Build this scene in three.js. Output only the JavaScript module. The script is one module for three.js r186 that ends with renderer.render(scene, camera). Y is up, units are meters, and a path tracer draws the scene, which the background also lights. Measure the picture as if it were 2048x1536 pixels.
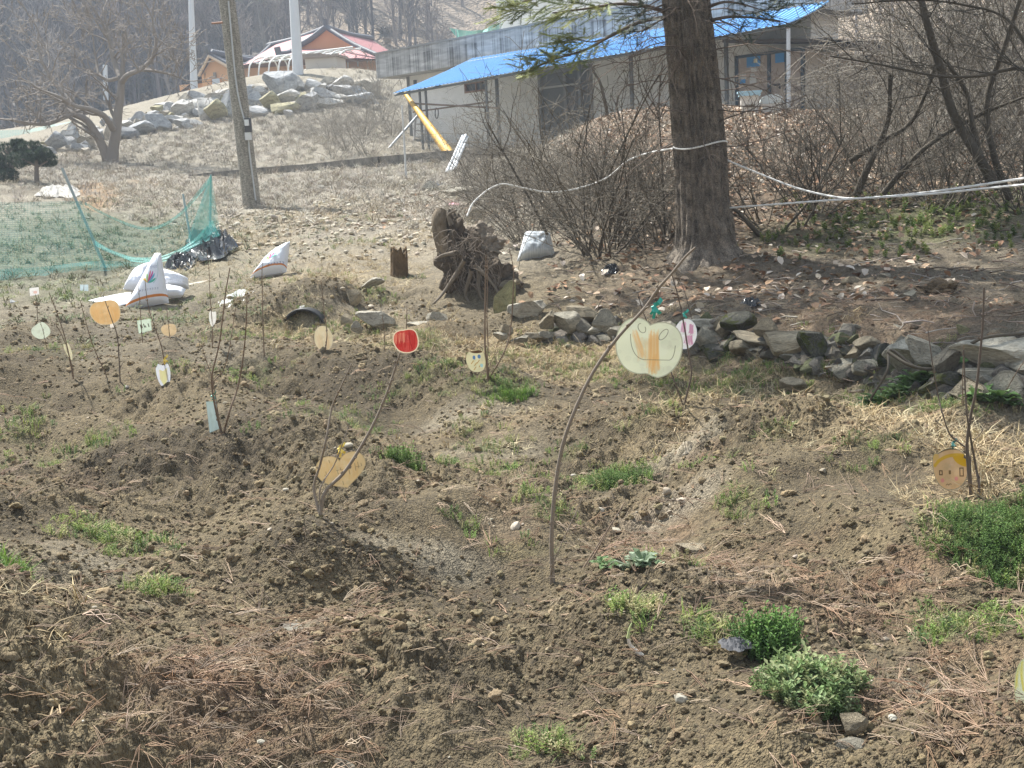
import * as THREE from 'three';
import { ImprovedNoise } from 'three/addons/math/ImprovedNoise.js';
import { mergeVertices, toCreasedNormals, mergeGeometries } from 'three/addons/utils/BufferGeometryUtils.js';

// ---------------------------------------------------------------- camera, sky, sun, exposure
const EYE = 1.5, FPX = 2300, PITCH = 10.3 * Math.PI / 180, ROLL = 0.05;
const scene = new THREE.Scene();
const camera = new THREE.PerspectiveCamera(2 * Math.atan(768 / FPX) * 180 / Math.PI, 4 / 3, 0.05, 900);
const FWD = new THREE.Vector3(0, -Math.sin(PITCH), -Math.cos(PITCH));
const UP0 = new THREE.Vector3(0, Math.cos(PITCH), -Math.sin(PITCH)), RT0 = new THREE.Vector3(1, 0, 0);
const UPV = UP0.clone().multiplyScalar(Math.cos(ROLL)).addScaledVector(RT0, Math.sin(ROLL));
const RTV = RT0.clone().multiplyScalar(Math.cos(ROLL)).addScaledVector(UP0, -Math.sin(ROLL));
camera.position.set(0, EYE, 0);
camera.up.copy(UPV);
camera.lookAt(camera.position.clone().add(FWD));

const SUN_AZ = -31 * Math.PI / 180, SUN_EL = 47 * Math.PI / 180;
const sunDir = new THREE.Vector3(Math.sin(SUN_AZ) * Math.cos(SUN_EL), Math.sin(SUN_EL), -Math.cos(SUN_AZ) * Math.cos(SUN_EL));
{
  const W = 256, H = 128, d = new Float32Array(W * H * 4);
  for (let j = 0; j < H; j++) for (let i = 0; i < W; i++) {
    const el = ((j + .5) / H - .5) * Math.PI, az = ((i + .5) / W - .5) * 2 * Math.PI;
    const y = Math.sin(el), x = Math.cos(el) * Math.cos(az), z = Math.cos(el) * Math.sin(az);
    const c = Math.max(0, x * sunDir.x + y * sunDir.y + z * sunDir.z);
    const t = Math.max(0, y), glow = 0.4 * Math.pow(c, 5) + 0.7 * Math.pow(c, 40);
    const k = (j * W + i) * 4;
    const lo = [0.40, 0.425, 0.44], hi = [0.235, 0.305, 0.41];
    for (let q = 0; q < 3; q++) {
      let v = lo[q] + (hi[q] - lo[q]) * Math.pow(t, .55);
      v += glow * [1, .96, .88][q];
      if (y < 0) v *= 1 - Math.min(.6, -y * 3);
      d[k + q] = v;
    }
    d[k + 3] = 1;
  }
  const t = new THREE.DataTexture(d, W, H, THREE.RGBAFormat, THREE.FloatType);
  t.mapping = THREE.EquirectangularReflectionMapping; t.magFilter = THREE.LinearFilter; t.needsUpdate = true;
  scene.background = t; scene.environment = t;
}
const sun = new THREE.DirectionalLight(new THREE.Color(1, 0.975, 0.92), 5.0);
sun.name = 'sun';
sun.position.copy(sunDir).multiplyScalar(80); sun.target.position.set(0, 0, -15);
sun.castShadow = true; sun.shadow.radius = 2; sun.shadow.mapSize.set(4096, 4096);
Object.assign(sun.shadow.camera, { left: -60, right: 60, top: 60, bottom: -60, near: 1, far: 250 });
scene.add(sun, sun.target);
scene.fog = new THREE.FogExp2(new THREE.Color(0.74, 0.84, 0.97), 0.0022);
const renderer = new THREE.WebGLRenderer({ antialias: true });
renderer.setSize(1024, 768);
renderer.toneMapping = THREE.LinearToneMapping;
renderer.toneMappingExposure = 2.36;
renderer.shadowMap.enabled = true;

// ---------------------------------------------------------------- helpers
const V = (x, y, z) => new THREE.Vector3(x, y, z);
function mulberry(a) { return () => { a = (a + 0x6d2b79f5) | 0; let t = Math.imul(a ^ (a >>> 15), 1 | a); t = (t + Math.imul(t ^ (t >>> 7), 61 | t)) ^ t; return ((t ^ (t >>> 14)) >>> 0) / 4294967296; }; }
let rnd = mulberry(7);
const rr = (a, b) => a + (b - a) * rnd();
const clamp = (x, a = 0, b = 1) => Math.min(b, Math.max(a, x));
const sstep = (a, b, x) => { const t = clamp((x - a) / (b - a)); return t * t * (3 - 2 * t); };
const lerp = (a, b, t) => a + (b - a) * t;
const IN = new ImprovedNoise();
const N3 = (x, y, z) => IN.noise(x, y, z);
const N2 = (x, z, s = 0) => IN.noise(x + s * 17.31, s * 5.7 + .37, z - s * 9.17);
const fbm = (x, z, o = 4, s = 0) => { let a = 0, w = .5, f = 1; for (let i = 0; i < o; i++) { a += w * N2(x * f, z * f, s + i); w *= .5; f *= 2.03; } return a; };
const SUPER = new Map();
function numbered(name) { const n = SUPER.get(name) || 0; SUPER.set(name, n + 1); return n ? name + '_' + String(n).padStart(3, '0') : name; }
function shade(o) { o.traverse((m) => { if (m.isMesh) { m.castShadow = true; m.receiveShadow = true; } }); return o; }
function tag(o, label, category, group, kind) { o.userData.label = label; if (category) o.userData.category = category; if (group) o.userData.group = group; if (kind) o.userData.kind = kind; return o; }
function thing(name, label, category, pos, turn = 0, group) {
  const o = new THREE.Group(); o.name = numbered(name); scene.add(o);
  if (pos) o.position.copy(pos); o.rotation.y = turn;
  return tag(o, label, category, group);
}
function part(name, geo, mat, parent) { const m = new THREE.Mesh(geo, mat); m.name = parent === scene ? numbered(name) : name; m.castShadow = m.receiveShadow = true; parent.add(m); return m; }
// camera rays, used to read places off the photograph (2048 x 1536 pixels)
function ray(px, py) { return FWD.clone().addScaledVector(RTV, (px - 1024) / FPX).addScaledVector(UPV, (768 - py) / FPX).normalize(); }
function P(px, py, d) { const r = ray(px, py), k = d / Math.hypot(r.x, r.z); return V(r.x * k, EYE + r.y * k, r.z * k); }   // the point at horizontal distance d

// geometry collector
class GB {
  constructor() { this.p = []; this.n = []; this.u = []; this.c = []; this.i = []; }
  v(p, n, u, v, c) { this.p.push(p.x, p.y, p.z); this.n.push(n.x, n.y, n.z); this.u.push(u, v); if (c) this.c.push(c[0], c[1], c[2]); return this.p.length / 3 - 1; }
  tube(pts, rad, sides = 5, cap = true, col) {
    const n = pts.length; let T = V(), A = null, B = V(), len = 0, base = this.p.length / 3;
    for (let i = 0; i < n; i++) {
      T.subVectors(pts[Math.min(i + 1, n - 1)], pts[Math.max(i - 1, 0)]).normalize();
      if (!A) A = (Math.abs(T.y) < .9 ? V(0, 1, 0) : V(1, 0, 0));
      A.addScaledVector(T, -A.dot(T)).normalize(); B.crossVectors(T, A);
      if (i) len += pts[i].distanceTo(pts[i - 1]);
      const r = typeof rad === 'number' ? rad : Array.isArray(rad) ? rad[i] : rad(i / (n - 1));
      for (let s = 0; s <= sides; s++) {
        const a = s / sides * Math.PI * 2, cx = Math.cos(a), sx = Math.sin(a);
        const nx = A.x * cx + B.x * sx, ny = A.y * cx + B.y * sx, nz = A.z * cx + B.z * sx;
        this.p.push(pts[i].x + nx * r, pts[i].y + ny * r, pts[i].z + nz * r); this.n.push(nx, ny, nz); this.u.push(s / sides, len);
        if (col) this.c.push(col[0], col[1], col[2]);
      }
    }
    const w = sides + 1;
    for (let i = 0; i < n - 1; i++) for (let s = 0; s < sides; s++) { const a = base + i * w + s; this.i.push(a, a + 1, a + w, a + 1, a + w + 1, a + w); }
    if (cap) for (const e of [0, n - 1]) { const q = base + e * w; for (let s = 1; s < sides - 1; s++) e ? this.i.push(q, q + s, q + s + 1) : this.i.push(q, q + s + 1, q + s); }
    return this;
  }
  quad(a, b, c, d, col, uv) {
    const n = V().subVectors(b, a).cross(V().subVectors(d, a)).normalize(), q = uv || [0, 0, 1, 0, 1, 1, 0, 1];
    const i = this.v(a, n, q[0], q[1], col); this.v(b, n, q[2], q[3], col); this.v(c, n, q[4], q[5], col); this.v(d, n, q[6], q[7], col);
    this.i.push(i, i + 1, i + 2, i, i + 2, i + 3); return this;
  }
  tri(a, b, c, col) { const n = V().subVectors(b, a).cross(V().subVectors(c, a)).normalize(); const i = this.v(a, n, 0, 0, col); this.v(b, n, 1, 0, col); this.v(c, n, .5, 1, col); this.i.push(i, i + 1, i + 2); return this; }
  box(x0, y0, z0, x1, y1, z1, M) {   // uv in metres
    const f = (x, y, z) => { const p = V(x, y, z); return M ? p.applyMatrix4(M) : p; };
    const dx = x1 - x0, dy = y1 - y0, dz = z1 - z0;
    this.quad(f(x0, y0, z1), f(x1, y0, z1), f(x1, y1, z1), f(x0, y1, z1), null, [x0, y0, x1, y0, x1, y1, x0, y1]);
    this.quad(f(x1, y0, z0), f(x0, y0, z0), f(x0, y1, z0), f(x1, y1, z0), null, [x1, y0, x0, y0, x0, y1, x1, y1]);
    this.quad(f(x1, y0, z1), f(x1, y0, z0), f(x1, y1, z0), f(x1, y1, z1), null, [z1, y0, z0, y0, z0, y1, z1, y1]);
    this.quad(f(x0, y0, z0), f(x0, y0, z1), f(x0, y1, z1), f(x0, y1, z0), null, [z0, y0, z1, y0, z1, y1, z0, y1]);
    this.quad(f(x0, y1, z1), f(x1, y1, z1), f(x1, y1, z0), f(x0, y1, z0), null, [x0, z1, x1, z1, x1, z0, x0, z0]);
    this.quad(f(x0, y0, z0), f(x1, y0, z0), f(x1, y0, z1), f(x0, y0, z1), null, [x0, z0, x1, z0, x1, z1, x0, z1]);
    return this;
  }
  geo() {
    const g = new THREE.BufferGeometry();
    g.setAttribute('position', new THREE.Float32BufferAttribute(this.p, 3));
    g.setAttribute('normal', new THREE.Float32BufferAttribute(this.n, 3));
    g.setAttribute('uv', new THREE.Float32BufferAttribute(this.u, 2));
    if (this.c.length) g.setAttribute('color', new THREE.Float32BufferAttribute(this.c, 3));
    g.setIndex(this.i); return g;
  }
  build(name, mat, parent) { return part(name, this.geo(), mat, parent); }
}
function smoothPath(pts, n) { return new THREE.CatmullRomCurve3(pts).getPoints(n); }

// textures: value noise that wraps, computed once
function tileNoise(size, cells, oct, seed) {
  const r = mulberry(seed), out = new Float32Array(size * size); let amp = 1, tot = 0;
  for (let o = 0; o < oct; o++) {
    const g = new Float32Array(cells * cells).map(() => r());
    for (let j = 0; j < size; j++) {
      const y = j / size * cells, y0 = Math.floor(y), fy = y - y0, sy = fy * fy * (3 - 2 * fy);
      for (let i = 0; i < size; i++) {
        const x = i / size * cells, x0 = Math.floor(x), fx = x - x0, sx = fx * fx * (3 - 2 * fx);
        const a = g[(y0 % cells) * cells + x0 % cells], b = g[(y0 % cells) * cells + (x0 + 1) % cells], c = g[((y0 + 1) % cells) * cells + x0 % cells], d = g[((y0 + 1) % cells) * cells + (x0 + 1) % cells];
        out[j * size + i] += amp * lerp(lerp(a, b, sx), lerp(c, d, sx), sy);
      }
    }
    tot += amp; amp *= .6; cells *= 2;
  }
  for (let k = 0; k < out.length; k++) out[k] /= tot;
  return out;
}
function dataTex(size, fn, srgb, rep) {
  const d = new Uint8Array(size * size * 4);
  for (let j = 0; j < size; j++) for (let i = 0; i < size; i++) { const c = fn(i, j, j * size + i), k = (j * size + i) * 4; d[k] = clamp(c[0]) * 255; d[k + 1] = clamp(c[1]) * 255; d[k + 2] = clamp(c[2]) * 255; d[k + 3] = 255; }
  const t = new THREE.DataTexture(d, size, size); t.magFilter = THREE.LinearFilter; t.minFilter = THREE.LinearMipmapLinearFilter; t.wrapS = t.wrapT = THREE.RepeatWrapping;
  if (srgb) t.colorSpace = THREE.SRGBColorSpace; if (rep) t.repeat.set(rep[0], rep[1]); t.needsUpdate = true; return t;
}
const gray = (v) => [v, v, v];
const nA = tileNoise(512, 8, 6, 11), nB = tileNoise(512, 32, 4, 12), nC = tileNoise(512, 5, 5, 13), nD = tileNoise(512, 90, 2, 14);
const S = (c) => new THREE.Color().setRGB(c[0], c[1], c[2]);
const mat = (c, rough = .9, extra = {}) => new THREE.MeshStandardMaterial({ color: c instanceof THREE.Color ? c : Array.isArray(c) ? S(c) : new THREE.Color(c), roughness: rough, ...extra });
// ---------------------------------------------------------------- the lie of the land
// surveyed points: a column of [row, distance] for each image column, turned into places on the ground
const SURVEY = {
  0: [1536, 2.95, 1250, 3.65, 1000, 5.6, 850, 7.3, 700, 10, 600, 13, 570, 14.5, 480, 19, 405, 26, 370, 30, 300, 44, 282, 58],
  220: [1536, 2.95, 1250, 3.9, 1000, 5.5, 850, 7.2, 700, 9.8, 600, 12.6, 520, 16, 430, 22, 400, 25, 370, 29, 325, 40, 270, 48, 240, 53],
  500: [1536, 2.9, 1200, 4, 1000, 5.3, 850, 6.9, 700, 9.2, 600, 11.6, 540, 13.6, 470, 17.5, 415, 23, 380, 28, 345, 36, 325, 38, 280, 44, 215, 52, 165, 57, 172, 72],
  760: [1536, 2.85, 1200, 3.95, 1000, 5.2, 850, 6.7, 700, 8.8, 600, 11.1, 540, 12.9, 470, 16.2, 400, 21.5, 350, 29, 312, 38, 290, 41, 220, 50, 150, 57, 165, 72],
  1024: [1536, 2.85, 1170, 4.2, 950, 5.6, 800, 7.1, 700, 8.5, 640, 9.6, 580, 11, 500, 13.5, 430, 17.5, 380, 22.5, 320, 31, 297, 36, 293, 44],
  1200: [1536, 2.85, 1000, 5.2, 850, 6.5, 760, 7.7, 700, 8.7, 640, 9.08, 560, 10.8, 480, 12.8, 400, 15.8, 330, 20.5, 270, 25, 235, 28, 285, 36],
  1410: [1536, 2.8, 1170, 3.95, 950, 5.3, 820, 6.6, 730, 7.9, 652, 8.2, 600, 9.6, 530, 11.2, 450, 12.8, 380, 14.6, 300, 18.5, 240, 23, 212, 26, 255, 33],
  1700: [1536, 2.75, 1170, 3.9, 950, 5.1, 850, 6.1, 765, 7.1, 672, 7.38, 600, 9, 520, 10.6, 450, 12.2, 400, 13.6, 340, 16.5, 280, 20.5, 222, 25.5, 235, 31],
  2048: [1536, 2.7, 1170, 3.75, 1000, 4.65, 900, 5.4, 838, 6.0, 702, 6.38, 620, 8, 530, 10, 450, 12, 400, 13.5, 350, 15.5, 280, 20, 200, 25, 100, 32, 0, 38],
};
const AZK = 2.2, DMIN = 2.5, DMAX = 74;
const pts = [];
{
  const cols = Object.keys(SURVEY).map(Number).sort((a, b) => a - b);
  for (const c of [-500, ...cols, 2500]) {
    const a = SURVEY[c < 0 ? 0 : c > 2048 ? 2048 : c];
    for (let k = 0; k < a.length; k += 2) {
      const q0 = P(clamp(c, 0, 2048), a[k], a[k + 1]), az = Math.atan2(ray(c, a[k]).x, -ray(c, a[k]).z);
      pts.push([az * AZK, Math.log(a[k + 1]), q0.y]);
    }
  }
  pts.push([-.75 * AZK, Math.log(72), 4.5], [.75 * AZK, Math.log(72), 9], [0.05, Math.log(72), 4.6], [.5 * AZK, Math.log(60), 8.5], [.3 * AZK, Math.log(60), 6]);
}
const TW = (() => {   // thin-plate spline through the survey
  const n = pts.length, m = n + 3, A = Array.from({ length: m }, () => new Float64Array(m + 1));
  for (let i = 0; i < n; i++) {
    for (let j = 0; j < n; j++) { const r2 = (pts[i][0] - pts[j][0]) ** 2 + (pts[i][1] - pts[j][1]) ** 2; A[i][j] = r2 > 1e-12 ? r2 * Math.log(r2) : 0; }
    A[i][i] += 0.0005; A[i][n] = A[n][i] = 1; A[i][n + 1] = A[n + 1][i] = pts[i][0]; A[i][n + 2] = A[n + 2][i] = pts[i][1]; A[i][m] = pts[i][2];
  }
  for (let k = 0; k < m; k++) {
    let p = k; for (let i = k + 1; i < m; i++) if (Math.abs(A[i][k]) > Math.abs(A[p][k])) p = i;
    [A[k], A[p]] = [A[p], A[k]];
    for (let i = k + 1; i < m; i++) { const f = A[i][k] / A[k][k]; if (f) for (let j = k; j <= m; j++) A[i][j] -= f * A[k][j]; }
  }
  const x = new Float64Array(m);
  for (let k = m - 1; k >= 0; k--) { let s = A[k][m]; for (let j = k + 1; j < m; j++) s -= A[k][j] * x[j]; x[k] = s / A[k][k]; }
  return x;
})();
function baseH(x, z) {
  const d = Math.hypot(x, z), az = clamp(Math.atan2(x, -z), -.66, .66) * AZK, l = Math.log(clamp(d, DMIN, DMAX)), n = pts.length;
  let h = TW[n] + TW[n + 1] * az + TW[n + 2] * l;
  for (let i = 0; i < n; i++) { const a = az - pts[i][0], b = l - pts[i][1], r2 = a * a + b * b; if (r2 > 1e-12) h += TW[i] * r2 * Math.log(r2); }
  return h;
}
function hit(H, px, py, d0 = 1.8, d1 = 150) {   // where the line of sight meets the ground
  const r = ray(px, py), k = Math.hypot(r.x, r.z); let lo = d0, d = d0;
  for (; d < d1; d *= 1.012) { const s = d / k; if (EYE + r.y * s < H(r.x * s, r.z * s)) break; lo = d; }
  let hi = d; for (let q = 0; q < 14; q++) { const m = (lo + hi) / 2, s = m / k; if (EYE + r.y * s < H(r.x * s, r.z * s)) hi = m; else lo = m; }
  const s = hi / k; return V(r.x * s, EYE + r.y * s, r.z * s);
}
// dug ridges and heaps: [half width m, height m, points...]
const RIDGES = [
  [.42, .19, 560, 745, 700, 765, 850, 790, 1000, 820, 1200, 870, 1380, 880, 1560, 920],
  [.45, .14, 1560, 920, 1750, 980, 1940, 1000, 2150, 1040], [.34, .12, 1500, 1010, 1650, 1060, 1800, 1110],
  [.42, .21, 0, 800, 200, 800, 350, 815, 450, 865, 560, 935, 650, 990, 830, 1050],
  [.28, .14, 120, 880, 250, 905, 310, 960], [.35, .08, 230, 715, 430, 720, 620, 745], [.5, .1, 0, 690, 150, 720, 300, 735],
  [.33, .25, 640, 1150, 780, 1120, 900, 1105, 1020, 1110], [.26, .10, 1060, 1180, 1150, 1190],
  [.5, .15, -60, 1080, 60, 1180, 150, 1290, 130, 1380, 60, 1460], [.3, .07, 200, 1330, 300, 1400, 360, 1450],
  [.3, .14, 1200, 1360, 1380, 1400, 1520, 1480, 1560, 1560], [.5, .1, 850, 1350, 1000, 1300, 1150, 1330], [.3, .1, 1560, 1500, 1750, 1480, 1950, 1530],
  [.5, .10, 560, 592, 640, 588, 720, 600], [.35, .1, 400, 960, 520, 990, 600, 1040],
].map((a) => { const p = []; for (let k = 2; k < a.length; k += 2) { const h = hit(baseH, a[k], a[k + 1]); p.push([h.x, h.z]); } return { w: a[0], h: a[1], p, lo: [Math.min(...p.map((q) => q[0])) - 3 * a[0], Math.min(...p.map((q) => q[1])) - 3 * a[0]], hi: [Math.max(...p.map((q) => q[0])) + 3 * a[0], Math.max(...p.map((q) => q[1])) + 3 * a[0]] }; });
function ridgeH(x, z) {
  let s = 0;
  for (const r of RIDGES) {
    if (x < r.lo[0] || x > r.hi[0] || z < r.lo[1] || z > r.hi[1]) continue;
    let m = 1e9;
    for (let i = 0; i < r.p.length - 1; i++) {
      const [ax, az] = r.p[i], bx = r.p[i + 1][0] - ax, bz = r.p[i + 1][1] - az, t = clamp(((x - ax) * bx + (z - az) * bz) / (bx * bx + bz * bz));
      m = Math.min(m, (x - ax - bx * t) ** 2 + (z - az - bz * t) ** 2);
    }
    const q = Math.sqrt(m) / r.w * (1 + .35 * N2(x * 1.6, z * 1.6, 3));
    const v = Math.max(0, 1.1 * r.h * Math.exp(-q * q * 1.1) * (1 + .4 * N2(x * 1.1, z * 1.1, 5))); s = Math.cbrt(s * s * s + v * v * v);
  }
  return s;
}
const PIPE = hit(baseH, 602, 652), TRUNK0 = hit(baseH, 1412, 535), STUMP0 = hit(baseH, 960, 590);
function midH(x, z) {   // land with its ridges, without clods
  let h = baseH(x, z) + ridgeH(x, z);
  const d = Math.hypot(x, z);
  const bx = x - PIPE.x, bz = z - PIPE.z, b2 = bx * bx + bz * bz;   // scooped out before the culvert mouth
  if (b2 < 4) { h -= .10 * Math.exp(-(bx * bx / .14 + (bz - .1) ** 2 / .12)); h += .27 * Math.exp(-(bx * bx / .30 + (bz + .62) ** 2 / .16)); }
  const tx = x - TRUNK0.x, tz = z - TRUNK0.z, t2 = tx * tx + tz * tz; if (t2 < 5) h += .10 * Math.exp(-t2 / .5);
  const ux = x - STUMP0.x, uz = z - STUMP0.z, u2 = ux * ux / .30 + uz * uz / .22; if (u2 < 8) h += .17 * Math.exp(-u2);
  if (d > 84) h += hillRise(x, z, d);
  return h;
}
function hillRise(x, z, d) { const az = Math.atan2(x, -z), t = d - 84; return (t * t / (t + 16)) * (.50 + .10 * Math.sin(az * 5 + 1)) * (1 + .25 * fbm(x * .02, z * .02, 3, 4)); }
const G = (px, py) => hit(midH, px, py);

// patches of what grows or lies on the ground: an ellipse [column, row, half width, half height, density] put on the land
const patch = ([px, py, rx, ry, w = 1], cap = 0) => {
  const c = G(px, py), d = Math.hypot(c.x, c.z), a = G(px, py + ry), b = G(px, py - ry);
  const far = Math.hypot(b.x, b.z), near = Math.hypot(a.x, a.z);
  const lim = cap ? Math.max(.08, rx * d / FPX * cap) : 1e9;
  return { x: c.x, z: c.z, d, ux: c.x / d, uz: c.z / d, ar: Math.max(.06, Math.min(lim, Math.min(far - near, d * .9) / 2)), at: Math.max(.06, rx * d / FPX), w };
};
const list = (...a) => a.map((q) => patch(q)), listC = (...a) => a.map((q) => patch(q, 1.0));
const GREEN = listC([1440, 738, 110, 14, 1.1], [1590, 752, 110, 14, 1], [1720, 784, 110, 12, 1.1], [1880, 818, 110, 12, 1], [1330, 730, 80, 12, .7], [1180, 740, 90, 16, .6], [1000, 720, 80, 14, .6], [1420, 800, 80, 20, .6], [1660, 830, 80, 20, .6], [820, 700, 70, 12, .6], [380, 640, 90, 16, .5], [470, 690, 70, 12, .5], [60, 700, 70, 12, .5], [980, 900, 60, 20, .5], [1180, 960, 60, 20, .5], [40, 860, 45, 20, .8], [190, 885, 50, 18, .7], [90, 915, 60, 14, .6], [40, 815, 40, 15, .5], [230, 1085, 80, 26, 1], [320, 1207, 42, 20, .9], [10, 1132, 34, 24, 1.3], [500, 770, 60, 30, .5], [690, 850, 85, 16, .7],
  [880, 752, 110, 14, 1.2], [1010, 776, 50, 18, 1.5], [940, 770, 70, 12, .8], [620, 705, 30, 10, .5], [750, 590, 45, 22, 1], [800, 560, 30, 12, .7], [940, 860, 26, 16, .9], [905, 945, 28, 14, .8], [800, 925, 36, 12, .9], [1230, 975, 62, 38, 1.5],
  [1095, 1025, 45, 20, 1], [1130, 915, 34, 26, .9], [1010, 962, 80, 26, .6], [1400, 960, 45, 22, .9], [1500, 1005, 50, 42, .8], [1550, 880, 30, 16, .8], [1350, 790, 40, 18, .7], [1480, 770, 60, 25, .8], [1560, 730, 90, 18, .9],
  [1820, 783, 110, 18, 1.3], [1755, 900, 45, 14, .7], [1930, 830, 60, 12, .9], [1985, 1090, 95, 88, 1.8], [1980, 1245, 90, 24, .9], [1420, 1250, 45, 16, .9], [1270, 1237, 28, 14, .9],
  [1110, 1522, 60, 13, .6], [240, 800, 40, 12, .3], [345, 745, 40, 14, .6], [150, 705, 60, 12, .4], [420, 600, 60, 25, .5], [260, 640, 70, 18, .3], [120, 590, 130, 16, .5], [560, 680, 90, 16, .6], [720, 655, 70, 16, .8], [850, 690, 60, 14, .7],
  [1110, 690, 70, 14, .7], [1300, 850, 60, 14, .4], [700, 440, 80, 20, .35], [640, 560, 60, 14, .5], [480, 575, 60, 14, .4], [720, 490, 60, 24, .5], [530, 870, 40, 12, .3], [1900, 1262, 60, 18, .6], [1840, 1232, 50, 14, .5],
  [930, 1050, 30, 14, .5], [440, 765, 50, 14, .4], [1620, 800, 90, 30, .6], [1450, 720, 60, 14, .7], [1250, 770, 70, 22, .5], [1480, 1020, 30, 20, .6], [1350, 1160, 60, 14, .3], [1040, 1130, 60, 14, .5], [590, 640, 60, 10, .9], [1700, 930, 40, 10, .3]);
const FARGREEN = list([1850, 440, 210, 45, 1], [1700, 480, 130, 30, .7], [1980, 420, 90, 40, .8], [1560, 470, 70, 30, .3]);
const STRAW = list([1100, 720, 210, 44, 1.6], [1500, 790, 160, 30, .7], [1020, 840, 140, 30, .45], [760, 690, 160, 20, .7], [1300, 900, 120, 30, .4], [950, 690, 120, 20, .7], [1300, 765, 120, 26, .8], [1350, 825, 120, 24, .5], [1800, 862, 150, 28, .9], [1950, 905, 100, 28, .9], [1650, 745, 150, 22, .6], [700, 655, 150, 18, .8], [550, 662, 100, 20, .8], [640, 560, 130, 40, .6],
  [480, 480, 120, 28, .7], [640, 430, 180, 26, .6], [720, 540, 160, 40, .5], [860, 480, 120, 30, .5], [420, 540, 120, 26, .4], [1960, 950, 80, 16, .5], [60, 1250, 50, 50, .2], [90, 1420, 50, 60, .1], [1080, 880, 90, 22, .3], [840, 890, 70, 16, .4]);
const SLOPE = list([600, 265, 260, 60, 1], [350, 290, 200, 40, 1], [650, 370, 260, 32, .9], [250, 350, 200, 22, .8], [100, 350, 130, 20, .7], [720, 250, 110, 80, .9], [150, 300, 160, 24, .7], [480, 240, 120, 40, .8], [850, 340, 120, 30, .7], [300, 390, 200, 14, .5], [560, 400, 200, 14, .35], [900, 420, 160, 30, .4], [1000, 340, 120, 40, .6]);
const NEEDLE = list([430, 1420, 180, 105, 1.5], [600, 1300, 110, 58, 1.1], [700, 1222, 40, 36, .8], [520, 1250, 100, 36, .7], [560, 1480, 130, 60, 1.1], [130, 1000, 90, 20, .7], [620, 855, 50, 14, .7], [1290, 1085, 150, 24, .8], [1400, 1140, 160, 34, 1.1], [1550, 1200, 150, 38, .9],
  [1790, 1150, 140, 46, 1.2], [1750, 1225, 150, 36, 1.1], [1600, 1080, 90, 20, .6], [1750, 1385, 140, 28, .7], [1960, 1450, 100, 60, 1.2], [1950, 1300, 100, 26, .7], [1230, 1455, 70, 55, .35], [1020, 1000, 70, 18, .6], [900, 872, 70, 10, .5],
  [1400, 918, 60, 18, .7], [1250, 1050, 150, 16, .5], [860, 1290, 80, 12, .12], [1590, 1410, 60, 24, .5], [1100, 1050, 70, 14, .4], [720, 1480, 60, 50, .35], [1860, 1330, 60, 22, .5], [1080, 860, 120, 40, .25],
  [1650, 640, 260, 48, .9], [1860, 650, 180, 46, .9], [1480, 590, 120, 40, .5], [1280, 580, 120, 50, .4], [1700, 720, 60, 22, .6]);
const LEAFY = list([1230, 262, 120, 40, 1], [1440, 262, 150, 50, 1.2], [1640, 258, 190, 46, 1.2], [1900, 250, 150, 60, .9], [1700, 420, 300, 56, .45], [1150, 335, 140, 50, .7], [900, 420, 90, 20, .5], [1950, 330, 110, 60, .5], [1700, 340, 200, 40, .6], [1380, 330, 90, 50, .6], [760, 440, 60, 16, .25], [1600, 560, 260, 44, .22], [1350, 600, 160, 40, .15], [1850, 600, 200, 40, .2], [1800, 200, 200, 60, .6], [1950, 100, 120, 90, .5]);
const GRAVEL = list([820, 470, 120, 40, .5], [520, 440, 110, 20, .6], [650, 448, 160, 36, 1], [560, 480, 80, 24, .6], [780, 400, 120, 26, .7], [450, 410, 60, 10, .4], [760, 640, 90, 20, .4], [1010, 1050, 90, 24, .25], [1350, 1030, 110, 18, .3], [860, 380, 60, 14, .8]);
const DRY = list([500, 402, 190, 12, 1], [800, 385, 120, 22, 1], [650, 448, 200, 44, .8], [250, 405, 120, 12, .8], [980, 310, 110, 24, .9], [1330, 1040, 120, 24, .6], [860, 1130, 150, 34, .5], [1350, 910, 100, 40, .6], [950, 830, 120, 40, .5], [700, 650, 120, 20, .6], [350, 730, 200, 40, .4], [140, 1130, 130, 50, .4], [1500, 1180, 110, 40, .5], [1900, 1370, 120, 30, .4], [1000, 900, 140, 30, .5]);
const DUG_SHADE = list([700, 368, 200, 14, .7], [480, 386, 120, 9, .5], [90, 380, 90, 9, .7], [1620, 640, 120, 16, .5], [1760, 965, 240, 64, 1], [1600, 1040, 120, 40, .7], [700, 775, 160, 30, .9], [560, 730, 120, 22, .7], [450, 905, 170, 40, .8], [900, 1190, 150, 50, .9], [1020, 1370, 260, 80, .7], [620, 1060, 220, 46, .8], [250, 905, 120, 40, .8], [130, 1230, 120, 60, .7], [1180, 880, 160, 36, .6], [330, 700, 160, 16, .6], [120, 760, 120, 24, .6], [1450, 1420, 160, 50, .5]);  // dark dug soil and earth banks; shade of the lower right painted in too
const FIELD = list([180, 490, 270, 80, 1], [40, 500, 200, 70, 1]);
function cover(L, x, z) {
  let m = 0;
  for (const p of L) {
    const dx = x - p.x, dz = z - p.z, r = (dx * p.ux + dz * p.uz) / p.ar, t = (dx * -p.uz + dz * p.ux) / p.at, q = r * r + t * t;
    if (q < 2) m = Math.max(m, p.w * (1 - sstep(.1, 1.7, q)));
  }
  return m;
}
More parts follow.
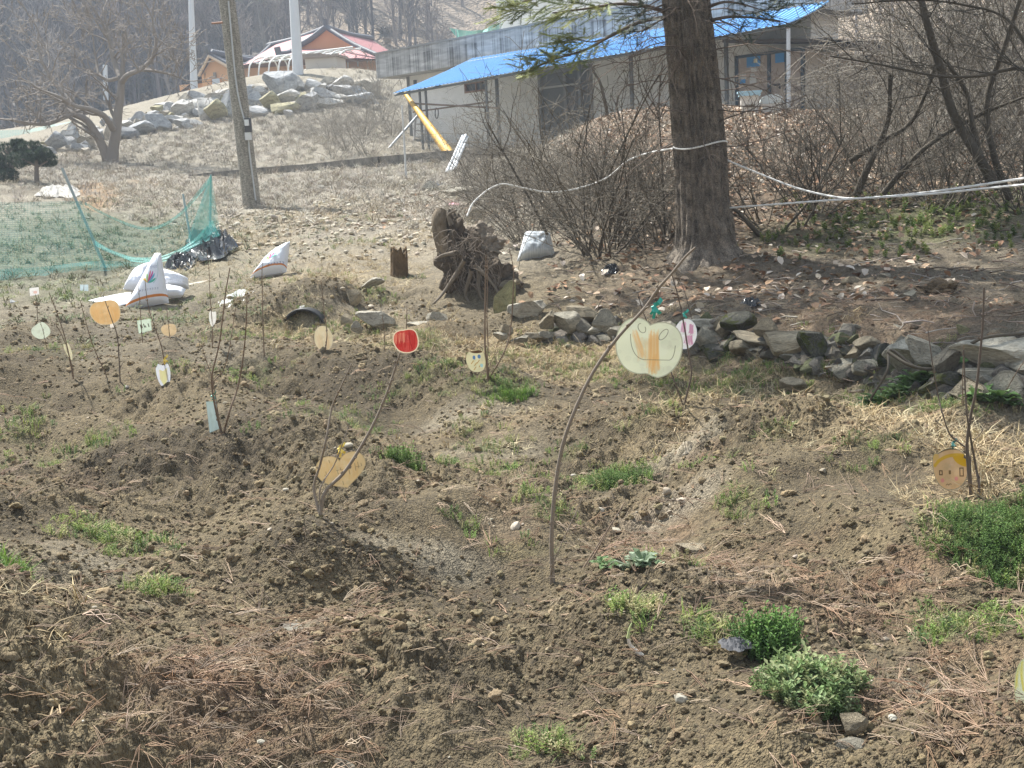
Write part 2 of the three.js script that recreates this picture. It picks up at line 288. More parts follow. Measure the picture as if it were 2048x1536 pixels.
// how freshly dug the soil is: 1 in the planted plot, 0 on banks and slopes
function tilled(x, z) { const d = Math.hypot(x, z), az = Math.atan2(x, -z); const lim = az > .1 ? lerp(8.2, 5.9, clamp((az - .1) / .33)) : lerp(12, 8.4, clamp((az + .2) / .3)); return 1 - sstep(lim - .8, lim + .6, d); }
function clods(x, z, d, t) {   // relief finer than the ridges
  const wx = x + .12 * N2(x * 2.3, z * 2.3, 8), wz = z + .12 * N2(x * 2.3, z * 2.3, 9);
  let h = (.085 * N2(wx * 1.5, wz * 1.5, 1) + .065 * N2(wx * 3.3, wz * 3.3, 2)) * (.35 + .65 * t);
  const lumpy = t * sstep(-.25, .3, N2(x * .9, z * .9, 11)) + .5 * (1 - t);
  const bl = (f, s) => { const n = Math.abs(N2(wx * f, wz * f, s)); return 1 - 2.2 * n; };
  h += lumpy * .036 * bl(6.5, 3);
  if (d < 16) h += lumpy * .024 * bl(14, 4) + .006 * (1 - lumpy) * N2(wx * 14, wz * 14, 4);
  if (d < 9) h += (.25 + .75 * lumpy) * .0145 * bl(31, 5);
  if (d < 6) h += (.4 + .6 * lumpy) * .0075 * bl(66, 6);
  return h;
}
const H = (x, z) => { const d = Math.hypot(x, z); return midH(x, z) + (d < 90 ? clods(x, z, d, tilled(x, z)) : 0); };

// ---------------------------------------------------------------- ground sheet
const soilMap = dataTex(512, (i, j, k) => { const v = .62 + .5 * (nB[k] - .5) + .75 * (nD[k] - .5) + .3 * (nA[k] - .5); return [v * 1.02, v, v * .97]; }, false);
const soilBump = dataTex(512, (i, j, k) => gray(.5 * nB[k] + .5 * nD[k]), false);
function groundGeo(azs, ds, colour, height) {
  const na = azs.length, nd = ds.length, p = new Float32Array(na * nd * 3), c = new Float32Array(na * nd * 3), u = new Float32Array(na * nd * 2), idx = [];
  for (let j = 0; j < nd; j++) for (let i = 0; i < na; i++) {
    const x = Math.sin(azs[i]) * ds[j], z = -Math.cos(azs[i]) * ds[j], k = j * na + i, h = height(x, z, ds[j]);
    p[k * 3] = x; p[k * 3 + 1] = h; p[k * 3 + 2] = z; u[k * 2] = x; u[k * 2 + 1] = z;
    const q = colour(x, z, ds[j], h); c[k * 3] = q[0]; c[k * 3 + 1] = q[1]; c[k * 3 + 2] = q[2];
  }
  for (let j = 0; j < nd - 1; j++) for (let i = 0; i < na - 1; i++) { const a = j * na + i; idx.push(a, a + 1, a + na, a + 1, a + na + 1, a + na); }
  const g = new THREE.BufferGeometry();
  g.setAttribute('position', new THREE.BufferAttribute(p, 3)); g.setAttribute('color', new THREE.BufferAttribute(c, 3)); g.setAttribute('uv', new THREE.BufferAttribute(u, 2));
  g.setIndex(idx); g.computeVertexNormals(); return g;
}
const mix3 = (a, b, t) => [a[0] + (b[0] - a[0]) * t, a[1] + (b[1] - a[1]) * t, a[2] + (b[2] - a[2]) * t];
const C_SOIL = [.245, .192, .11], C_WET = [.12, .093, .054], C_PALE = [.42, .37, .275], C_STRAW = [.40, .31, .18], C_GREEN = [.17, .17, .07], C_NEEDLE = [.24, .155, .095], C_SLOPE = [.39, .35, .28], C_LITTER = [.27, .185, .12], C_FIELD = [.235, .235, .16], C_CLAY = [.46, .30, .16], C_BANK = [.25, .212, .16];
const CLAYP = list([195, 385, 40, 26, 1], [290, 365, 30, 12, .5], [760, 75, 60, 30, 0]);
function soilColour(x, z, d, h) {
  const t = tilled(x, z), w = fbm(x * .9, z * .9, 4, 21), f = fbm(x * 5, z * 5, 3, 25);
  let c = mix3(C_SOIL, C_WET, t * clamp(.5 + 1.9 * w + .8 * f));
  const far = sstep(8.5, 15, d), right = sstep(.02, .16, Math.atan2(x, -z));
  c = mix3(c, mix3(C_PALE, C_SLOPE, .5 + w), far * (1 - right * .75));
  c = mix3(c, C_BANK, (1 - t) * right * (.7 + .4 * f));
  const dg = cover(DUG_SHADE, x, z); if (dg > 0) c = mix3(c, [.105, .080, .046], clamp(dg * .8 * (1 + .9 * f + w)));
  const put = (L, col, k, n) => { const m = cover(L, x, z); if (m > 0) c = mix3(c, col, clamp(m * k * (1 + n * f + w * .8))); };
  put(DRY, C_PALE, .85, 1.2); put(SLOPE, C_SLOPE, .9, .8); put(FIELD, C_FIELD, .9, .5); put(GRAVEL, [.40, .35, .28], .7, 1.2); put(LEAFY, C_LITTER, .8, 1); put(STRAW, C_STRAW, .62, 1.8); put(NEEDLE, C_NEEDLE, .5, 1.8); put(GREEN, C_GREEN, .42, 1.5); put(FARGREEN, [.17, .20, .07], .6, 2); put(CLAYP, C_CLAY, .9, .6);
  const v = 1 + .35 * f + .22 * w; return [c[0] * v, c[1] * v, c[2] * v];
}
{
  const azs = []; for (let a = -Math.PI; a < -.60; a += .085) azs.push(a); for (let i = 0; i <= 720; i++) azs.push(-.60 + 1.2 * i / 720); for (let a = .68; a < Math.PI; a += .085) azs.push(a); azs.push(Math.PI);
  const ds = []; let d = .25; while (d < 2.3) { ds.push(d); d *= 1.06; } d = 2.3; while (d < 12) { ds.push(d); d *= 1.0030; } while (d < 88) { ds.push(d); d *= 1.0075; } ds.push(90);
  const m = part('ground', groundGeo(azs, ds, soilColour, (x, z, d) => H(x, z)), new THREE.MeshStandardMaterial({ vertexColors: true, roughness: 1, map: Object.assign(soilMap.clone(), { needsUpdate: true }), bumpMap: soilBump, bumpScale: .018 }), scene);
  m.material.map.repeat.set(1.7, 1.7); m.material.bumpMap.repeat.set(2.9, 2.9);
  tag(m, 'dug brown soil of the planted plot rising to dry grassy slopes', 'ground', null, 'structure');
  const hz = []; for (let i = 0; i <= 260; i++) hz.push(-1.0 + 2.0 * i / 260); const hd = []; for (let q = 86; q < 205; q *= 1.012) hd.push(q);
  const az0 = -Math.PI, full = []; for (let i = 0; i <= 60; i++) full.push(1.0 + (2 * Math.PI - 2) * i / 60);
  const hillC = (x, z, d) => { const az = Math.atan2(x, -z), w = fbm(x * .05, z * .05, 4, 31), f = fbm(x * .35, z * .35, 3, 33); let c = mix3([.15, .135, .125], [.30, .225, .15], sstep(-.34, -.02, az + w * .35 - .04)); c = mix3(c, [.42, .29, .17], sstep(.18, .42, w + f * .5) * sstep(-.3, .05, az)); const v = 1 + .5 * f; return [c[0] * v, c[1] * v, c[2] * v]; };
  const gm = new THREE.MeshStandardMaterial({ vertexColors: true, roughness: 1, bumpMap: soilBump.clone(), bumpScale: .5 }); gm.bumpMap.repeat.set(.06, .06); gm.bumpMap.needsUpdate = true;
  const hill = (x, z, d) => midH(x, z) - (d < 90 ? .3 : 0) + (d > 92 ? 1.2 * fbm(x * .12, z * .12, 3, 6) : 0);
  const hm = part('hillside', groundGeo(hz, hd, hillC, hill), gm, scene); tag(hm, 'hazy wooded hillside behind the houses', 'hill', null, 'structure');
  const h2 = part('hillside', groundGeo(full, hd.filter((q, k) => k % 6 === 0 || k > 68), hillC, hill), gm, scene); tag(h2, 'hillside round the rest of the valley', 'hill', null, 'structure');
}
// ---------------------------------------------------------------- rocks
function rockGeo(seed, detail = 6, cuts = 9, rough = .05) {
  const r = mulberry(seed), g = mergeVertices(new THREE.IcosahedronGeometry(1, detail).deleteAttribute('normal').deleteAttribute('uv')), p = g.attributes.position;
  const pl = []; for (let i = 0; i < cuts; i++) { const n = V(r() * 2 - 1, r() * 2 - 1, r() * 2 - 1).normalize(); pl.push([n, .42 + .36 * r()]); }
  const v = V(), uv = [];
  for (let i = 0; i < p.count; i++) {
    v.fromBufferAttribute(p, i); const d = v.clone();
    for (const [n, c] of pl) { const k = v.dot(n) - c; if (k > 0) v.addScaledVector(n, -k); }
    const q = 1 + rough * (1.6 * N3(d.x * 1.7 + seed, d.y * 1.7, d.z * 1.7) + N3(d.x * 4.3, d.y * 4.3 + seed, d.z * 4.3) + .55 * N3(d.x * 10, d.y * 10, d.z * 10 + seed));
    v.multiplyScalar(q); p.setXYZ(i, v.x, v.y, v.z); uv.push(Math.atan2(d.z, d.x) / 6.283 * 2, d.y * .6 + .5);
  }
  g.setAttribute('uv', new THREE.Float32BufferAttribute(uv, 2)); g.computeVertexNormals();
  return cuts > 4 ? toCreasedNormals(g, .42) : g;
}
const rockTexA = dataTex(256, (i, j) => { const k = (j * 2) * 512 + i * 2, v = .62 + .7 * (nA[k] - .5) + .5 * (nB[k] - .5); return [v, v, v]; }), rockBump = dataTex(256, (i, j) => gray(.6 * nB[j * 1024 + i * 2] + .4 * nD[j * 1024 + i * 2]));
const rockMat = (c, x = {}) => new THREE.MeshStandardMaterial({ color: S(c), roughness: .95, map: rockTexA, bumpMap: rockBump, bumpScale: .012, ...x });
const mossTex = dataTex(256, (i, j) => { const k = j * 1024 + i * 2, m = sstep(.44, .56, nC[k] * .7 + nB[k] * .3), v = .7 + .6 * (nB[k] - .5); return mix3([.46 * v, .45 * v, .40 * v], [.34 * v, .36 * v, .12 * v], m); }, true);
const ROCKM = { grey: rockMat([.44, .40, .31]), blue: rockMat([.38, .37, .34]), tan: rockMat([.49, .41, .28]), pale: rockMat([.60, .55, .44]), dark: rockMat([.24, .215, .165]), brown: rockMat([.38, .32, .22]), moss: new THREE.MeshStandardMaterial({ map: mossTex, roughness: 1, bumpMap: rockBump, bumpScale: .015 }), yellow: rockMat([.44, .40, .20]) };
const ROCKS = [1, 2, 3, 4, 5, 6, 7, 8].map((s) => rockGeo(s * 13, 8, 12, .035)), ROUND = [1, 2, 3].map((s) => rockGeo(s * 7 + 100, 4, 4, .06));
// a stone that shows w x h pixels at a place
function stone(name, parent, c, w, h, deep, m, tilt = 0, seed = 0) {
  const g = ROCKS[seed % ROCKS.length], o = new THREE.Mesh(g, m); o.name = parent === scene ? numbered(name) : name;
  o.position.copy(c); o.rotation.set(rr(-.25, .25), rr(0, 6.28), 0); o.updateMatrix();
  // scale along the world axes of the wall: turn first, then scale
  const e = new THREE.Group(); e.position.copy(c); e.rotation.z = tilt; e.scale.set(w * .62, h * .64, deep * .6);
  e.updateMatrix(); o.position.set(0, 0, 0); o.rotation.set(0, (seed * 1.7) % 6.28, 0);
  // bake the turn into a cloned geometry only once per stone: simple scale along turned axes is enough here
  o.scale.set(w * .62, h * .64, deep * .6); o.rotation.set(0, rr(-.5, .5), tilt); o.position.copy(c);
  o.castShadow = o.receiveShadow = true; parent.add(o); return o;
}
// ---------------------------------------------------------------- scattered small things
const M4 = new THREE.Matrix4(), QQ = new THREE.Quaternion(), EU = new THREE.Euler(), CC = new THREE.Color();
function scatter(name, label, geo, material, items) {   // items: [pos, euler, scale, colour]
  const m = new THREE.InstancedMesh(geo, material, items.length); m.name = numbered(name);
  items.forEach(([p, e, s, c], i) => { M4.compose(p, QQ.setFromEuler(e), typeof s === 'number' ? V(s, s, s) : s); m.setMatrixAt(i, M4); if (c) m.setColorAt(i, CC.setRGB(c[0], c[1], c[2])); });
  scene.add(m); return tag(m, label, null, null, 'stuff');
}
function strew(L, perUnit, fn, tries = 1) {   // points spread over patches, denser in their middles
  const out = [];
  for (const p of L) {
    const n = Math.round(perUnit * p.w * Math.sqrt(p.ar * p.at * 400 / (p.d * p.d)) * Math.sqrt(p.ar * p.at * 400 / (p.d * p.d)));
    for (let k = 0; k < n; k++) {
      const r = Math.pow(rnd(), .62) * 1.6, a = rnd() * 6.283, x0 = r * Math.cos(a) * p.ar, z0 = r * Math.sin(a) * p.at;
      const x = p.x + p.ux * x0 - p.uz * z0, z = p.z + p.uz * x0 + p.ux * z0;
      if (fbm(x * 3.3, z * 3.3, 2, 41) + .38 < rnd() * (.35 + .55 * r)) continue;
      fn(x, z, out, p);
    }
  }
  return out;
}
const tint = (c, k = .25) => { const v = 1 + (rnd() - .5) * 2 * k; return [c[0] * v * (1 + (rnd() - .5) * k * .4), c[1] * v, c[2] * v * (1 + (rnd() - .5) * k * .4)]; };
const pick = (a) => a[Math.floor(rnd() * a.length)];
{ // crumbs of soil
  rnd = mulberry(101); const items = [];
  for (let k = 0; k < 76000; k++) {
    const d = 2.45 * Math.pow(13 / 2.45, Math.pow(rnd(), .85)), az = rr(-.5, .5), x = Math.sin(az) * d, z = -Math.cos(az) * d, t = tilled(x, z);
    if (t < rnd() * .8 || fbm(x * 1.3, z * 1.3, 3, 11) + .30 < rnd() * .7) continue;
    const s = (.0026 + .0035 * rnd() + .011 * Math.pow(rnd(), 16)) * (1 + d * .07);
    items.push([V(x, H(x, z) + s * .25, z), new THREE.Euler(rr(0, 6), rr(0, 6), 0), V(s * rr(.8, 1.3), s * rr(.6, 1), s * rr(.8, 1.3)), tint(rnd() < .35 ? [.30, .235, .14] : [.235, .182, .106], .3)]);
  }
  scatter('soil_clods', 'loose crumbs and clods of dug brown soil over the plot', rockGeo(55, 3, 4, .30), mat([1, 1, 1], 1, { bumpMap: rockBump, bumpScale: .004 }), items);
}
{ // gravel and light stone chips
  rnd = mulberry(102);
  const items = strew(GRAVEL, 520, (x, z, out, p) => { const s = (.010 + .04 * Math.pow(rnd(), 5)) * (.35 + p.d * .04); out.push([V(x, H(x, z) + s * .3, z), new THREE.Euler(rr(-.4, .4), rr(0, 6), rr(-.4, .4)), V(s * rr(.8, 1.5), s * rr(.4, .8), s), tint(pick([[.44, .39, .30], [.38, .34, .27], [.48, .42, .32], [.33, .28, .21]]), .25)]); });
  for (let k = 0; k < 500; k++) { const d = 2.6 * Math.pow(12, rnd()), az = rr(-.5, .5), x = Math.sin(az) * d, z = -Math.cos(az) * d, s = (.003 + .014 * Math.pow(rnd(), 9)) * (1 + d * .06); items.push([V(x, H(x, z) + s * .2, z), new THREE.Euler(0, rr(0, 6), 0), V(s * 1.3, s * .7, s), tint(pick([[.36, .31, .24], [.30, .25, .19], [.40, .36, .30]]), .25)]); }
  scatter('gravel', 'pale stone chips strewn over the slope and the soil', rockGeo(61, 2, 6, .03), mat([1, 1, 1], .95), items);
}
// blades, leaves, needles
function bladeTuft(n, h, w, spread, seed) {
  const r = mulberry(seed), b = new GB();
  for (let k = 0; k < n; k++) {
    const a = r() * 6.283, hh = h * (.5 + .7 * r()), lean = (.25 + .9 * r()) * spread, bx = (r() - .5) * spread * .5, bz = (r() - .5) * spread * .5, dx = Math.cos(a), dz = Math.sin(a), px = -dz * w, pz = dx * w;
    const m = V(bx + dx * lean * .35, hh * .62, bz + dz * lean * .35), t = V(bx + dx * lean, hh * (.75 + .3 * r()), bz + dz * lean);
    b.quad(V(bx - px, -.01, bz - pz), V(bx + px, -.01, bz + pz), V(m.x + px * .8, m.y, m.z + pz * .8), V(m.x - px * .8, m.y, m.z - pz * .8));
    b.tri(V(m.x - px * .8, m.y, m.z - pz * .8), V(m.x + px * .8, m.y, m.z + pz * .8), t);
  }
  return b.geo();
}
function leafAt(b, p, dir, up, len, wid) {
  const s = V().crossVectors(dir, up).normalize(), m = p.clone().addScaledVector(dir, len * .5).addScaledVector(up, len * .08), t = p.clone().addScaledVector(dir, len).addScaledVector(up, -len * .06);
  b.tri(p, m.clone().addScaledVector(s, wid), t); b.tri(p, t, m.clone().addScaledVector(s, -wid));
}
function weedGeo(stems, h, leaf, wid, seed, spread = .05) {   // upright stems with small paired leaves
  const r = mulberry(seed), b = new GB();
  for (let k = 0; k < stems; k++) {
    const a = r() * 6.283, q = r() * spread, ln = .15 + .5 * r(), hh = h * (.55 + .6 * r()), top = V(Math.cos(a) * (q + ln * hh * .6), hh, Math.sin(a) * (q + ln * hh * .6)), bot = V(Math.cos(a) * q, 0, Math.sin(a) * q);
    const n = 6; b.tube([bot, bot.clone().lerp(top, .5).add(V(0, hh * .06, 0)), top], .0013, 3, false);
    for (let i = 1; i <= n; i++) for (const s of [0, 1]) {
      const p = bot.clone().lerp(top, i / n), t = i * 1.57 + s * 3.14 + r() * .8, up = i / n;
      const dir = V(Math.cos(t), .35 + .8 * up * r(), Math.sin(t)).normalize();
      leafAt(b, p, dir, V(0, 1, 0), leaf * (.6 + .6 * r()), wid);
    }
  }
  return b.geo();
}
const leafMat = (x = {}) => new THREE.MeshPhysicalMaterial({ color: 0xffffff, roughness: .85, transmission: .35, thickness: 0, side: THREE.DoubleSide, specularIntensity: .4, ...x });
const LEAFM = leafMat(), DRYM = mat([1, 1, 1], .95, { side: THREE.DoubleSide });
const GREENS = [[.17, .25, .06], [.21, .29, .07], [.14, .21, .06], [.26, .31, .09], [.11, .18, .055], [.33, .33, .14], [.40, .36, .19]];
{ // weeds and grass
  rnd = mulberry(103);
  const put = (geo, L, per, sc, name, label, cols, bald = 0) => {
    const it = strew(L, per, (x, z, out, p) => { const s = sc * rr(.55, 1.25) * (p.d < 9 ? 1 : .8 + p.d * .022); out.push([V(x, H(x, z) - .002, z), new THREE.Euler(rr(-.2, .2), rr(0, 6.28), rr(-.2, .2)), s, tint(pick(cols), .28)]); });
    return scatter(name, label, geo, LEAFM, it);
  };
  put(bladeTuft(9, .042, .0015, .06, 5), GREEN, 460, .95, 'grass', 'short green grass in patches over the planted plot', GREENS);
  put(weedGeo(5, .045, .014, .0042, 9, .03), GREEN, 210, .72, 'weeds', 'low green chickweed in patches between the soil ridges', GREENS);
  put(weedGeo(4, .09, .04, .012, 12, .06), FARGREEN, 110, .7, 'ground_cover', 'fresh green herbs over the bank behind the conifer', [[.17, .23, .05], [.13, .19, .05], [.22, .26, .08]]);
}
{ // dry grass
  rnd = mulberry(104); const cols = [[.46, .36, .20], [.38, .29, .16], [.52, .43, .27], [.33, .25, .15]];
  const it = strew(STRAW, 260, (x, z, out, p) => { const s = rr(.6, 1.3) * (p.d < 9 ? 1 : .7 + p.d * .03); out.push([V(x, H(x, z), z), new THREE.Euler(rr(-.7, .7), rr(0, 6.28), rr(-.7, .7)), V(s, s * rr(.3, .8), s), tint(pick(cols), .25)]); });
  scatter('dry_grass', 'bleached dry grass lying over the plot and its far edge', bladeTuft(9, .075, .0016, .11, 15), DRYM, it);
  const sl = strew(SLOPE, 430, (x, z, out, p) => { const s = rr(.5, 1.2) * (1.1 + p.d * .022); out.push([V(x, H(x, z), z), new THREE.Euler(rr(-.5, .5), rr(0, 6.28), rr(-.5, .5)), V(s, s * rr(.4, 1), s), tint(pick([[.42, .375, .30], [.33, .29, .235], [.48, .435, .355], [.26, .225, .185]]), .25)]); });
  scatter('dry_grass', 'withered brown grass on the slopes below the houses', bladeTuft(14, .1, .0028, .16, 16), DRYM, sl);
  const fi = strew(FIELD, 130, (x, z, out, p) => { const s = rr(.5, 1.1) * (1.1 + p.d * .025); out.push([V(x, H(x, z), z), new THREE.Euler(rr(-.4, .4), rr(0, 6.28), rr(-.4, .4)), V(s, s * rr(.4, .9), s), tint(pick([[.22, .22, .13], [.14, .17, .09], [.30, .27, .18], [.17, .19, .10]]), .25)]); });
  scatter('field_crop', 'low grey green growth in the field behind the net', bladeTuft(12, .07, .0032, .15, 17), DRYM, fi);
}
{ // pine needles
  rnd = mulberry(105);
  const need = (seed) => { const r = mulberry(seed), b = new GB(); const bend = (r() - .5) * .5; for (let q = 0; q < 3; q++) { const L = .07 + .06 * r(), a = (r() - .5) * .32, p = []; for (let i = 0; i <= 4; i++) { const t = i / 4; p.push(V(L * t * Math.cos(a + bend * t), .002 + .014 * Math.sin(t * 2.6) * r(), L * t * Math.sin(a + bend * t))); } b.tube(p, (t) => .0011 * (1 - .5 * t), 3, false); } return b.geo(); };
  const cols = [[.30, .19, .115], [.25, .155, .09], [.37, .25, .165], [.45, .34, .24], [.17, .12, .08], [.33, .24, .16], [.20, .14, .09]];
  const all = strew(NEEDLE, 115, (x, z, out, p) => { const s = rr(.7, 1.25); out.push([V(x, H(x, z) + rr(.002, .02), z), new THREE.Euler(rr(-.25, .25), rr(0, 6.28), rr(-.3, .35)), V(s, s * rr(.6, 2), s), tint(pick(cols), .3)]); });
  for (let k = 0; k < 2200; k++) { const d = 2.5 * Math.pow(4, rnd()), az = rr(-.48, .48), x = Math.sin(az) * d, z = -Math.cos(az) * d; all.push([V(x, H(x, z) + .004, z), new THREE.Euler(rr(-.3, .3), rr(0, 6.28), rr(-.3, .3)), rr(.6, 1.2), tint(pick(cols), .3)]); }
  for (let v = 0; v < 3; v++) scatter('pine_needles', 'fallen reddish brown pine needles strewn over the soil', need(70 + v * 3), mat([1, 1, 1], .7), all.filter((_, i) => i % 3 === v));
}
{ // leaf litter
  rnd = mulberry(106);
  const lf = (seed) => { const r = mulberry(seed), b = new GB(), c = .25 + .5 * r(), w = .32; const q = [[0, 0, 0], [.35, c * .2, w], [.75, c * .12, w * .8], [1, -c * .2, 0], [.75, c * .3 * r(), -w * .8], [.35, c * .3, -w]].map((a) => V(a[0] - .5, a[1], a[2])), m = V(0, -.02, 0); for (let i = 0; i < 6; i++) b.tri(m, q[i], q[(i + 1) % 6]); return b.geo(); };
  const cols = [[.36, .23, .14], [.44, .32, .22], [.27, .16, .10], [.52, .42, .32], [.62, .54, .45], [.33, .20, .12]];
  const it = strew(LEAFY, 520, (x, z, out, p) => { if (tilled(x, z) > .35) return; const near = p.d < 14, s = rr(.04, .085) * (.7 + p.d * .02) * (near ? .68 : 1); out.push([V(x, H(x, z) + s * rr(.1, .5), z), new THREE.Euler(rr(-.6, .6), rr(0, 6.28), rr(-.6, .6)), s, tint(near ? pick(cols.slice(0, 3)) : pick(cols), .2)]); });
  for (let v = 0; v < 3; v++) scatter('fallen_leaves', 'dry brown fallen leaves heaped over the bank', lf(90 + v), DRYM, it.filter((_, i) => i % 3 === v));
  const tw = []; for (let k = 0; k < 1500; k++) { const px = rr(1100, 2100), py = rr(430, 720), az = Math.atan2(ray(px, py).x, -ray(px, py).z), d = rr(6.5, 14), x = Math.sin(az) * d, z = -Math.cos(az) * d; if (tilled(x, z) > .3) continue; const s = .35 + 1.1 * Math.pow(rnd(), 2.5); tw.push([V(x, H(x, z) + .01, z), new THREE.Euler(rr(-.2, .2), rr(0, 6.28), rr(-.25, .25)), V(s, s, s), tint(pick([[.19, .145, .11], [.27, .22, .18], [.36, .31, .27], [.13, .095, .07]]), .25)]); }
  scatter('twig_litter', 'broken twigs and bark lying over the bank under the conifer', new GB().tube([V(-.1, 0, 0), V(-.02, .012, .012), V(.06, .004, -.01), V(.13, .014, .01)], (t) => .004 * (1.2 - t), 4).geo(), mat([1, 1, 1], .95), tw);
}
// ---------------------------------------------------------------- stone bank far left, boulders piled below the house
{
  rnd = mulberry(201); const BOULD = { grey: rockMat([.56, .55, .53]), blue: rockMat([.50, .51, .51]), tan: rockMat([.58, .52, .42]), pale: rockMat([.72, .69, .63]), dark: rockMat([.36, .36, .36]), yellow: rockMat([.50, .45, .27]) };
  const rev = thing('boulder_wall', 'bank of big pale boulders piled below the orange house', 'stone wall', V(0, 0, 0));
  const Z2 = (x, y, w, h) => [380 + x * .3027, y * .3027, w * .3027, h * .3027], Z1 = (x, y, w, h) => [x / 4, y / 4, w / 4, h / 4];
  const a = [[590, 580, 175, 130, 'blue'], [705, 555, 70, 100, 'pale'], [800, 570, 110, 70, 'grey'], [910, 555, 90, 45, 'tan'], [1005, 560, 100, 60, 'pale'], [1100, 550, 90, 35, 'tan'], [870, 590, 80, 45, 'pale'], [935, 585, 40, 35, 'pale'], [1195, 590, 85, 90, 'tan'], [385, 610, 70, 80, 'grey'], [460, 580, 110, 40, 'tan'], [455, 615, 100, 42, 'pale'],
    [640, 665, 160, 75, 'pale'], [735, 660, 85, 80, 'yellow'], [800, 620, 64, 45, 'pale'], [890, 635, 120, 72, 'grey'], [1005, 610, 100, 58, 'grey'], [1100, 605, 100, 72, 'blue'], [990, 648, 96, 38, 'pale'], [430, 670, 100, 60, 'blue'], [520, 690, 100, 90, 'yellow'], [610, 720, 170, 64, 'yellow'], [780, 690, 140, 90, 'grey'], [925, 685, 150, 52, 'pale'], [1090, 665, 170, 50, 'blue'], [1210, 680, 60, 50, 'grey'], [440, 742, 140, 60, 'grey'],
    [245, 725, 90, 115, 'blue'], [160, 755, 110, 100, 'yellow'], [100, 730, 110, 130, 'pale'], [165, 655, 130, 62, 'pale'], [60, 650, 110, 60, 'grey'], [220, 630, 90, 50, 'tan'], [30, 690, 70, 70, 'grey'], [45, 745, 60, 40, 'pale'], [-30, 680, 80, 60, 'tan'], [-60, 720, 80, 60, 'pale']].map((q) => [...Z2(...q), q[4]]);
  const b = [[1590, 840, 130, 80, 'pale'], [1470, 890, 170, 90, 'pale'], [1390, 870, 100, 70, 'grey'], [1310, 870, 110, 60, 'pale'], [1270, 985, 130, 140, 'blue'], [1190, 970, 80, 76, 'tan'], [1120, 960, 110, 62, 'grey'], [1130, 1040, 140, 74, 'blue'], [1015, 1070, 130, 84, 'dark'], [1310, 925, 90, 50, 'tan'], [1390, 950, 110, 42, 'pale'], [1450, 1000, 90, 62, 'grey'], [1540, 980, 120, 50, 'pale'], [880, 1060, 110, 150, 'tan'], [590, 1090, 116, 104, 'blue'], [440, 1160, 116, 104, 'blue'],
    [550, 1150, 80, 90, 'grey'], [690, 1150, 116, 94, 'tan'], [640, 1190, 90, 64, 'blue'], [720, 1040, 90, 44, 'pale'], [410, 1210, 60, 60, 'grey'], [480, 1090, 80, 44, 'pale'], [860, 985, 90, 50, 'blue'], [1000, 1010, 96, 50, 'pale'], [1220, 915, 90, 44, 'grey'], [1650, 830, 90, 60, 'tan'], [1740, 790, 120, 56, 'grey'], [780, 1090, 90, 70, 'grey'], [340, 1190, 80, 60, 'tan'], [1060, 970, 70, 40, 'pale'], [950, 1040, 60, 50, 'grey']].map((q) => [...Z1(...q), q[4]]);
  let k = 0; const fill = []; for (let q = 0; q < 60; q++) { const e = pick([...a, ...b]); fill.push([e[0] + rr(-.6, .6) * e[2], e[1] + rr(-.1, .7) * e[3], rr(9, 20), rr(7, 14), pick(['tan', 'grey', 'yellow', 'dark', 'pale'])]); }
  for (const [x, y, w, h, m] of [...a, ...b, ...fill]) { const g = G(x, y + h * .42), d = Math.hypot(g.x, g.z), s = d / FPX * 1.04; stone('boulder', rev, P(x, y - h * .12, d + .1), w * s * 1.2, h * s * 1.4, (w + h) * .55 * s, BOULD[m], rr(-.15, .15), k++); }
}
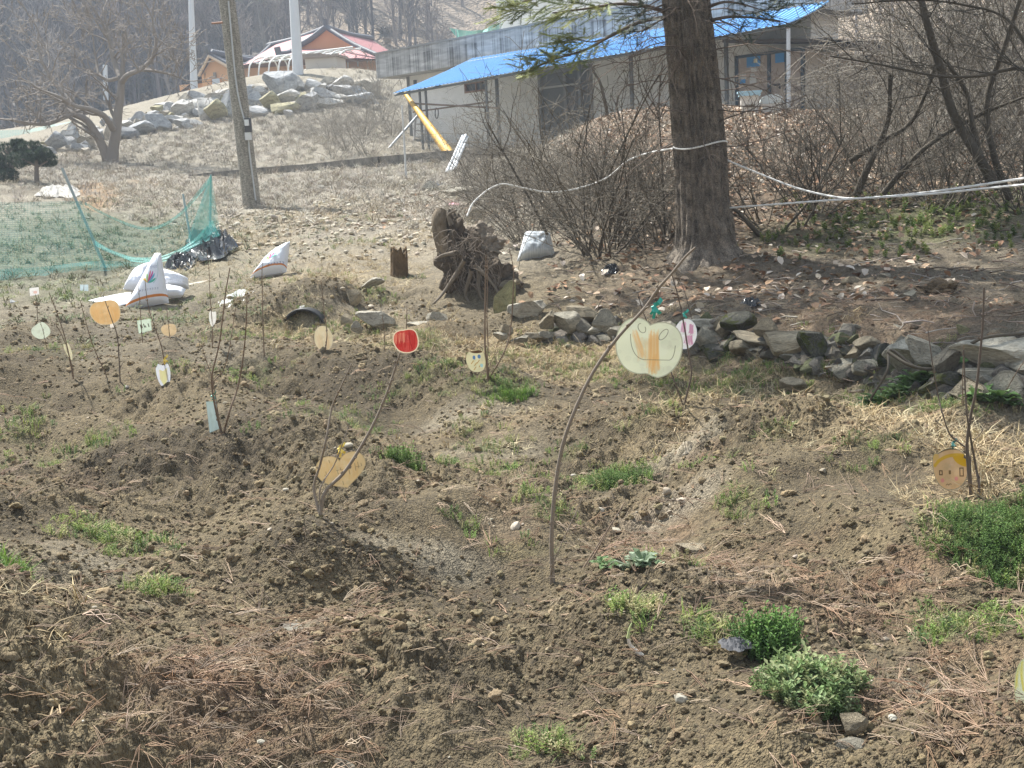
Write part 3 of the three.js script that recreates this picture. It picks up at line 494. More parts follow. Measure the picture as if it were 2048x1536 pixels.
// ---------------------------------------------------------------- dry stone wall along the bank
{
  rnd = mulberry(202);
  const wall = thing('dry_stone_wall', 'low mossy wall of rough field stones along the foot of the bank', 'stone wall', V(0, 0, 0));
  const Z7 = (x, y, w, h) => [900 + x * .3027, 380 + y * .3027, w * .3027, h * .3027], Z8 = (x, y, w, h) => [1428 + x * .3027, 380 + y * .3027, w * .3027, h * .3027];
  const a = [[755, 870, 140, 115, 'grey'], [880, 805, 150, 100, 'brown'], [865, 900, 115, 110, 'dark'], [1020, 890, 140, 130, 'grey'], [925, 945, 90, 64, 'pale'], [1010, 1000, 100, 110, 'grey'], [655, 870, 90, 110, 'brown'], [640, 960, 80, 60, 'grey'], [1090, 960, 90, 100, 'grey'], [1700, 880, 190, 80, 'pale'], [1690, 960, 150, 140, 'grey'], [1790, 905, 76, 90, 'brown'], [1910, 890, 165, 120, 'moss'], [1750, 1065, 170, 120, 'moss'], [1890, 1020, 110, 140, 'moss'], [1985, 1030, 180, 110, 'brown'], [2010, 1090, 90, 84, 'grey'], [1600, 1050, 110, 110, 'dark'], [1180, 940, 110, 140, 'grey'], [1290, 960, 130, 120, 'brown'], [1420, 960, 130, 130, 'grey'], [1530, 1000, 110, 110, 'grey'], [470, 990, 110, 44, 'grey'], [380, 930, 64, 90, 'tan'], [330, 965, 70, 50, 'pale'], [560, 960, 90, 50, 'brown']].map((q) => [...Z7(...q), q[4], (q[5] || 0)]);
  const b = [[45, 910, 80, 95, 'brown'], [345, 920, 135, 95, 'brown'], [255, 1020, 210, 100, 'brown', -.45], [465, 995, 275, 155, 'tan'], [280, 1085, 95, 84, 'dark'], [400, 1095, 120, 70, 'dark'], [510, 1110, 120, 60, 'grey'], [670, 1020, 155, 235, 'moss'], [790, 1090, 76, 110, 'brown'], [870, 1080, 110, 64, 'moss'], [1005, 1035, 125, 95, 'brown'], [820, 1180, 150, 125, 'grey', .5], [930, 1110, 160, 110, 'brown', .5], [1010, 1170, 120, 120, 'grey', .4], [1250, 1110, 200, 200, 'pale', .2], [1410, 1080, 205, 195, 'grey', -.3], [1250, 1000, 84, 62, 'grey'], [1130, 1120, 110, 130, 'moss'], [1360, 1215, 110, 80, 'moss'], [1160, 1245, 180, 60, 'brown'], [1550, 1130, 140, 150, 'dark'], [1590, 1260, 160, 110, 'moss'], [1860, 1085, 380, 175, 'pale', .05], [1850, 1225, 290, 115, 'grey'], [1700, 1330, 230, 155, 'brown'], [1930, 1350, 240, 180, 'grey'], [2090, 1200, 200, 200, 'grey'], [2150, 1380, 200, 200, 'moss'], [1480, 1310, 160, 130, 'moss'], [2080, 1060, 160, 120, 'brown']].map((q) => [...Z8(...q), q[4], (q[5] || 0)]);
  let k = 0;
  for (const [x, y, w, h, m, t] of [...a, ...b]) {
    // the wall's foot lies where its lowest course meets the plot
    const fy = x < 1250 ? 692 : x < 1500 ? lerp(706, 722, (x - 1250) / 250) : lerp(722, 812, clamp((x - 1500) / 400));
    const f = G(x, fy), d0 = Math.hypot(f.x, f.z), rise = clamp((fy - y - h * .3) / 90, 0, 1.2), d = d0 + .02 + rise * .28, s = d / FPX;
    stone('stone', wall, P(x, y, d), w * s * 1.3, h * s * 1.28, Math.min(w, h * 1.6) * s * 1.1, ROCKM[m], t, k++);
  }
  // small packing stones in the joints
  const items = []; for (let q = 0; q < 420; q++) { const x = rr(1100, 2080), fy = x < 1250 ? 692 : x < 1500 ? lerp(706, 722, (x - 1250) / 250) : lerp(722, 812, clamp((x - 1500) / 400)), f = G(x, fy), d = Math.hypot(f.x, f.z) + rr(.02, .35), xx = f.x / Math.hypot(f.x, f.z) * d, zz = f.z / Math.hypot(f.x, f.z) * d, s = rr(.02, .075); items.push([V(xx, midH(xx, zz) + s * rr(0, .6), zz), new THREE.Euler(rr(0, 6), rr(0, 6), 0), V(s * 1.3, s * .8, s), tint(pick([[.30, .27, .22], [.22, .20, .17], [.36, .33, .28], [.20, .21, .10]]), .2)]); }
  const m = new THREE.InstancedMesh(rockGeo(71, 3, 9, .05), rockMat([1, 1, 1]), items.length); m.name = 'packing_stones'; items.forEach(([p, e, s, c], i) => { M4.compose(p, QQ.setFromEuler(e), s); m.setMatrixAt(i, M4); m.setColorAt(i, CC.setRGB(...c)); }); m.userData.kind = 'stuff'; wall.add(m);
}
// single rocks lying about: [column, row of centre, width, height, material, tilt, label]
{
  rnd = mulberry(203); let k = 3;
  for (const [x, y, w, h, m, t, label, dd] of [
    [1010, 607, 44, 66, 'yellow', -.35, 'upright yellow mossy block of stone right of the torn up roots'], [1022, 575, 38, 28, 'tan', .1, 'flat brown stone balanced on the yellow mossy block'], [1016, 553, 22, 18, 'pale', 0, 'small reddish pale stone on top of the mossy block'], [1058, 624, 68, 54, 'pale', -.5, 'large pale slab tilted against the bank beside the mossy block'],
    [877, 637, 36, 32, 'pale', 0, 'white rounded stone half buried left of the mossy block'], [838, 654, 44, 22, 'pale', 0, 'flat white stone in the grass above the red card'], [752, 636, 62, 44, 'pale', 0, 'broad pale stone right of the culvert'], [692, 640, 30, 28, 'tan', 0, 'rounded tan stone beside the culvert mouth'], [712, 655, 22, 18, 'pale', 0, 'little pale stone before the broad stone by the culvert'], [743, 570, 42, 20, 'pale', .3, 'light flat stone on the slope below the small stump'],
    [705, 592, 26, 36, 'tan', 0, 'upright tan stone on the bank above the culvert'], [1812, 599, 46, 30, 'grey', 0, 'grey boulder on the needle strewn bank beside the earth hump'], [1706, 562, 34, 22, 'tan', .1, 'tan stone lying on the bank among twigs'], [1768, 556, 20, 18, 'grey', 0, 'small grey stone on the bank by the flat stick'], [1930, 662, 28, 24, 'yellow', -.3, 'greenish egg shaped stone above the right end of the wall'], [1790, 655, 32, 16, 'pale', 0, 'flat pale stone lying above the wall between roots'], [1832, 653, 36, 18, 'brown', 0, 'flat brown stone lying above the middle of the wall'],
    [1586, 774, 46, 30, 'tan', -.3, 'tan stone lying in the grass below the wall'], [1702, 1440, 52, 46, 'tan', .1, 'big tan stone in the front soil below the leafy weed clumps'], [1890, 1465, 38, 30, 'tan', 0, 'sandy stone near the cut stubs in the front right corner'], [1700, 1490, 50, 24, 'grey', .2, 'grey flat stone sunk in the soil below the big tan stone'], [1380, 1098, 52, 26, 'tan', 0, 'tan flat stone among pine needles right of the main sapling'], [1320, 1020, 32, 22, 'tan', 0, 'smooth tan stone in the dry trodden patch below the weed tuft'], [1292, 1028, 22, 16, 'pale', 0, 'pale pebble touching the smooth tan stone'], [1342, 966, 20, 14, 'pale', 0, 'cream pebble right of the middle weed tuft'],
    [634, 1250, 42, 24, 'tan', .2, 'tan angular stone in the needles left of the front mound'], [582, 1254, 44, 16, 'pale', 0, 'white flat stone in the needles left of the tan angular stone'], [515, 1452, 38, 26, 'pale', 0, 'whitish stone in the needle heap at the bottom'], [540, 1464, 36, 22, 'grey', 0, 'grey stone right of the whitish stone in the needle heap'], [384, 1442, 36, 20, 'tan', 0, 'brownish stone at the left edge of the needle heap'], [688, 1528, 40, 20, 'grey', 0, 'rounded grey stone at the bottom edge of the picture'], [880, 972, 20, 14, 'grey', 0, 'small grey stone in the soil right of the heart card'],
    [860, 376, 34, 18, 'pale', 0, 'pale stone beside the dark scraps on the path'], [925, 384, 60, 16, 'pale', 0, 'long pale stone by the path below the brush'], [640, 375, 16, 12, 'pale', 0, 'small pale stone on the dry slope right of the utility pole'], [955, 430, 40, 34, 'pale', 0, 'pale stone lodged behind the top of the torn up roots'], [800, 432, 14, 10, 'tan', 0, 'tan stone on the stony slope above the small stump'], [252, 640, 16, 10, 'tan', 0, 'small tan stone just in front of the standing sack']]) {
    const g = G(x, y + h * .36), d = Math.hypot(g.x, g.z), s = d / FPX;
    const o = stone('rock', scene, P(x, y, d + .02), w * s * 1.12, h * s * 1.15, w * s * .8, ROCKM[m], t, k++); tag(o, label, 'rock');
  }
}
// ---------------------------------------------------------------- concrete store with blue canopy
const concTex = (() => { // weathered concrete with dark runs down its face
  const rs = mulberry(5), streak = Array.from({ length: 256 }, () => rs());
  return dataTex(512, (i, j, k) => { const s = streak[(i >> 2) % 256] * .45 + streak[((i >> 4) + 90) % 256] * .55, run = sstep(.35, .95, s) * (.35 + .65 * (j / 512)) , v = .72 - .30 * run + .35 * (nA[k] - .5) + .25 * (nC[k] - .5); return [v, v * .995, v * .98]; }, true);
})();
const plasterTex = dataTex(512, (i, j, k) => { const v = .93 + .10 * (nC[k] - .5) + .06 * (nB[k] - .5) - .16 * sstep(.55, .75, nA[k]) * sstep(.5, 0, j / 512); return [v, v * .99, v * .965]; }, true);
const CONC = new THREE.MeshStandardMaterial({ map: concTex, roughness: .95, bumpMap: rockBump, bumpScale: .006 }); concTex.repeat.set(.17, .9);
const PLASTER = new THREE.MeshStandardMaterial({ map: plasterTex, color: S([.96, .97, .98]), roughness: .95 }); plasterTex.repeat.set(.25, .33);
const STEEL = mat([.16, .17, .17], .6, { metalness: .3 }), GALV = mat([.50, .52, .53], .6, { metalness: .2 }), WOODD = mat([.20, .15, .11], .9), GLASSD = new THREE.MeshPhysicalMaterial({ color: S([.06, .075, .08]), roughness: .12, specularIntensity: 1 });
const O = P(828, 301, 44), THETA = -48 * Math.PI / 180;
const bmat = new THREE.Matrix4().makeRotationY(THETA).setPosition(O), binv = bmat.clone().invert();
function wallXY(px, py, zl) { // where the line of sight meets the plane z = zl of the store
  const o = V(0, EYE, 0).applyMatrix4(binv), d = ray(px, py).transformDirection(binv), t = (zl - o.z) / d.z; return V(o.x + d.x * t, o.y + d.y * t, zl);
}
const BL = wallXY(1622, 100, 0).x, SLX = wallXY(1629, 60, .75).x, WH = wallXY(860, 140, .75).y;
const backAt = (px, x) => { const o = V(0, EYE, 0).applyMatrix4(binv), d = ray(px, 60).transformDirection(binv), t = (x - o.x) / d.x; return o.z + d.z * t; };
const BACK = Math.min(-1.8, backAt(1672, SLX));
{
  const b = thing('concrete_store', 'low whitewashed store with a thick stained concrete roof slab', 'building', O, THETA);
  const door = [wallXY(1078, 180, 0), wallXY(1186, 180, 0)], win = [wallXY(929, 166, 0), wallXY(974, 181, 0)], wh = WH, low = -.8, bk = BACK + .5;
  const w = new GB(); // front wall with its openings, left open where window and door stand
  const dx0 = door[0].x, dx1 = door[1].x, wx0 = win[0].x, wx1 = win[1].x, wy1 = win[0].y, wy0 = win[1].y;
  w.box(0, low, -.2, wx0, wh, 0).box(wx0, low, -.2, wx1, wy0, 0).box(wx0, wy1, -.2, wx1, wh, 0).box(wx1, low, -.2, dx0, wh, 0).box(dx0, 2.2, -.2, dx1, wh, 0).box(dx1, low, -.2, BL, wh, 0);
  w.box(0, low, bk, .2, wh, -.2).box(BL - .2, low, bk, BL, wh, -.2).box(.2, low, bk, BL - .2, wh, bk + .2);
  w.build('wall', PLASTER, b);
  new GB().box(.2, -.1, bk + .2, BL - .2, 0, -.2).build('floor', CONC, b);
  const sl = new GB(); sl.box(-1.0, wh, BACK, SLX, wh + .86, .75); sl.build('roof_slab', CONC, b);
  new GB().box(-1.04, wh + .86, BACK - .04, SLX + .04, wh + .92, .79).build('roof_edge', mat([.30, .30, .29], .95), b);
  const f = part('window', new GB().box(wx0, wy0, -.12, wx0 + .06, wy1, .03).box(wx1 - .06, wy0, -.12, wx1, wy1, .03).box(wx0 + .06, wy0, -.12, wx1 - .06, wy0 + .06, .03).box(wx0 + .06, wy1 - .06, -.12, wx1 - .06, wy1, .03).box((wx0 + wx1) / 2 - .03, wy0 + .06, -.1, (wx0 + wx1) / 2 + .03, wy1 - .06, .0).geo(), mat([.28, .17, .12], .8), b);
  new GB().box(wx0 + .06, wy0 + .06, -.09, (wx0 + wx1) / 2 - .03, wy1 - .06, -.07).build('pane', GLASSD, f); new GB().box((wx0 + wx1) / 2 + .03, wy0 + .06, -.07, wx1 - .06, wy1 - .06, -.05).build('pane', GLASSD, f);
  const d = part('door', new GB().box(dx0, 0, -.14, dx0 + .1, 2.2, .05).box(dx1 - .1, 0, -.14, dx1, 2.2, .05).box(dx0 + .1, 2.08, -.14, dx1 - .1, 2.2, .05).box((dx0 + dx1) / 2 - .06, 0, -.12, (dx0 + dx1) / 2 + .06, 2.08, .03).geo(), mat([.23, .23, .22], .6), b);
  new GB().box(dx0 + .1, 0, -.1, (dx0 + dx1) / 2 - .06, 2.08, -.06).build('pane', mat([.15, .155, .15], .35), d); new GB().box((dx0 + dx1) / 2 + .06, 0, -.08, dx1 - .1, 2.08, -.04).build('pane', mat([.10, .105, .105], .3), d);
  new GB().box(dx0 + .06, 1.62, .052, dx1 - .4, 1.68, .08).build('door_rail', mat([.5, .5, .48], .6), d);
  // upper storey, set back, its left corner over the middle of the slab
  const ux = wallXY(994, 40, -1.1).x; new GB().box(ux, wh + .92, BACK + .2, ux + 9.2, wh + 4.2, -1.1).build('upper_storey', PLASTER, b);
  new GB().box(ux - .3, wh + 4.2, BACK, ux + 9.5, wh + 4.45, -.8).build('upper_roof', CONC, b);
  for (const px of [700]) new GB().box(.35, 2.36, 0.002, .43, 2.52, .1).build('wall_hook', STEEL, b);
  const cr = new GB(); cr.box(-.16, low, -.3, -.002, wh, .02); cr.build('corner_post', mat([.22, .22, .21], .9), b);
  new GB().box(dx1 + 3.5, low, .002, dx1 + 3.7, 2.9, .08).build('drain_pipe', STEEL, b);
  // canopy: ribbed blue sheets on a steel frame
  const c = thing('metal_canopy', 'bright blue ribbed metal canopy along the front of the concrete store', 'canopy', O, THETA), zo = 2.65, zi = .82, cA = wallXY(785, 187, zo), cB = wallXY(1575, 48, zo), rA = wallXY(942, 118, zi), rB = wallXY(1658, 4, zi), x0 = cA.x, x1 = cB.x, yo = cA.y;
  const rearX = (x) => lerp(rA.x, rB.x, (x - x0) / (x1 - x0)), rearY = (x) => lerp(rA.y, rB.y, (x - x0) / (x1 - x0)), yi = Math.min(rA.y, rB.y);
  const BLUE = new THREE.MeshStandardMaterial({ color: S([.23, .50, .86]), roughness: .3, metalness: 0 });
  const n = 16, sw = (x1 - x0) / n;
  const yoAt = (x) => lerp(cA.y, cB.y, (x - x0) / (x1 - x0)), mkSheet = (k) => {
    const g = new GB(), a = x0 + k * sw, ribs = 5, pts2 = [];
    for (let i = 0; i <= ribs; i++) { const t = a + sw * i / ribs; pts2.push([t, 0]); if (i < ribs) { pts2.push([t + sw / ribs * .7, 0], [t + sw / ribs * .78, .03], [t + sw / ribs * .92, .03]); } }
    const lift = (k % 2) * .004 + rr(-.006, .006);
    for (let i = 0; i < pts2.length - 1; i++) { const [xa, ya] = pts2[i], [xb, yb] = pts2[i + 1]; const rows = 3; for (let q = 0; q < rows; q++) { const t0 = q / rows, t1 = (q + 1) / rows, zz = (t) => lerp(zi, zo, t), xx = (x, t) => lerp(rearX(x), x, t), yy = (x, t) => lerp(rearY(x), yoAt(x), t) - .05 * Math.sin(Math.PI * t) + lift; g.quad(V(xx(xa, t1), yy(xa, t1) + ya, zz(t1)), V(xx(xb, t1), yy(xb, t1) + yb, zz(t1)), V(xx(xb, t0), yy(xb, t0) + yb, zz(t0)), V(xx(xa, t0), yy(xa, t0) + ya, zz(t0))); } }
    return g;
  };
  for (let k = 0; k < n; k++) mkSheet(k).build('roof_sheet', BLUE, c);
  const fr = new GB(); fr.tube([V(x0, yoAt(x0) - .05, zo - .1), V(x1, yoAt(x1) - .05, zo - .1)], .035, 6); fr.tube([V(rA.x, rA.y - .1, zi + .15), V(rB.x, rB.y - .1, zi + .15)], .035, 6);
  for (let k = 0; k <= 8; k++) { const x = lerp(x0 + .1, x1 - .1, k / 8); fr.tube([V(x, yoAt(x) - .06, zo - .06), V(rearX(x), rearY(x) - .1, zi + .1)], .028, 5); } fr.build('frame', STEEL, c);
  const post = (px, py, z, r, m) => { const q = wallXY(px, py, z), g = new GB(); const foot = V(q.x, low, z).applyMatrix4(bmat); g.tube([V(q.x, Math.max(low, midH(foot.x, foot.z) - O.y - .1), z), V(q.x, lerp(rearY(q.x), yoAt(q.x), (z - zi) / (zo - zi)) - .08, z)], r, 8); return g.build('post', m, c); };
  for (const [px, py] of [[842, 230], [854, 230], [974, 210]]) post(px, py, zo - .2, .042, STEEL);
  for (const [px, py] of [[995, 200], [1160, 180], [1263, 160], [1453, 150]]) post(px, py, 1.2, .06, STEEL);
  post(1577, 140, zo - .15, .05, mat([.62, .66, .70], .5, { metalness: .2 }));
  const g2 = new GB(), A0 = wallXY(828, 207, zo - .2), A1 = wallXY(1000, 216, zo - .2), B0 = wallXY(826, 224, zo - .25), B1 = wallXY(985, 203, zo - .25); g2.tube([A0, A1], .03, 6); g2.tube([B0, B1], .026, 6); g2.build('cross_bar', WOODD, c);
  // the store room at the right end: tan panels with dark frames, blue boards, under a lean-to roof
  const s = thing('cold_room', 'tan panelled lean-to store room with blue boards on its doors', 'shed', O, THETA);
  const q0 = wallXY(1474, 160, .9).x, q1 = wallXY(1606, 160, .9).x, TAN = mat([.38, .31, .26], .75), FR = mat([.035, .06, .085], .6), top = wallXY(1530, 104, .9).y;
  new GB().box(q0 + .06, low, .1, q1 - .03, top - .02, .86).build('room_wall', TAN, s);
  const xs = [q0, wallXY(1539, 150, .9).x, wallXY(1574, 150, .9).x, q1];
  for (let i = 0; i < 3; i++) { const p = new GB().box(xs[i] + .05, low, .862, xs[i + 1] - .05, top - .06, .90).build('door_panel', TAN, s); }
  for (const x of xs) new GB().box(x - .045, low, .864, x + .045, top, .94).build('door_frame', FR, s);
  new GB().box(q0 + .045, top - .08, .866, q1 - .045, top - .002, .93).build('door_frame', FR, s);
  const BB = mat([.05, .24, .52], .6), WP = mat([.55, .55, .53], .8), board = (x0p, y0p, x1p, y1p, m, name, o = .905) => { const a = wallXY(x0p, y0p, o), e = wallXY(x1p, y1p, o); return new GB().box(a.x, e.y, o, e.x, a.y, o + .02).build(name, m, s); };
  board(1494, 111, 1521, 132, BB, 'blue_board'); board(1551, 104, 1569, 124, BB, 'blue_board'); board(1508, 118, 1515, 125, mat([.6, .56, .35], .8), 'sticker', .927);
  board(1503, 136, 1517, 142, WP, 'notice'); board(1502, 147, 1510, 152, WP, 'notice'); board(1500, 155, 1513, 166, WP, 'notice'); board(1480, 149, 1492, 158, WP, 'notice'); board(1480, 158.5, 1491, 166, mat([.08, .3, .62], .7), 'notice');
  const la = wallXY(1545, 171, .94), lb = wallXY(1569, 168, .94); new GB().box(la.x, la.y - .02, .925, lb.x, la.y + .03, .97).box((la.x + lb.x) / 2, la.y - .1, .926, (la.x + lb.x) / 2 + .05, la.y - .021, .965).build('bolt', mat([.06, .05, .045], .7, { metalness: .5 }), s);
  // its right flank, running back past the corner of the store
  const fl = 7.0, PALE = mat([.55, .50, .43], .8), TAN2 = mat([.44, .37, .29], .8); let zc = .86; const widths = [1.5, 1.4, 1.7, 1.2, 1.2];
  widths.forEach((wd, i) => { new GB().box(q1 + 1.2 - 1.2, low, zc - wd + .06, q1 + .05, top - .1, zc).build('side_panel', i ? TAN2 : PALE, s); new GB().box(q1 - .01, low, zc - wd, q1 + .09, top - .1, zc - wd + .058).build('side_frame', FR, s); zc -= wd; });
  const rf = new GB(); rf.quad(V(q0 - .2, top + .35, 1.25), V(q1 + .9, top + .02, 1.25), V(q1 + .9, top + .02, -6.5), V(q0 - .2, top + .35, -6.5)); rf.quad(V(q0 - .2, top + .43, 1.25), V(q0 - .2, top + .43, -6.5), V(q1 + .9, top + .1, -6.5), V(q1 + .9, top + .1, 1.25)); rf.quad(V(q0 - .2, top + .35, 1.25), V(q0 - .2, top + .43, 1.25), V(q1 + .9, top + .1, 1.25), V(q1 + .9, top + .02, 1.25)); rf.build('lean_to_roof', mat([.10, .085, .075], .9), s);
  // green debris net hung on the roof
  const net = new GB(), nz = .2, na2 = wallXY(898, 56, nz), nb = wallXY(1000, 44, nz), nc = wallXY(1002, 66, nz), ndq = wallXY(916, 78, nz), ne = wallXY(912, 58, nz);
  const NET2 = new THREE.MeshStandardMaterial({ color: S([.16, .52, .42]), roughness: .7, transparent: true, opacity: .72, side: THREE.DoubleSide });
  for (let i = 0; i < 10; i++) { const t0 = i / 10, t1 = (i + 1) / 10, top_ = (t) => ne.clone().lerp(nb, t).add(V(0, -.16 * Math.sin(Math.PI * t), .12 * Math.sin(t * 17))), bot = (t) => ndq.clone().lerp(nc, t).add(V(0, 0, .12 * Math.sin(t * 13))); net.quad(bot(t0), bot(t1), top_(t1), top_(t0)); } net.tri(ne, na2, ndq);
  const nt = thing('green_net', 'small green net stretched over the roof edge of the concrete store', 'net', O, THETA); net.build('netting', NET2, nt); for (const q of [ne, nb]) new GB().tube([V(q.x, wh + .92, nz), V(q.x, q.y + .03, nz)], .02, 5).build('net_pole', GALV, nt);
}
// things leaning at the left end of the store
function bar(name, label, cat, a, b2, r0, r1, m, group, sides = 8) { const c = a.clone().lerp(b2, .5), g = new GB().tube([a.clone().sub(c), V(0, 0, 0), b2.clone().sub(c)], [r0, (r0 + r1) / 2, r1], sides); const o = g.build(name, m, scene); o.position.copy(c); return tag(o, label, cat, group); }
const YEL = mat([.62, .36, .045], .6);
{ const gy = G(903, 318), dy = Math.hypot(gy.x, gy.z);
  bar('yellow_beam', 'thick orange yellow beam leaning from the canopy corner to the ground', 'beam', P(906, 317, dy), P(810, 187, 41.3), .17, .07, YEL, null, 6);
  bar('steel_tube', 'pale steel tube propped slanting beside the yellow beam', 'tube', P(768, 308, 40), P(838, 228, 41.2), .045, .045, GALV);
  bar('thin_pole', 'thin upright grey pole standing before the concrete kerb', 'pole', P(813, 364, 27), P(804, 210, 27.2), .025, .018, mat([.52, .52, .5], .7));
  const lad = thing('ladder', 'small wooden ladder standing against the white wall', 'ladder', V(0, 0, 0)), LW = mat([.40, .37, .33], .9), l0 = [P(827, 300, 42.4), P(832, 222, 43)], l1 = [P(849, 298, 42.2), P(853, 226, 42.8)];
  new GB().tube(l0, .035, 6).build('rail', LW, lad); new GB().tube(l1, .035, 6).build('rail', LW, lad); for (let k = 1; k < 6; k++) new GB().tube([l0[0].clone().lerp(l0[1], k / 6), l1[0].clone().lerp(l1[1], k / 6)], .025, 5).build('rung', LW, lad);
  for (const [x0, y0, x1, y1, n] of [[893, 345, 926, 272, 'leftmost'], [901, 343, 932, 270, 'middle'], [908, 340, 935, 274, 'rightmost']]) bar('pipe', `galvanised pipe in the leaning bundle before the store, the ${n} of three`, 'pipe', P(x0, y0, 28), P(x1, y1, 31), .04, .04, GALV);
  const hose = thing('hose_loop', 'loop of black hose hanging from the bar on the white wall', 'hose', V(0, 0, 0)), hp = []; for (let k = 0; k <= 12; k++) { const a = k / 12 * 5.6 + .4; hp.push(P(873.5 + 3 * Math.sin(a), 226 - 11 * Math.cos(a), 42.2)); } new GB().tube(smoothPath(hp, 30), .02, 5).build('hose', mat([.04, .04, .04], .7), hose);
}
{ // concrete kerb along the slope
  const k = thing('concrete_kerb', 'long low grey concrete kerb running along the slope to the store', 'kerb', V(0, 0, 0)), gk = new GB(), q = [[380, 349, 352], [500, 337, 347], [620, 328, 341], [760, 313, 333], [900, 301, 320], [1010, 296, 312]];
  for (let i = 0; i < q.length - 1; i++) {
    const top = (c) => P(c[0], c[1], Math.hypot(G(c[0], c[2]).x, G(c[0], c[2]).z)), a = top(q[i]), b = top(q[i + 1]), dir = V(b.x - a.x, 0, b.z - a.z).normalize(), nx = -dir.z, nz = dir.x, s = nz > 0 ? 1 : -1, o = V(nx * s * .18, 0, nz * s * .18), dn = V(0, -.9, 0);
    const [a1, b1, a2, b2] = [a.clone().add(o), b.clone().add(o), a.clone().sub(o), b.clone().sub(o)], uv = (x, y) => [x, -.6, y, -.6, y, 0, x, 0];
    gk.quad(a1.clone().add(dn), b1.clone().add(dn), b1, a1, null, uv(i * 3, i * 3 + 3)); gk.quad(a1, b1, b2, a2, null, uv(i * 3, i * 3 + 3)); gk.quad(a2.clone().add(dn), a2, b2, b2.clone().add(dn), null, uv(i * 3, i * 3 + 3));
  }
  gk.build('kerb_wall', mat([.33, .30, .25], 1, { map: rockTexA, bumpMap: rockBump, bumpScale: .01 }), k);
}
{ // beehives before the cold room
  const hv = (px, w, h, label, kind) => {
    const g = G(px, 226), d = Math.hypot(g.x, g.z) + .25, s = d / FPX, c = P(px, 217, d), t = thing('beehive', label, 'beehive', c, -.15, 'beehives on the leaf mound'), W = w * s / 2, Hh = h * s, D = W * .8, body = mat([.66, .62, .55], .8), lid = mat([.40, .62, .74], .6);
    if (kind) { new GB().box(-W * .9, -.2, -D, W * .9, Hh * .72, D).build('hive_box', body, t); const b = new GB(); b.box(-W * 1.12, Hh * .72, -D * 1.15, W * 1.12, Hh * .9, D * 1.15); b.box(-W * 1.25, Hh * .9, -D * 1.2, W * 1.25, Hh, D * 1.2); b.build('lid', lid, t); new GB().box(-W * .5, .03, D + .002, W * .5, .07, D + .03).build('entrance', mat([.12, .09, .06], .9), t); }
    else { new GB().box(-W * .85, -.2, -D, W * .85, Hh * .35, D).build('hive_box', body, t); const g2 = new GB(), q = []; for (let k = 0; k <= 8; k++) { const a = Math.PI * k / 8; q.push(V(-Math.cos(a) * W * 1.1, Hh * .35 + Math.pow(Math.sin(a), .7) * Hh * .65, 0)); } for (let k = 0; k < 8; k++) { const a = q[k], b = q[k + 1]; g2.quad(V(a.x, a.y, D), V(b.x, b.y, D), V(b.x, b.y, -D), V(a.x, a.y, -D)); g2.tri(V(0, Hh * .3, D), V(b.x, b.y, D), V(a.x, a.y, D)); } g2.build('cover', mat([.60, .66, .66], .7), t); }
  };
  hv(1499, 36, 32, 'white beehive box with a pale blue lid on the leaf mound', 1); hv(1543, 40, 26, 'low beehive under a rounded whitish cover on the leaf mound', 0);
}
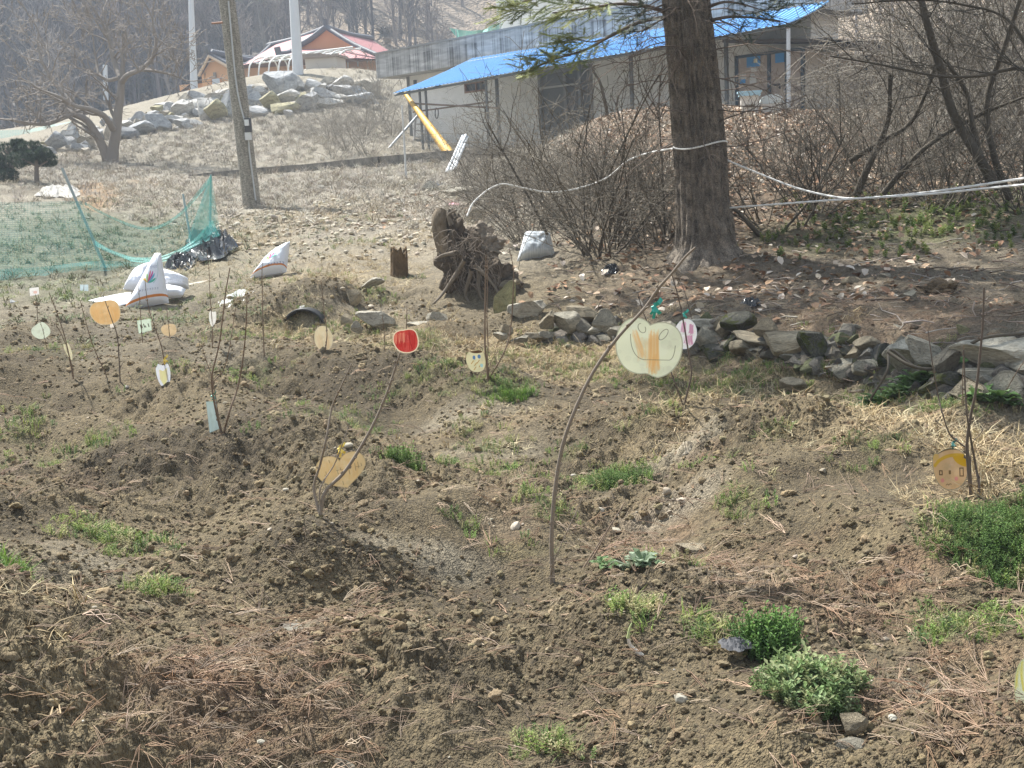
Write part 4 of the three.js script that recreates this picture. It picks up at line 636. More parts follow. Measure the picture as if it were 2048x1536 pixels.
// ---------------------------------------------------------------- orange house with tiled roofs above the boulders
const HD = 72;
{
  const hp = P(480, 192, HD), yaw = -.30, t = thing('tiled_house', 'orange wooden house with red tiled roof and dark ridge tiles above the boulders', 'house', hp, yaw);
  const im = new THREE.Matrix4().makeRotationY(yaw).setPosition(hp).invert();
  const at = (px, py, z) => { const o = V(0, EYE, 0).applyMatrix4(im), d = ray(px, py).transformDirection(im), k = (z - o.z) / d.z; return V(o.x + d.x * k, o.y + d.y * k, z); };
  const WALLM = mat([.72, .42, .22], .85), WOODM = mat([.60, .29, .14], .85), CREAM = mat([.62, .47, .33], .8), DARKT = mat([.10, .105, .12], .6);
  const redTex = dataTex(128, (i, j) => { const r = Math.abs(((i % 16) / 16) * 2 - 1), v = .75 + .25 * r - (j % 32 < 4 ? .2 : 0); return [v, v, v]; }, false); redTex.repeat.set(.5, .5);
  const RED = new THREE.MeshStandardMaterial({ color: S([.48, .20, .20]), roughness: .7, map: redTex, bumpMap: redTex, bumpScale: .05, side: THREE.DoubleSide });
  const z1 = 0, zb = -8, L = at(488, 140, z1).x, R = at(757, 140, z1).x + 2.5, eav = at(620, 120, 1).y;
  // main block
  const w = new GB(); w.box(L, -1.5, zb, R, eav, z1); w.build('wall', WALLM, t);
  for (const [a, b, c, d] of [[521, 152, 536, 171], [537, 148, 550, 171], [604, 145, 616, 158]]) { const p = at(a, b, .05), q = at(c, d, .05); const f = new GB().box(p.x - .08, q.y - .08, 0.003, q.x + .08, p.y + .08, .05).build('window', mat([.75, .76, .76], .6), t); new GB().box(p.x, q.y, .052, q.x, p.y, .07).build('pane', mat([.16, .22, .24], .15), f); }
  // roof: gable turned towards us over a tiled skirt, long slope running down to the left
  const ap = at(653, 58, -1.4), gl = at(598, 98, -1.4), gr = at(714, 97, -1.4), sl = at(560, 112, 1.1), sr = at(764, 118, 1.1), gm = new GB();
  gm.tri(gl, gr, ap); gm.build('gable', WOODM, t);
  const sk = new GB(); sk.quad(sl, sr, gr, gl, null, [sl.x, 0, sr.x, 0, gr.x, 3, gl.x, 3]); sk.quad(sr, V(sr.x + .5, sr.y, zb), V(gr.x + .4, gr.y, zb), gr, null, [0, 0, 8, 0, 8, 3, 0, 3]); sk.build('skirt_roof', RED, t);
  const lt = at(536, 92, -4), ll = at(482, 131, .6), lf = new GB(); const apb = V(ap.x, ap.y, zb), glb = V(gl.x, gl.y, zb);
  lf.quad(ll, sl, gl, at(540, 96, -3.4), null, [ll.x, 0, sl.x, 0, gl.x, 3, ll.x + 2, 3]); lf.quad(at(540, 96, -3.4), gl, ap, at(560, 84, -5), null, [0, 0, 3, 0, 3, 3, 0, 3]); lf.quad(ap, gr, V(gr.x, gr.y, zb), apb, null, [0, 0, 3, 0, 3, 8, 0, 8]); lf.build('roof', RED, t);
  const soffit = new GB(); soffit.quad(V(L, eav - .05, z1), V(R, eav - .05, z1), V(sr.x, sr.y - .06, 1.1), V(sl.x, sl.y - .06, 1.1)); soffit.quad(V(L - 1, eav - .2, z1 - 1), V(L + 3, eav - .05, z1), V(sl.x, sl.y - .06, 1.1), V(ll.x, ll.y - .06, .6)); soffit.build('eaves', mat([.28, .17, .11], .9), t);
  const ridge = (a, b, n, r) => { const g = new GB(); const A = a.clone(), B = b.clone(), sag = smoothPath([A, A.clone().lerp(B, .5).add(V(0, -.12, .05)), B], 10); g.tube(sag, r, 6); g.build('ridge_tiles', DARKT, t); };
  ridge(ap.clone().add(V(0, .1, .1)), gl.clone().add(V(-.2, .08, .15)), 8, .17); ridge(ap.clone().add(V(0, .1, .1)), sr.clone().add(V(0, .1, 0)), 8, .14); ridge(gl.clone().add(V(0, .1, .1)), sl.clone().add(V(0, .12, 0)), 8, .16); ridge(ap.clone().add(V(0, .12, -.2)), at(536, 91, -5), 8, .17); ridge(at(541, 91, -4.6), ll.clone().add(V(.1, .05, -.3)), 8, .12); ridge(ap.clone().add(V(0, .1, 0)), apb.clone().add(V(0, .1, 0)), 8, .18);
  new GB().tube([ap.clone().add(V(0, 0, .1)), ap.clone().add(V(.02, .55, .1))], .15, 6).build('finial', DARKT, t); new GB().tube([sl.clone().add(V(-.02, -.1, 0)), sl.clone().add(V(-.1, .5, .1))], .2, 6).build('finial', DARKT, t);
  // left wing with its own small gable
  const g = thing('tiled_house', 'small orange wing with a white door and grey tiled gable left of the red roof', 'house', hp, yaw), wl = at(403, 150, 1.2), wr = at(455, 150, 1.2), wz = 1.2, wt = at(430, 120, wz).y;
  const wa = at(427, 116, wz), el = at(398, 150, wz + .3), er = at(458, 133, wz + .3);
  const ww = new GB(); const p0 = V(wl.x, -1.5, wz), p1 = V(wr.x, -1.5, wz), p2 = V(wr.x, er.y + .1, wz), p3 = V(wl.x, el.y + .4, wz); ww.quad(p0, p1, p2, p3); ww.tri(p3, p2, V(wa.x, wa.y, wz)); ww.quad(p1, V(wr.x, -1.5, wz - 6), V(wr.x, er.y, wz - 6), p2); ww.quad(V(wl.x, -1.5, wz - 6), p0, p3, V(wl.x, p3.y, wz - 6)); ww.build('wall', WALLM, g);
  const dA = at(425, 158, wz), dB = at(443, 190, wz); const df = new GB().box(dA.x - .1, -1.2, wz + .003, dB.x + .1, dA.y + .1, wz + .05).build('door_frame', WOODM, g); new GB().box(dA.x, -1.2, wz + .052, dB.x, dA.y, wz + .07).build('door', mat([.62, .66, .7], .5), g);
  const lpA = at(429, 145, wz + .1); new GB().tube([lpA, lpA.clone().add(V(0, -.3, 0))], .1, 6).build('wall_lamp', mat([.25, .22, .18], .6), g);
  const rr0 = (a, b) => { const q = new GB(), u = V(0, .16, 0), bk = V(0, 0, -6.5); q.quad(a, b, b.clone().add(bk), a.clone().add(bk)); q.quad(a.clone().add(u), a.clone().add(u).add(bk), b.clone().add(u).add(bk), b.clone().add(u)); q.quad(a, a.clone().add(u), b.clone().add(u), b); return q; };
  const apx = V(wa.x, wa.y + .12, wz + .45); rr0(el, apx).build('roof', DARKT, g); rr0(apx, er).build('roof', DARKT, g); new GB().tube([el.clone().add(V(0, -.05, .05)), apx.clone().add(V(0, -.05, .05)), er.clone().add(V(0, -.05, .05))], .1, 5).build('barge_board', CREAM, g);
  new GB().tube([apx.clone().add(V(-.05, .25, -6)), apx.clone().add(V(0, .12, 0)), apx.clone().add(V(-.05, .55, .15))], .15, 6).build('ridge_tiles', DARKT, g); new GB().tube([apx.clone().add(V(0, .2, -.3)), at(506, 122, -1)], .18, 6).build('ridge_tiles', DARKT, g);
  // low shed left of the wing
  const sd = thing('shed', 'low orange shed under a dark roof at the far left end of the house', 'shed', hp, yaw), s0 = at(360, 185, 0), s1 = at(402, 150, 0); new GB().box(s0.x, -1.6, -4, s1.x + .4, at(385, 168, 0).y, 0).build('wall', WALLM, sd); const sr2 = new GB(); sr2.quad(at(356, 190, .5), at(404, 156, .5), V(s1.x + .3, s1.y + .8, -4), V(s0.x, s0.y + .8, -4)); sr2.quad(at(356, 190, .5).add(V(0, .12, 0)), V(s0.x, s0.y + .92, -4), V(s1.x + .3, s1.y + .92, -4), at(404, 156, .5).add(V(0, .12, 0))); sr2.build('roof', DARKT, sd);
}
{ // bare hoops of a small greenhouse before the house
  const d = 66, t = thing('greenhouse_frame', 'bare white hoops of a small greenhouse before the orange house', 'greenhouse frame', V(0, 0, 0)), W = mat([.70, .70, .66], .5), tops = [];
  for (let k = 0; k < 10; k++) { const x = lerp(497, 676, k / 9) , yb = lerp(173, 148, k / 9), h = lerp(58, 50, k / 9), w = 30, a = []; for (let q = 0; q <= 10; q++) { const s = q / 10, an = Math.PI * s; a.push(P(x + (1 - Math.cos(an)) * w, yb - (q === 0 ? 0 : 18 + (h - 18) * Math.pow(Math.sin(an), .6)), d + 2.4 * s)); } new GB().tube(smoothPath(a, 16), .042, 5).build('hoop', W, t); tops.push(a[5]); }
  const rail = (f0, q) => { const g = new GB(); g.tube([P(f0[0], f0[1], d + q), P(f0[2], f0[3], d + q)], .05, 5); g.build('rail', W, t); }; rail([498, 156, 676, 131], 0); rail([512, 127, 690, 104], .7); rail([527, 116, 706, 94], 1.2); rail([545, 118, 722, 97], 1.7);
  const s = thing('plywood_hut', 'small grey hut with plastic sheet walls inside the greenhouse hoops', 'hut', P(645, 158, 64), -.2); new GB().box(-.9, -.6, -1.5, .85, 1.1, 0).build('wall', mat([.55, .50, .43], .8), s); new GB().box(-1.05, 1.1, -1.6, 1.0, 1.22, .15).box(-1.1, 1.22, -1.6, 0, 1.34, .1).build('roof', mat([.28, .22, .17], .9), s);
}
// ---------------------------------------------------------------- poles
{
  const CW = mat([.60, .63, .66], .5), g0 = (px, py, d) => P(px, py, d);
  bar('lamp_pole', 'thin pale pole rising left of the orange house', 'pole', P(389, 196, 64), P(381, -30, 64), .20, .13, CW);
  bar('lamp_pole', 'thicker pale pole rising before the red roof', 'pole', P(597, 158, 58), P(585, -40, 58), .27, .20, CW);
  bar('far_pole', 'grey pole standing at the foot of the hill behind the bare tree', 'pole', P(212, 200, 86), P(210, 130, 86), .18, .16, CW);
  const base = G(506, 415), d = Math.hypot(base.x, base.z), top = P(440, -110, d - .3), c = base.clone().add(V(0, -.3, 0));
  const up = thing('utility_pole', 'leaning grey concrete utility pole beside the path', 'utility pole', base), wtex = dataTex(256, (i, j) => { const v = .55 + .3 * (nA[(j * 512 + i * 7 % 512)] - .5) + .3 * (nD[j * 1024 + i] - .5); return [v, v * .97, v * .9]; }, true);
  new GB().tube([V(0, -.4, 0), top.clone().sub(base).multiplyScalar(.5), top.clone().sub(base)], [.175, .16, .145], 16).build('pole', new THREE.MeshStandardMaterial({ map: wtex, roughness: .95, bumpMap: rockBump, bumpScale: .006 }), up);
  const on = (py) => { const t = (415 - py) / 525; return top.clone().sub(base).multiplyScalar(t); }, B = (py, w, h, z, m, n, ox = .12) => { const q = on(py); new GB().box(q.x + ox - w / 2, q.y - h / 2, q.z + z, q.x + ox + w / 2, q.y + h / 2, q.z + z + .09).build(n, m, up); };
  B(246, .12, .26, .13, mat([.07, .07, .075], .5), 'meter_box', .14); B(241, .07, .11, .222, mat([.7, .72, .72], .4), 'meter_glass', .14); B(268, .11, .14, .14, mat([.62, .63, .63], .5), 'sign_plate', .12);
  const cb = new GB(); cb.tube(smoothPath([on(400).add(V(.10, 0, .15)), on(300).add(V(.10, 0, .16)), on(262).add(V(.11, 0, .17)), on(180).add(V(.02, 0, .17)), on(0).add(V(.06, 0, .16))], 20), .016, 5); cb.build('conduit', GALV, up);
  const bn = on(243); new GB().tube([bn.clone().add(V(0, -.03, 0)), bn.clone().add(V(0, .03, 0))], .168, 16, false).build('band', GALV, up);
  const fr = on(40); new GB().tube([fr.clone().add(V(-.32, 0, .05)), fr.clone().add(V(-.1, 0, .1))], .02, 5).build('step_bolt', mat([.3, .16, .1], .8), up);
}
// ---------------------------------------------------------------- bare branching
function branch(b, p, dir, len, r, depth, o) {   // o: wander, up, kids, ratio, minR, sides
  const n = Math.max(3, Math.round(4 + depth)), path = [p.clone()], d = dir.clone().normalize(); let q = p.clone();
  for (let i = 0; i < n; i++) { d.add(V(rr(-1, 1), rr(-1, 1), rr(-1, 1)).multiplyScalar(o.wander)).add(V(0, o.up, 0)).normalize(); q = q.clone().addScaledVector(d, len / n); path.push(q); }
  b.tube(path, (t) => Math.max(o.minR * .8, r * (1 - .62 * t)), depth > 2 ? o.sides : 3, false);
  if (depth <= 0) return;
  const k = o.kids[Math.min(depth, o.kids.length - 1)];
  for (let i = 0; i < k; i++) {
    const t = .25 + .72 * (i + rnd()) / k, j = Math.min(n - 1, Math.floor(t * n)), s = path[j].clone().lerp(path[j + 1], t * n - j), T = V().subVectors(path[j + 1], path[j]).normalize();
    const side = V(rr(-1, 1), rr(-1, 1), rr(-1, 1)); side.addScaledVector(T, -side.dot(T)).normalize();
    branch(b, s, T.multiplyScalar(rr(.5, 1)).addScaledVector(side, rr(.5, 1.1)), len * o.ratio * rr(.7, 1.2), Math.max(o.minR, r * (1 - .6 * t) * .62), depth - 1, o);
  }
}
const BARKF = mat([.20, .17, .145], .95), BARKG = mat([.26, .225, .19], .95), BARKS = mat([.185, .14, .105], .95), BARKL = mat([.30, .255, .215], .95);
{ // bare two stemmed tree on the slope
  rnd = mulberry(301); const g = G(218, 324), d = Math.hypot(g.x, g.z), t = thing('bare_tree', 'bare wide branching tree with forked trunk on the slope at the left', 'tree', g), L = (px, py, q = 0) => P(px, py, d + q).sub(g);
  const tr = new GB(), cr = new GB(), opt = { wander: .28, up: .05, kids: [0, 3, 3, 3], ratio: .6, minR: .012, sides: 5 };
  const limb = (ps, r0, r1, kids, dep, len) => { const p = smoothPath(ps, 16); (r0 > .09 ? tr : cr).tube(p, (u) => lerp(r0, r1, u), 8, false); for (let i = 0; i < kids; i++) { const u = .3 + .7 * (i + rnd()) / kids, k = Math.min(15, Math.floor(u * 16)), T = V().subVectors(p[k + 1], p[k]).normalize(), s = V(rr(-1, 1), rr(-.4, 1), rr(-1, 1)).normalize(); branch(cr, p[k], T.multiplyScalar(.7).add(s), len * rr(.7, 1.2), Math.max(.02, lerp(r0, r1, u) * .5), dep, opt); } branch(cr, p[16], V().subVectors(p[16], p[15]), len, r1, dep, opt); };
  tr.tube([L(224, 330), L(223, 318), L(226, 300)], [.30, .24, .20], 9, false);
  limb([L(216, 325), L(208, 300), L(192, 268), L(172, 240), L(144, 227)], .17, .10, 3, 2, 1.2);
  limb([L(144, 227), L(120, 238, -.5), L(90, 248, -1), L(52, 246, -1.2), L(24, 240, -1.4)], .088, .04, 7, 2, 1.1);
  limb([L(172, 242), L(150, 214, .6), L(128, 190, 1), L(104, 158, 1.3), L(82, 118, 1.5), L(76, 85, 1.7)], .10, .03, 9, 3, 1.5);
  limb([L(226, 300), L(232, 262), L(236, 225), L(241, 190), L(243, 160)], .19, .11, 2, 2, 1.2);
  limb([L(226, 258, -.3), L(208, 232, -.8), L(178, 218, -1.2), L(150, 212, -1.4), L(122, 195, -1.6)], .11, .05, 7, 3, 1.3);
  limb([L(243, 160), L(232, 135, .5), L(222, 95, .8), L(216, 60, 1), L(208, 25, 1.2)], .11, .03, 9, 3, 1.5);
  limb([L(243, 165), L(256, 150, -.5), L(282, 138, -.8), L(304, 118, -1), L(312, 80, -1.2), L(306, 50, -1.2)], .10, .03, 9, 3, 1.4);
  limb([L(240, 155), L(214, 160, .8), L(198, 148, 1.2), L(192, 120, 1.6), L(186, 80, 1.8)], .07, .025, 7, 3, 1.3);
  limb([L(282, 140), L(310, 142, -.6), L(345, 150, -1), L(370, 160, -1.2)], .06, .02, 6, 3, 1.0);
  tr.build('trunk', BARKG, t); cr.build('crown', BARKG, t);
}
{ // small trained pines at the left edge
  rnd = mulberry(302); const spr = (() => { const b = new GB(); for (let k = 0; k < 26; k++) { const a = rr(0, 6.28), e = rr(-.2, 1.4), dir = V(Math.cos(a) * Math.cos(e), Math.sin(e), Math.sin(a) * Math.cos(e)), l = rr(.10, .17), s = V(-Math.sin(a), 0, Math.cos(a)).multiplyScalar(.007); b.tri(V(0, 0, 0).add(s), dir.clone().multiplyScalar(l), V(0, 0, 0).sub(s)); } return b.geo(); })();
  const pm = new THREE.MeshStandardMaterial({ color: 0xffffff, roughness: .8, side: THREE.DoubleSide });
  for (const [bx, by, tx, clumps, lab] of [[74, 368, 72, [[62, 296, 20, 12], [84, 308, 18, 11], [44, 318, 24, 14], [95, 322, 18, 12], [70, 312, 18, 10]], 'small trained pine with rounded dark green tufts, the right one of two'], [24, 362, 26, [[10, 300, 22, 14], [36, 288, 12, 8], [22, 326, 26, 14], [-4, 330, 20, 14], [16, 352, 18, 12], [40, 302, 12, 8]], 'small trained pine with rounded dark green tufts cut by the left edge']]) {
    const g = G(bx, by), d = Math.hypot(g.x, g.z), t = thing('pine_tree', lab, 'tree', g), s = d / FPX; const tr = new GB(); const L = (x, y, q = 0) => P(x, y, d + q).sub(g);
    tr.tube(smoothPath([L(bx, by + 4), L(bx - 1, by - 30), L(tx, by - 58)], 8), (u) => .07 * (1 - .5 * u), 6); clumps.forEach(([x, y], i) => tr.tube([L(bx - 1, Math.min(by - 8, y + 14)), L(x, y)], .025, 5)); tr.build('trunk', BARKF, t);
    const it = []; for (const [x, y, w, h] of clumps) { const c = L(x, y, rr(-.3, .3)); for (let k = 0; k < 330; k++) { const u = V(rr(-1, 1), rr(-1, 1), rr(-1, 1)); if (u.length() > 1) u.normalize(); it.push([c.clone().add(V(u.x * w * s, u.y * h * s, u.z * w * s)), rr(.8, 1.4) * .42, tint(pick([[.035, .06, .035], [.05, .085, .045], [.065, .10, .05]]), .3)]); } }
    const im = new THREE.InstancedMesh(spr, pm, it.length); im.name = 'crown'; it.forEach(([p, sc, c], i) => { M4.compose(p, QQ.setFromEuler(EU.set(rr(-.5, .5), rr(0, 6.28), rr(-.5, .5))), V(sc, sc, sc)); im.setMatrixAt(i, M4); im.setColorAt(i, CC.setRGB(...c)); }); im.userData.kind = 'stuff'; t.add(im);
  }
}
{ // wood on the hill: bare trees
  rnd = mulberry(303); const kinds = [];
  for (let v = 0; v < 5; v++) { const b = new GB(), h = rr(6, 8), o = { wander: .16, up: .12, kids: [0, 3, 4], ratio: .55, minR: .022, sides: 4 }; const p = [V(0, -.4, 0), V(rr(-.2, .2), h * .35, rr(-.2, .2)), V(rr(-.4, .4), h * .7, rr(-.4, .4)), V(rr(-.6, .6), h, rr(-.6, .6))]; b.tube(p, [.15, .11, .07, .025], 5, false); for (let k = 0; k < 13; k++) { const t = .25 + .72 * k / 13, i = Math.min(2, Math.floor(t * 3)), a = rr(0, 6.28); branch(b, p[i].clone().lerp(p[i + 1], t * 3 - i), V(Math.cos(a), rr(.5, 1.3), Math.sin(a)), h * rr(.2, .34) * (1.15 - t * .5), .05 * (1.1 - t * .6), 2, o); } kinds.push(b.geo()); }
  const it = []; const put = (n, a0, a1, d0, d1, keep) => { for (let k = 0; k < n; k++) { const az = rr(a0, a1), d = lerp(d0, d1, Math.pow(rnd(), .8)), x = Math.sin(az) * d, z = -Math.cos(az) * d; if (!keep(x, z, az)) continue; const s = rr(.65, 1.25); it.push([V(x, midH(x, z) - .3, z), new THREE.Euler(rr(-.06, .06), rr(0, 6.28), rr(-.06, .06)), V(s, s * rr(.9, 1.25), s), tint(pick([[.17, .145, .135], [.21, .18, .165], [.13, .115, .115], [.26, .225, .20]]), .2)]); } };
  put(1300, -.72, -.20, 88, 150, () => true); put(650, -.72, -.05, 92, 165, () => true); put(210, -.2, .7, 92, 170, (x, z) => fbm(x * .06, z * .06, 3, 51) > -.02);
  for (let v = 0; v < 5; v++) scatter('hill_wood', 'bare grey brown wood covering the hazy hillside', kinds[v], mat([1, 1, 1], .95), it.filter((_, i) => i % 5 === v));
  const scr = []; for (let k = 0; k < 6500; k++) { const az = rr(-.62, .62), d = rr(82, 160), x = Math.sin(az) * d, z = -Math.cos(az) * d; if (fbm(x * .08, z * .08, 3, 53) + .15 < rnd() * .5) continue; const s = rr(3, 8); scr.push([V(x, midH(x, z), z), new THREE.Euler(0, rr(0, 6.28), 0), V(s * 1.6, s, s * 1.6), tint(pick([[.22, .17, .13], [.30, .23, .16], [.17, .15, .12], [.37, .28, .18]]), .2)]); }
  scatter('hill_scrub', 'dry scrub and withered grass over the hazy hillside', bladeTuft(16, .12, .012, .16, 77), DRYM, scr);
  // trees on the open slope that stand out one by one
  let q = 0; for (const [px, py, h, lab] of [[787, 36, 5, 'dark slim bare tree on the bare tan slope of the hill above the green net'], [835, 58, 4, 'short crooked bare tree low on the tan slope of the hill beside the roof net'], [700, 62, 5.5, 'bare tree on the hill just right of the pale round boulder']]) { const g = hit(midH, px, py, 80, 300), t = thing('hill_tree', lab, 'tree', g), m = part('crown', kinds[q++ % 5], BARKF, t); m.scale.setScalar(h / 7); }
  const gb = hit(midH, 697, 44, 80, 300); tag(stone('boulder', scene, gb.clone().add(V(0, .2, 0)), 1.0, .8, .9, ROCKM.pale, 0, 2), 'pale round boulder alone on the hill above the red roof', 'boulder');
}
// ---------------------------------------------------------------- the conifer by the bank
{
  rnd = mulberry(401);
  const g = TRUNK0.clone(); g.y = midH(g.x, g.z); const d = Math.hypot(g.x, g.z), t = thing('conifer', 'big rough barked conifer with a white rope round its trunk on the bank', 'tree', g), L = (x, y, q = 0) => P(x, y, d + q).sub(g);
  const axis = smoothPath([L(1414, 545), L(1411, 470), L(1404, 380), L(1398, 280), L(1385, 130), L(1371, 0), L(1345, -260), L(1320, -700), L(1300, -1400), L(1290, -1900)], 220);
  const wAt = (p) => { const y = p.y; return y < .1 ? .255 + .07 * (1 - y / .1) : y < .55 ? lerp(.255, .232, (y - .1) / .45) : Math.max(.03, lerp(.232, .185, clamp((y - .55) / 2.2)) - Math.max(0, y - 2.75) * .017); };
  const sides = 150, pos = [], uv = [], idx = []; let len = 0;
  axis.forEach((p, i) => {
    if (i) len += p.distanceTo(axis[i - 1]);
    const r0 = wAt(p);
    for (let s = 0; s <= sides; s++) {
      const a = (s % sides) / sides * 6.28319, cx = Math.cos(a), sz = Math.sin(a), yy = p.y;
      const rid = Math.abs(N3(cx * 8.5, yy * 1.25, sz * 8.5 + 3)) * .9 + Math.abs(N3(cx * 17, yy * 5.5, sz * 17)) * .5, pl = N3(cx * 2.2, yy * 1.1, sz * 2.2);
      const flare = yy < .5 ? .05 * Math.pow(1 - yy / .5, 2) * (.4 + .9 * Math.max(0, Math.cos(a * 5 + 1.3))) : 0;
      const r = r0 * (1 + .05 * pl) + flare + .026 - .046 * Math.pow(clamp(1 - rid * 2.1), 1.5) + .006 * N3(cx * 30, yy * 18, sz * 30);
      pos.push(p.x + cx * r, p.y, p.z + sz * r); uv.push(s / sides * 5, len * 3);
    }
  });
  for (let i = 0; i < axis.length - 1; i++) for (let s = 0; s < sides; s++) { const a = i * (sides + 1) + s; idx.push(a, a + sides + 1, a + 1, a + 1, a + sides + 1, a + sides + 2); }
  const bg = new THREE.BufferGeometry(); bg.setAttribute('position', new THREE.Float32BufferAttribute(pos, 3)); bg.setAttribute('uv', new THREE.Float32BufferAttribute(uv, 2)); bg.setIndex(idx); bg.computeVertexNormals();
  const btex = dataTex(512, (i, j) => { const k = (j * 512 + i), f = nB[((j >> 1) * 512 + (i * 3) % 512)], v = .50 + .28 * (f - .5) + .42 * (nD[k] - .5) + .35 * (nC[k] - .5); return [v * .98, v * .92, v * .85]; }, true);
  part('trunk', bg, new THREE.MeshStandardMaterial({ map: btex, color: S([.98, .95, .90]), roughness: 1, bumpMap: btex, bumpScale: .018 }), t);
  const br = new GB(), tw = new GB(), sprigs = [], TW = mat([.15, .115, .09], .95);
  const sprig = (() => { const b = new GB(); b.tube([V(0, 0, 0), V(.18, 0, 0)], .002, 3, false); const r = mulberry(9); for (let k = 0; k < 64; k++) { const x = .005 + .175 * k / 63, a = (k % 2 ? 1 : -1) * (.5 + .75 * r()), e = (r() - .3) * .9, l = .022 * (.75 + .5 * r()), dr = V(.55, Math.sin(e) * .6, a).normalize().multiplyScalar(l); b.tri(V(x - .0028, 0, 0), V(x + dr.x, dr.y, dr.z), V(x + .0028, 0, 0)); } for (let q = 0; q < 4; q++) { const x0 = .03 + .035 * q, s = q % 2 ? 1 : -1, e = V(x0 + .05, 0, s * .055); b.tube([V(x0, 0, 0), e], .0014, 3, false); for (let k = 0; k < 18; k++) { const p = V(x0, 0, 0).lerp(e, k / 17), dd = V(.5 + r() * .6, (r() - .35) * .7, (k % 2 ? 1 : -1) * (r() + .2)).normalize().multiplyScalar(.019); b.tri(p.clone().add(V(-.0026, 0, 0)), p.clone().add(dd), p.clone().add(V(.0026, 0, 0))); } } return b.geo(); })();
  const spray = (pts2, r0, n, sc, cols) => { const p = smoothPath(pts2, 14); br.tube(p, (u) => r0 * (1 - .75 * u), 5, false); for (let k = 0; k < n; k++) { const u = .25 + .75 * Math.sqrt(rnd()), i = Math.min(13, Math.floor(u * 14)), q = p[i].clone().lerp(p[i + 1], u * 14 - i), T = V().subVectors(p[i + 1], p[i]).normalize(), yaw = Math.atan2(-T.z, T.x) + rr(-1.1, 1.1); q.add(V(rr(-.1, .1) * sc, rr(-.06, .06) * sc, rr(-.1, .1) * sc)); sprigs.push([q, new THREE.Euler(rr(-.5, .5), yaw, rr(-.7, .35), 'YXZ'), sc * rr(.8, 1.3), tint(pick(cols), .25)]); } };
  const DK = [[.045, .07, .03], [.06, .09, .035], [.035, .055, .025]], LT = [[.25, .29, .06], [.19, .24, .055], [.13, .18, .045], [.31, .33, .07]];
  // boughs in view
  spray([L(1338, 26), L(1290, 12, -.3), L(1235, 8, -.6), L(1170, 18, -.9), L(1105, 26, -1.1)], .022, 46, 1.1, LT);
  spray([L(1336, 34), L(1280, 44, -.4), L(1225, 70, -.8), L(1170, 100, -1.1), L(1110, 118, -1.4), L(1062, 140, -1.6)], .020, 64, 1.1, LT);
  spray([L(1225, 70, -.8), L(1185, 84, -1), L(1150, 78, -1.2), L(1120, 84, -1.3)], .008, 28, 1, LT);
  spray([L(1335, -10), L(1250, -30, -.6), L(1150, -20, -1.2), L(1060, 0, -1.7), L(1020, 12, -1.9)], .022, 50, 1.1, LT);
  spray([L(1330, 8), L(1300, 20, -.6), L(1260, 34, -1)], .01, 22, 1, DK); spray([L(1320, 40), L(1290, 60, -.6), L(1262, 66, -.9)], .008, 12, .9, DK);
  spray([L(1416, 42), L(1460, 34, -.3), L(1510, 36, -.5), L(1560, 44, -.7)], .018, 22, .95, DK); spray([L(1416, 14), L(1450, 4, -.3), L(1490, 10, -.6), L(1530, 22, -.8)], .016, 22, 1, DK); spray([L(1440, 40), L(1470, 54, -.3), L(1492, 66, -.5)], .008, 9, .8, DK); spray([L(1510, 36, -.5), L(1560, 42, -.6), L(1600, 56, -.7)], .008, 8, .8, DK);
  spray([L(1416, -10), L(1470, -22, -.3), L(1540, -14, -.7), L(1580, 0, -1)], .018, 20, 1, DK);
  // whorls above the frame
  for (let k = 0; k < 92; k++) { const h = lerp(3.5, 12.6, Math.pow(k / 91, .95)), i = axis.findIndex((p) => p.y > h), p = axis[i < 0 ? 219 : i], a = k * 2.4 + rr(-.3, .3), R = 3.5 * Math.pow(1 - h / 13.6, .75) + .3, dx = Math.cos(a), dz = Math.sin(a); spray([p.clone(), p.clone().add(V(dx * R * .4, .12, dz * R * .4)), p.clone().add(V(dx * R * .75, -.05 * R, dz * R * .75)), p.clone().add(V(dx * R, -.16 * R, dz * R))], .028, 30, 2.5, DK); }
  // dead lower twigs
  for (let k = 0; k < 46; k++) { const i = 70 + Math.floor(rnd() * 60), p = axis[i], a = rr(0, 6.28); branch(tw, p.clone().add(V(Math.cos(a) * .2, 0, Math.sin(a) * .2)), V(Math.cos(a), rr(-.5, .3), Math.sin(a)), rr(.4, 1.1), .008, 2, { wander: .25, up: -.06, kids: [0, 3, 4], ratio: .5, minR: .002, sides: 4 }); }
  br.build('bough', TW, t); tw.build('dead_twigs', TW, t);
  const im = new THREE.InstancedMesh(sprig, new THREE.MeshPhysicalMaterial({ color: 0xffffff, roughness: .7, side: THREE.DoubleSide, transmission: .2, thickness: 0 }), sprigs.length); im.name = 'foliage'; im.userData.kind = 'stuff';
  sprigs.forEach(([p, e, s, c], i) => { M4.compose(p, QQ.setFromEuler(e), V(s, s, s)); im.setMatrixAt(i, M4); im.setColorAt(i, CC.setRGB(...c)); }); t.add(im);
  // ropes
  const RP = mat([.80, .79, .76], .7);
  const rope = (label, ps, r) => { const c = ps[Math.floor(ps.length / 2)].clone(), o = thing('rope', label, 'rope', c), p = smoothPath(ps.map((q) => q.clone().sub(c)), 70), b = new GB(); for (let s = 0; s < 3; s++) b.tube(p.map((q, i) => q.clone().add(V(Math.cos(i * .9 + s * 2.1) * r * .5, Math.sin(i * .9 + s * 2.1) * r * .5, 0))), r * .62, 5); b.build('strand', RP, o); return o; };
  const wrap = []; for (let k = 0; k <= 12; k++) { const a = Math.PI * .98 - k / 12 * Math.PI * .96, y = 293 + 6 * Math.sin(k / 12 * 6); const c = L(1400, y - 6).add(g); wrap.push(V(c.x + Math.cos(a) * .25, c.y - .02, c.z + Math.sin(a) * .25)); }
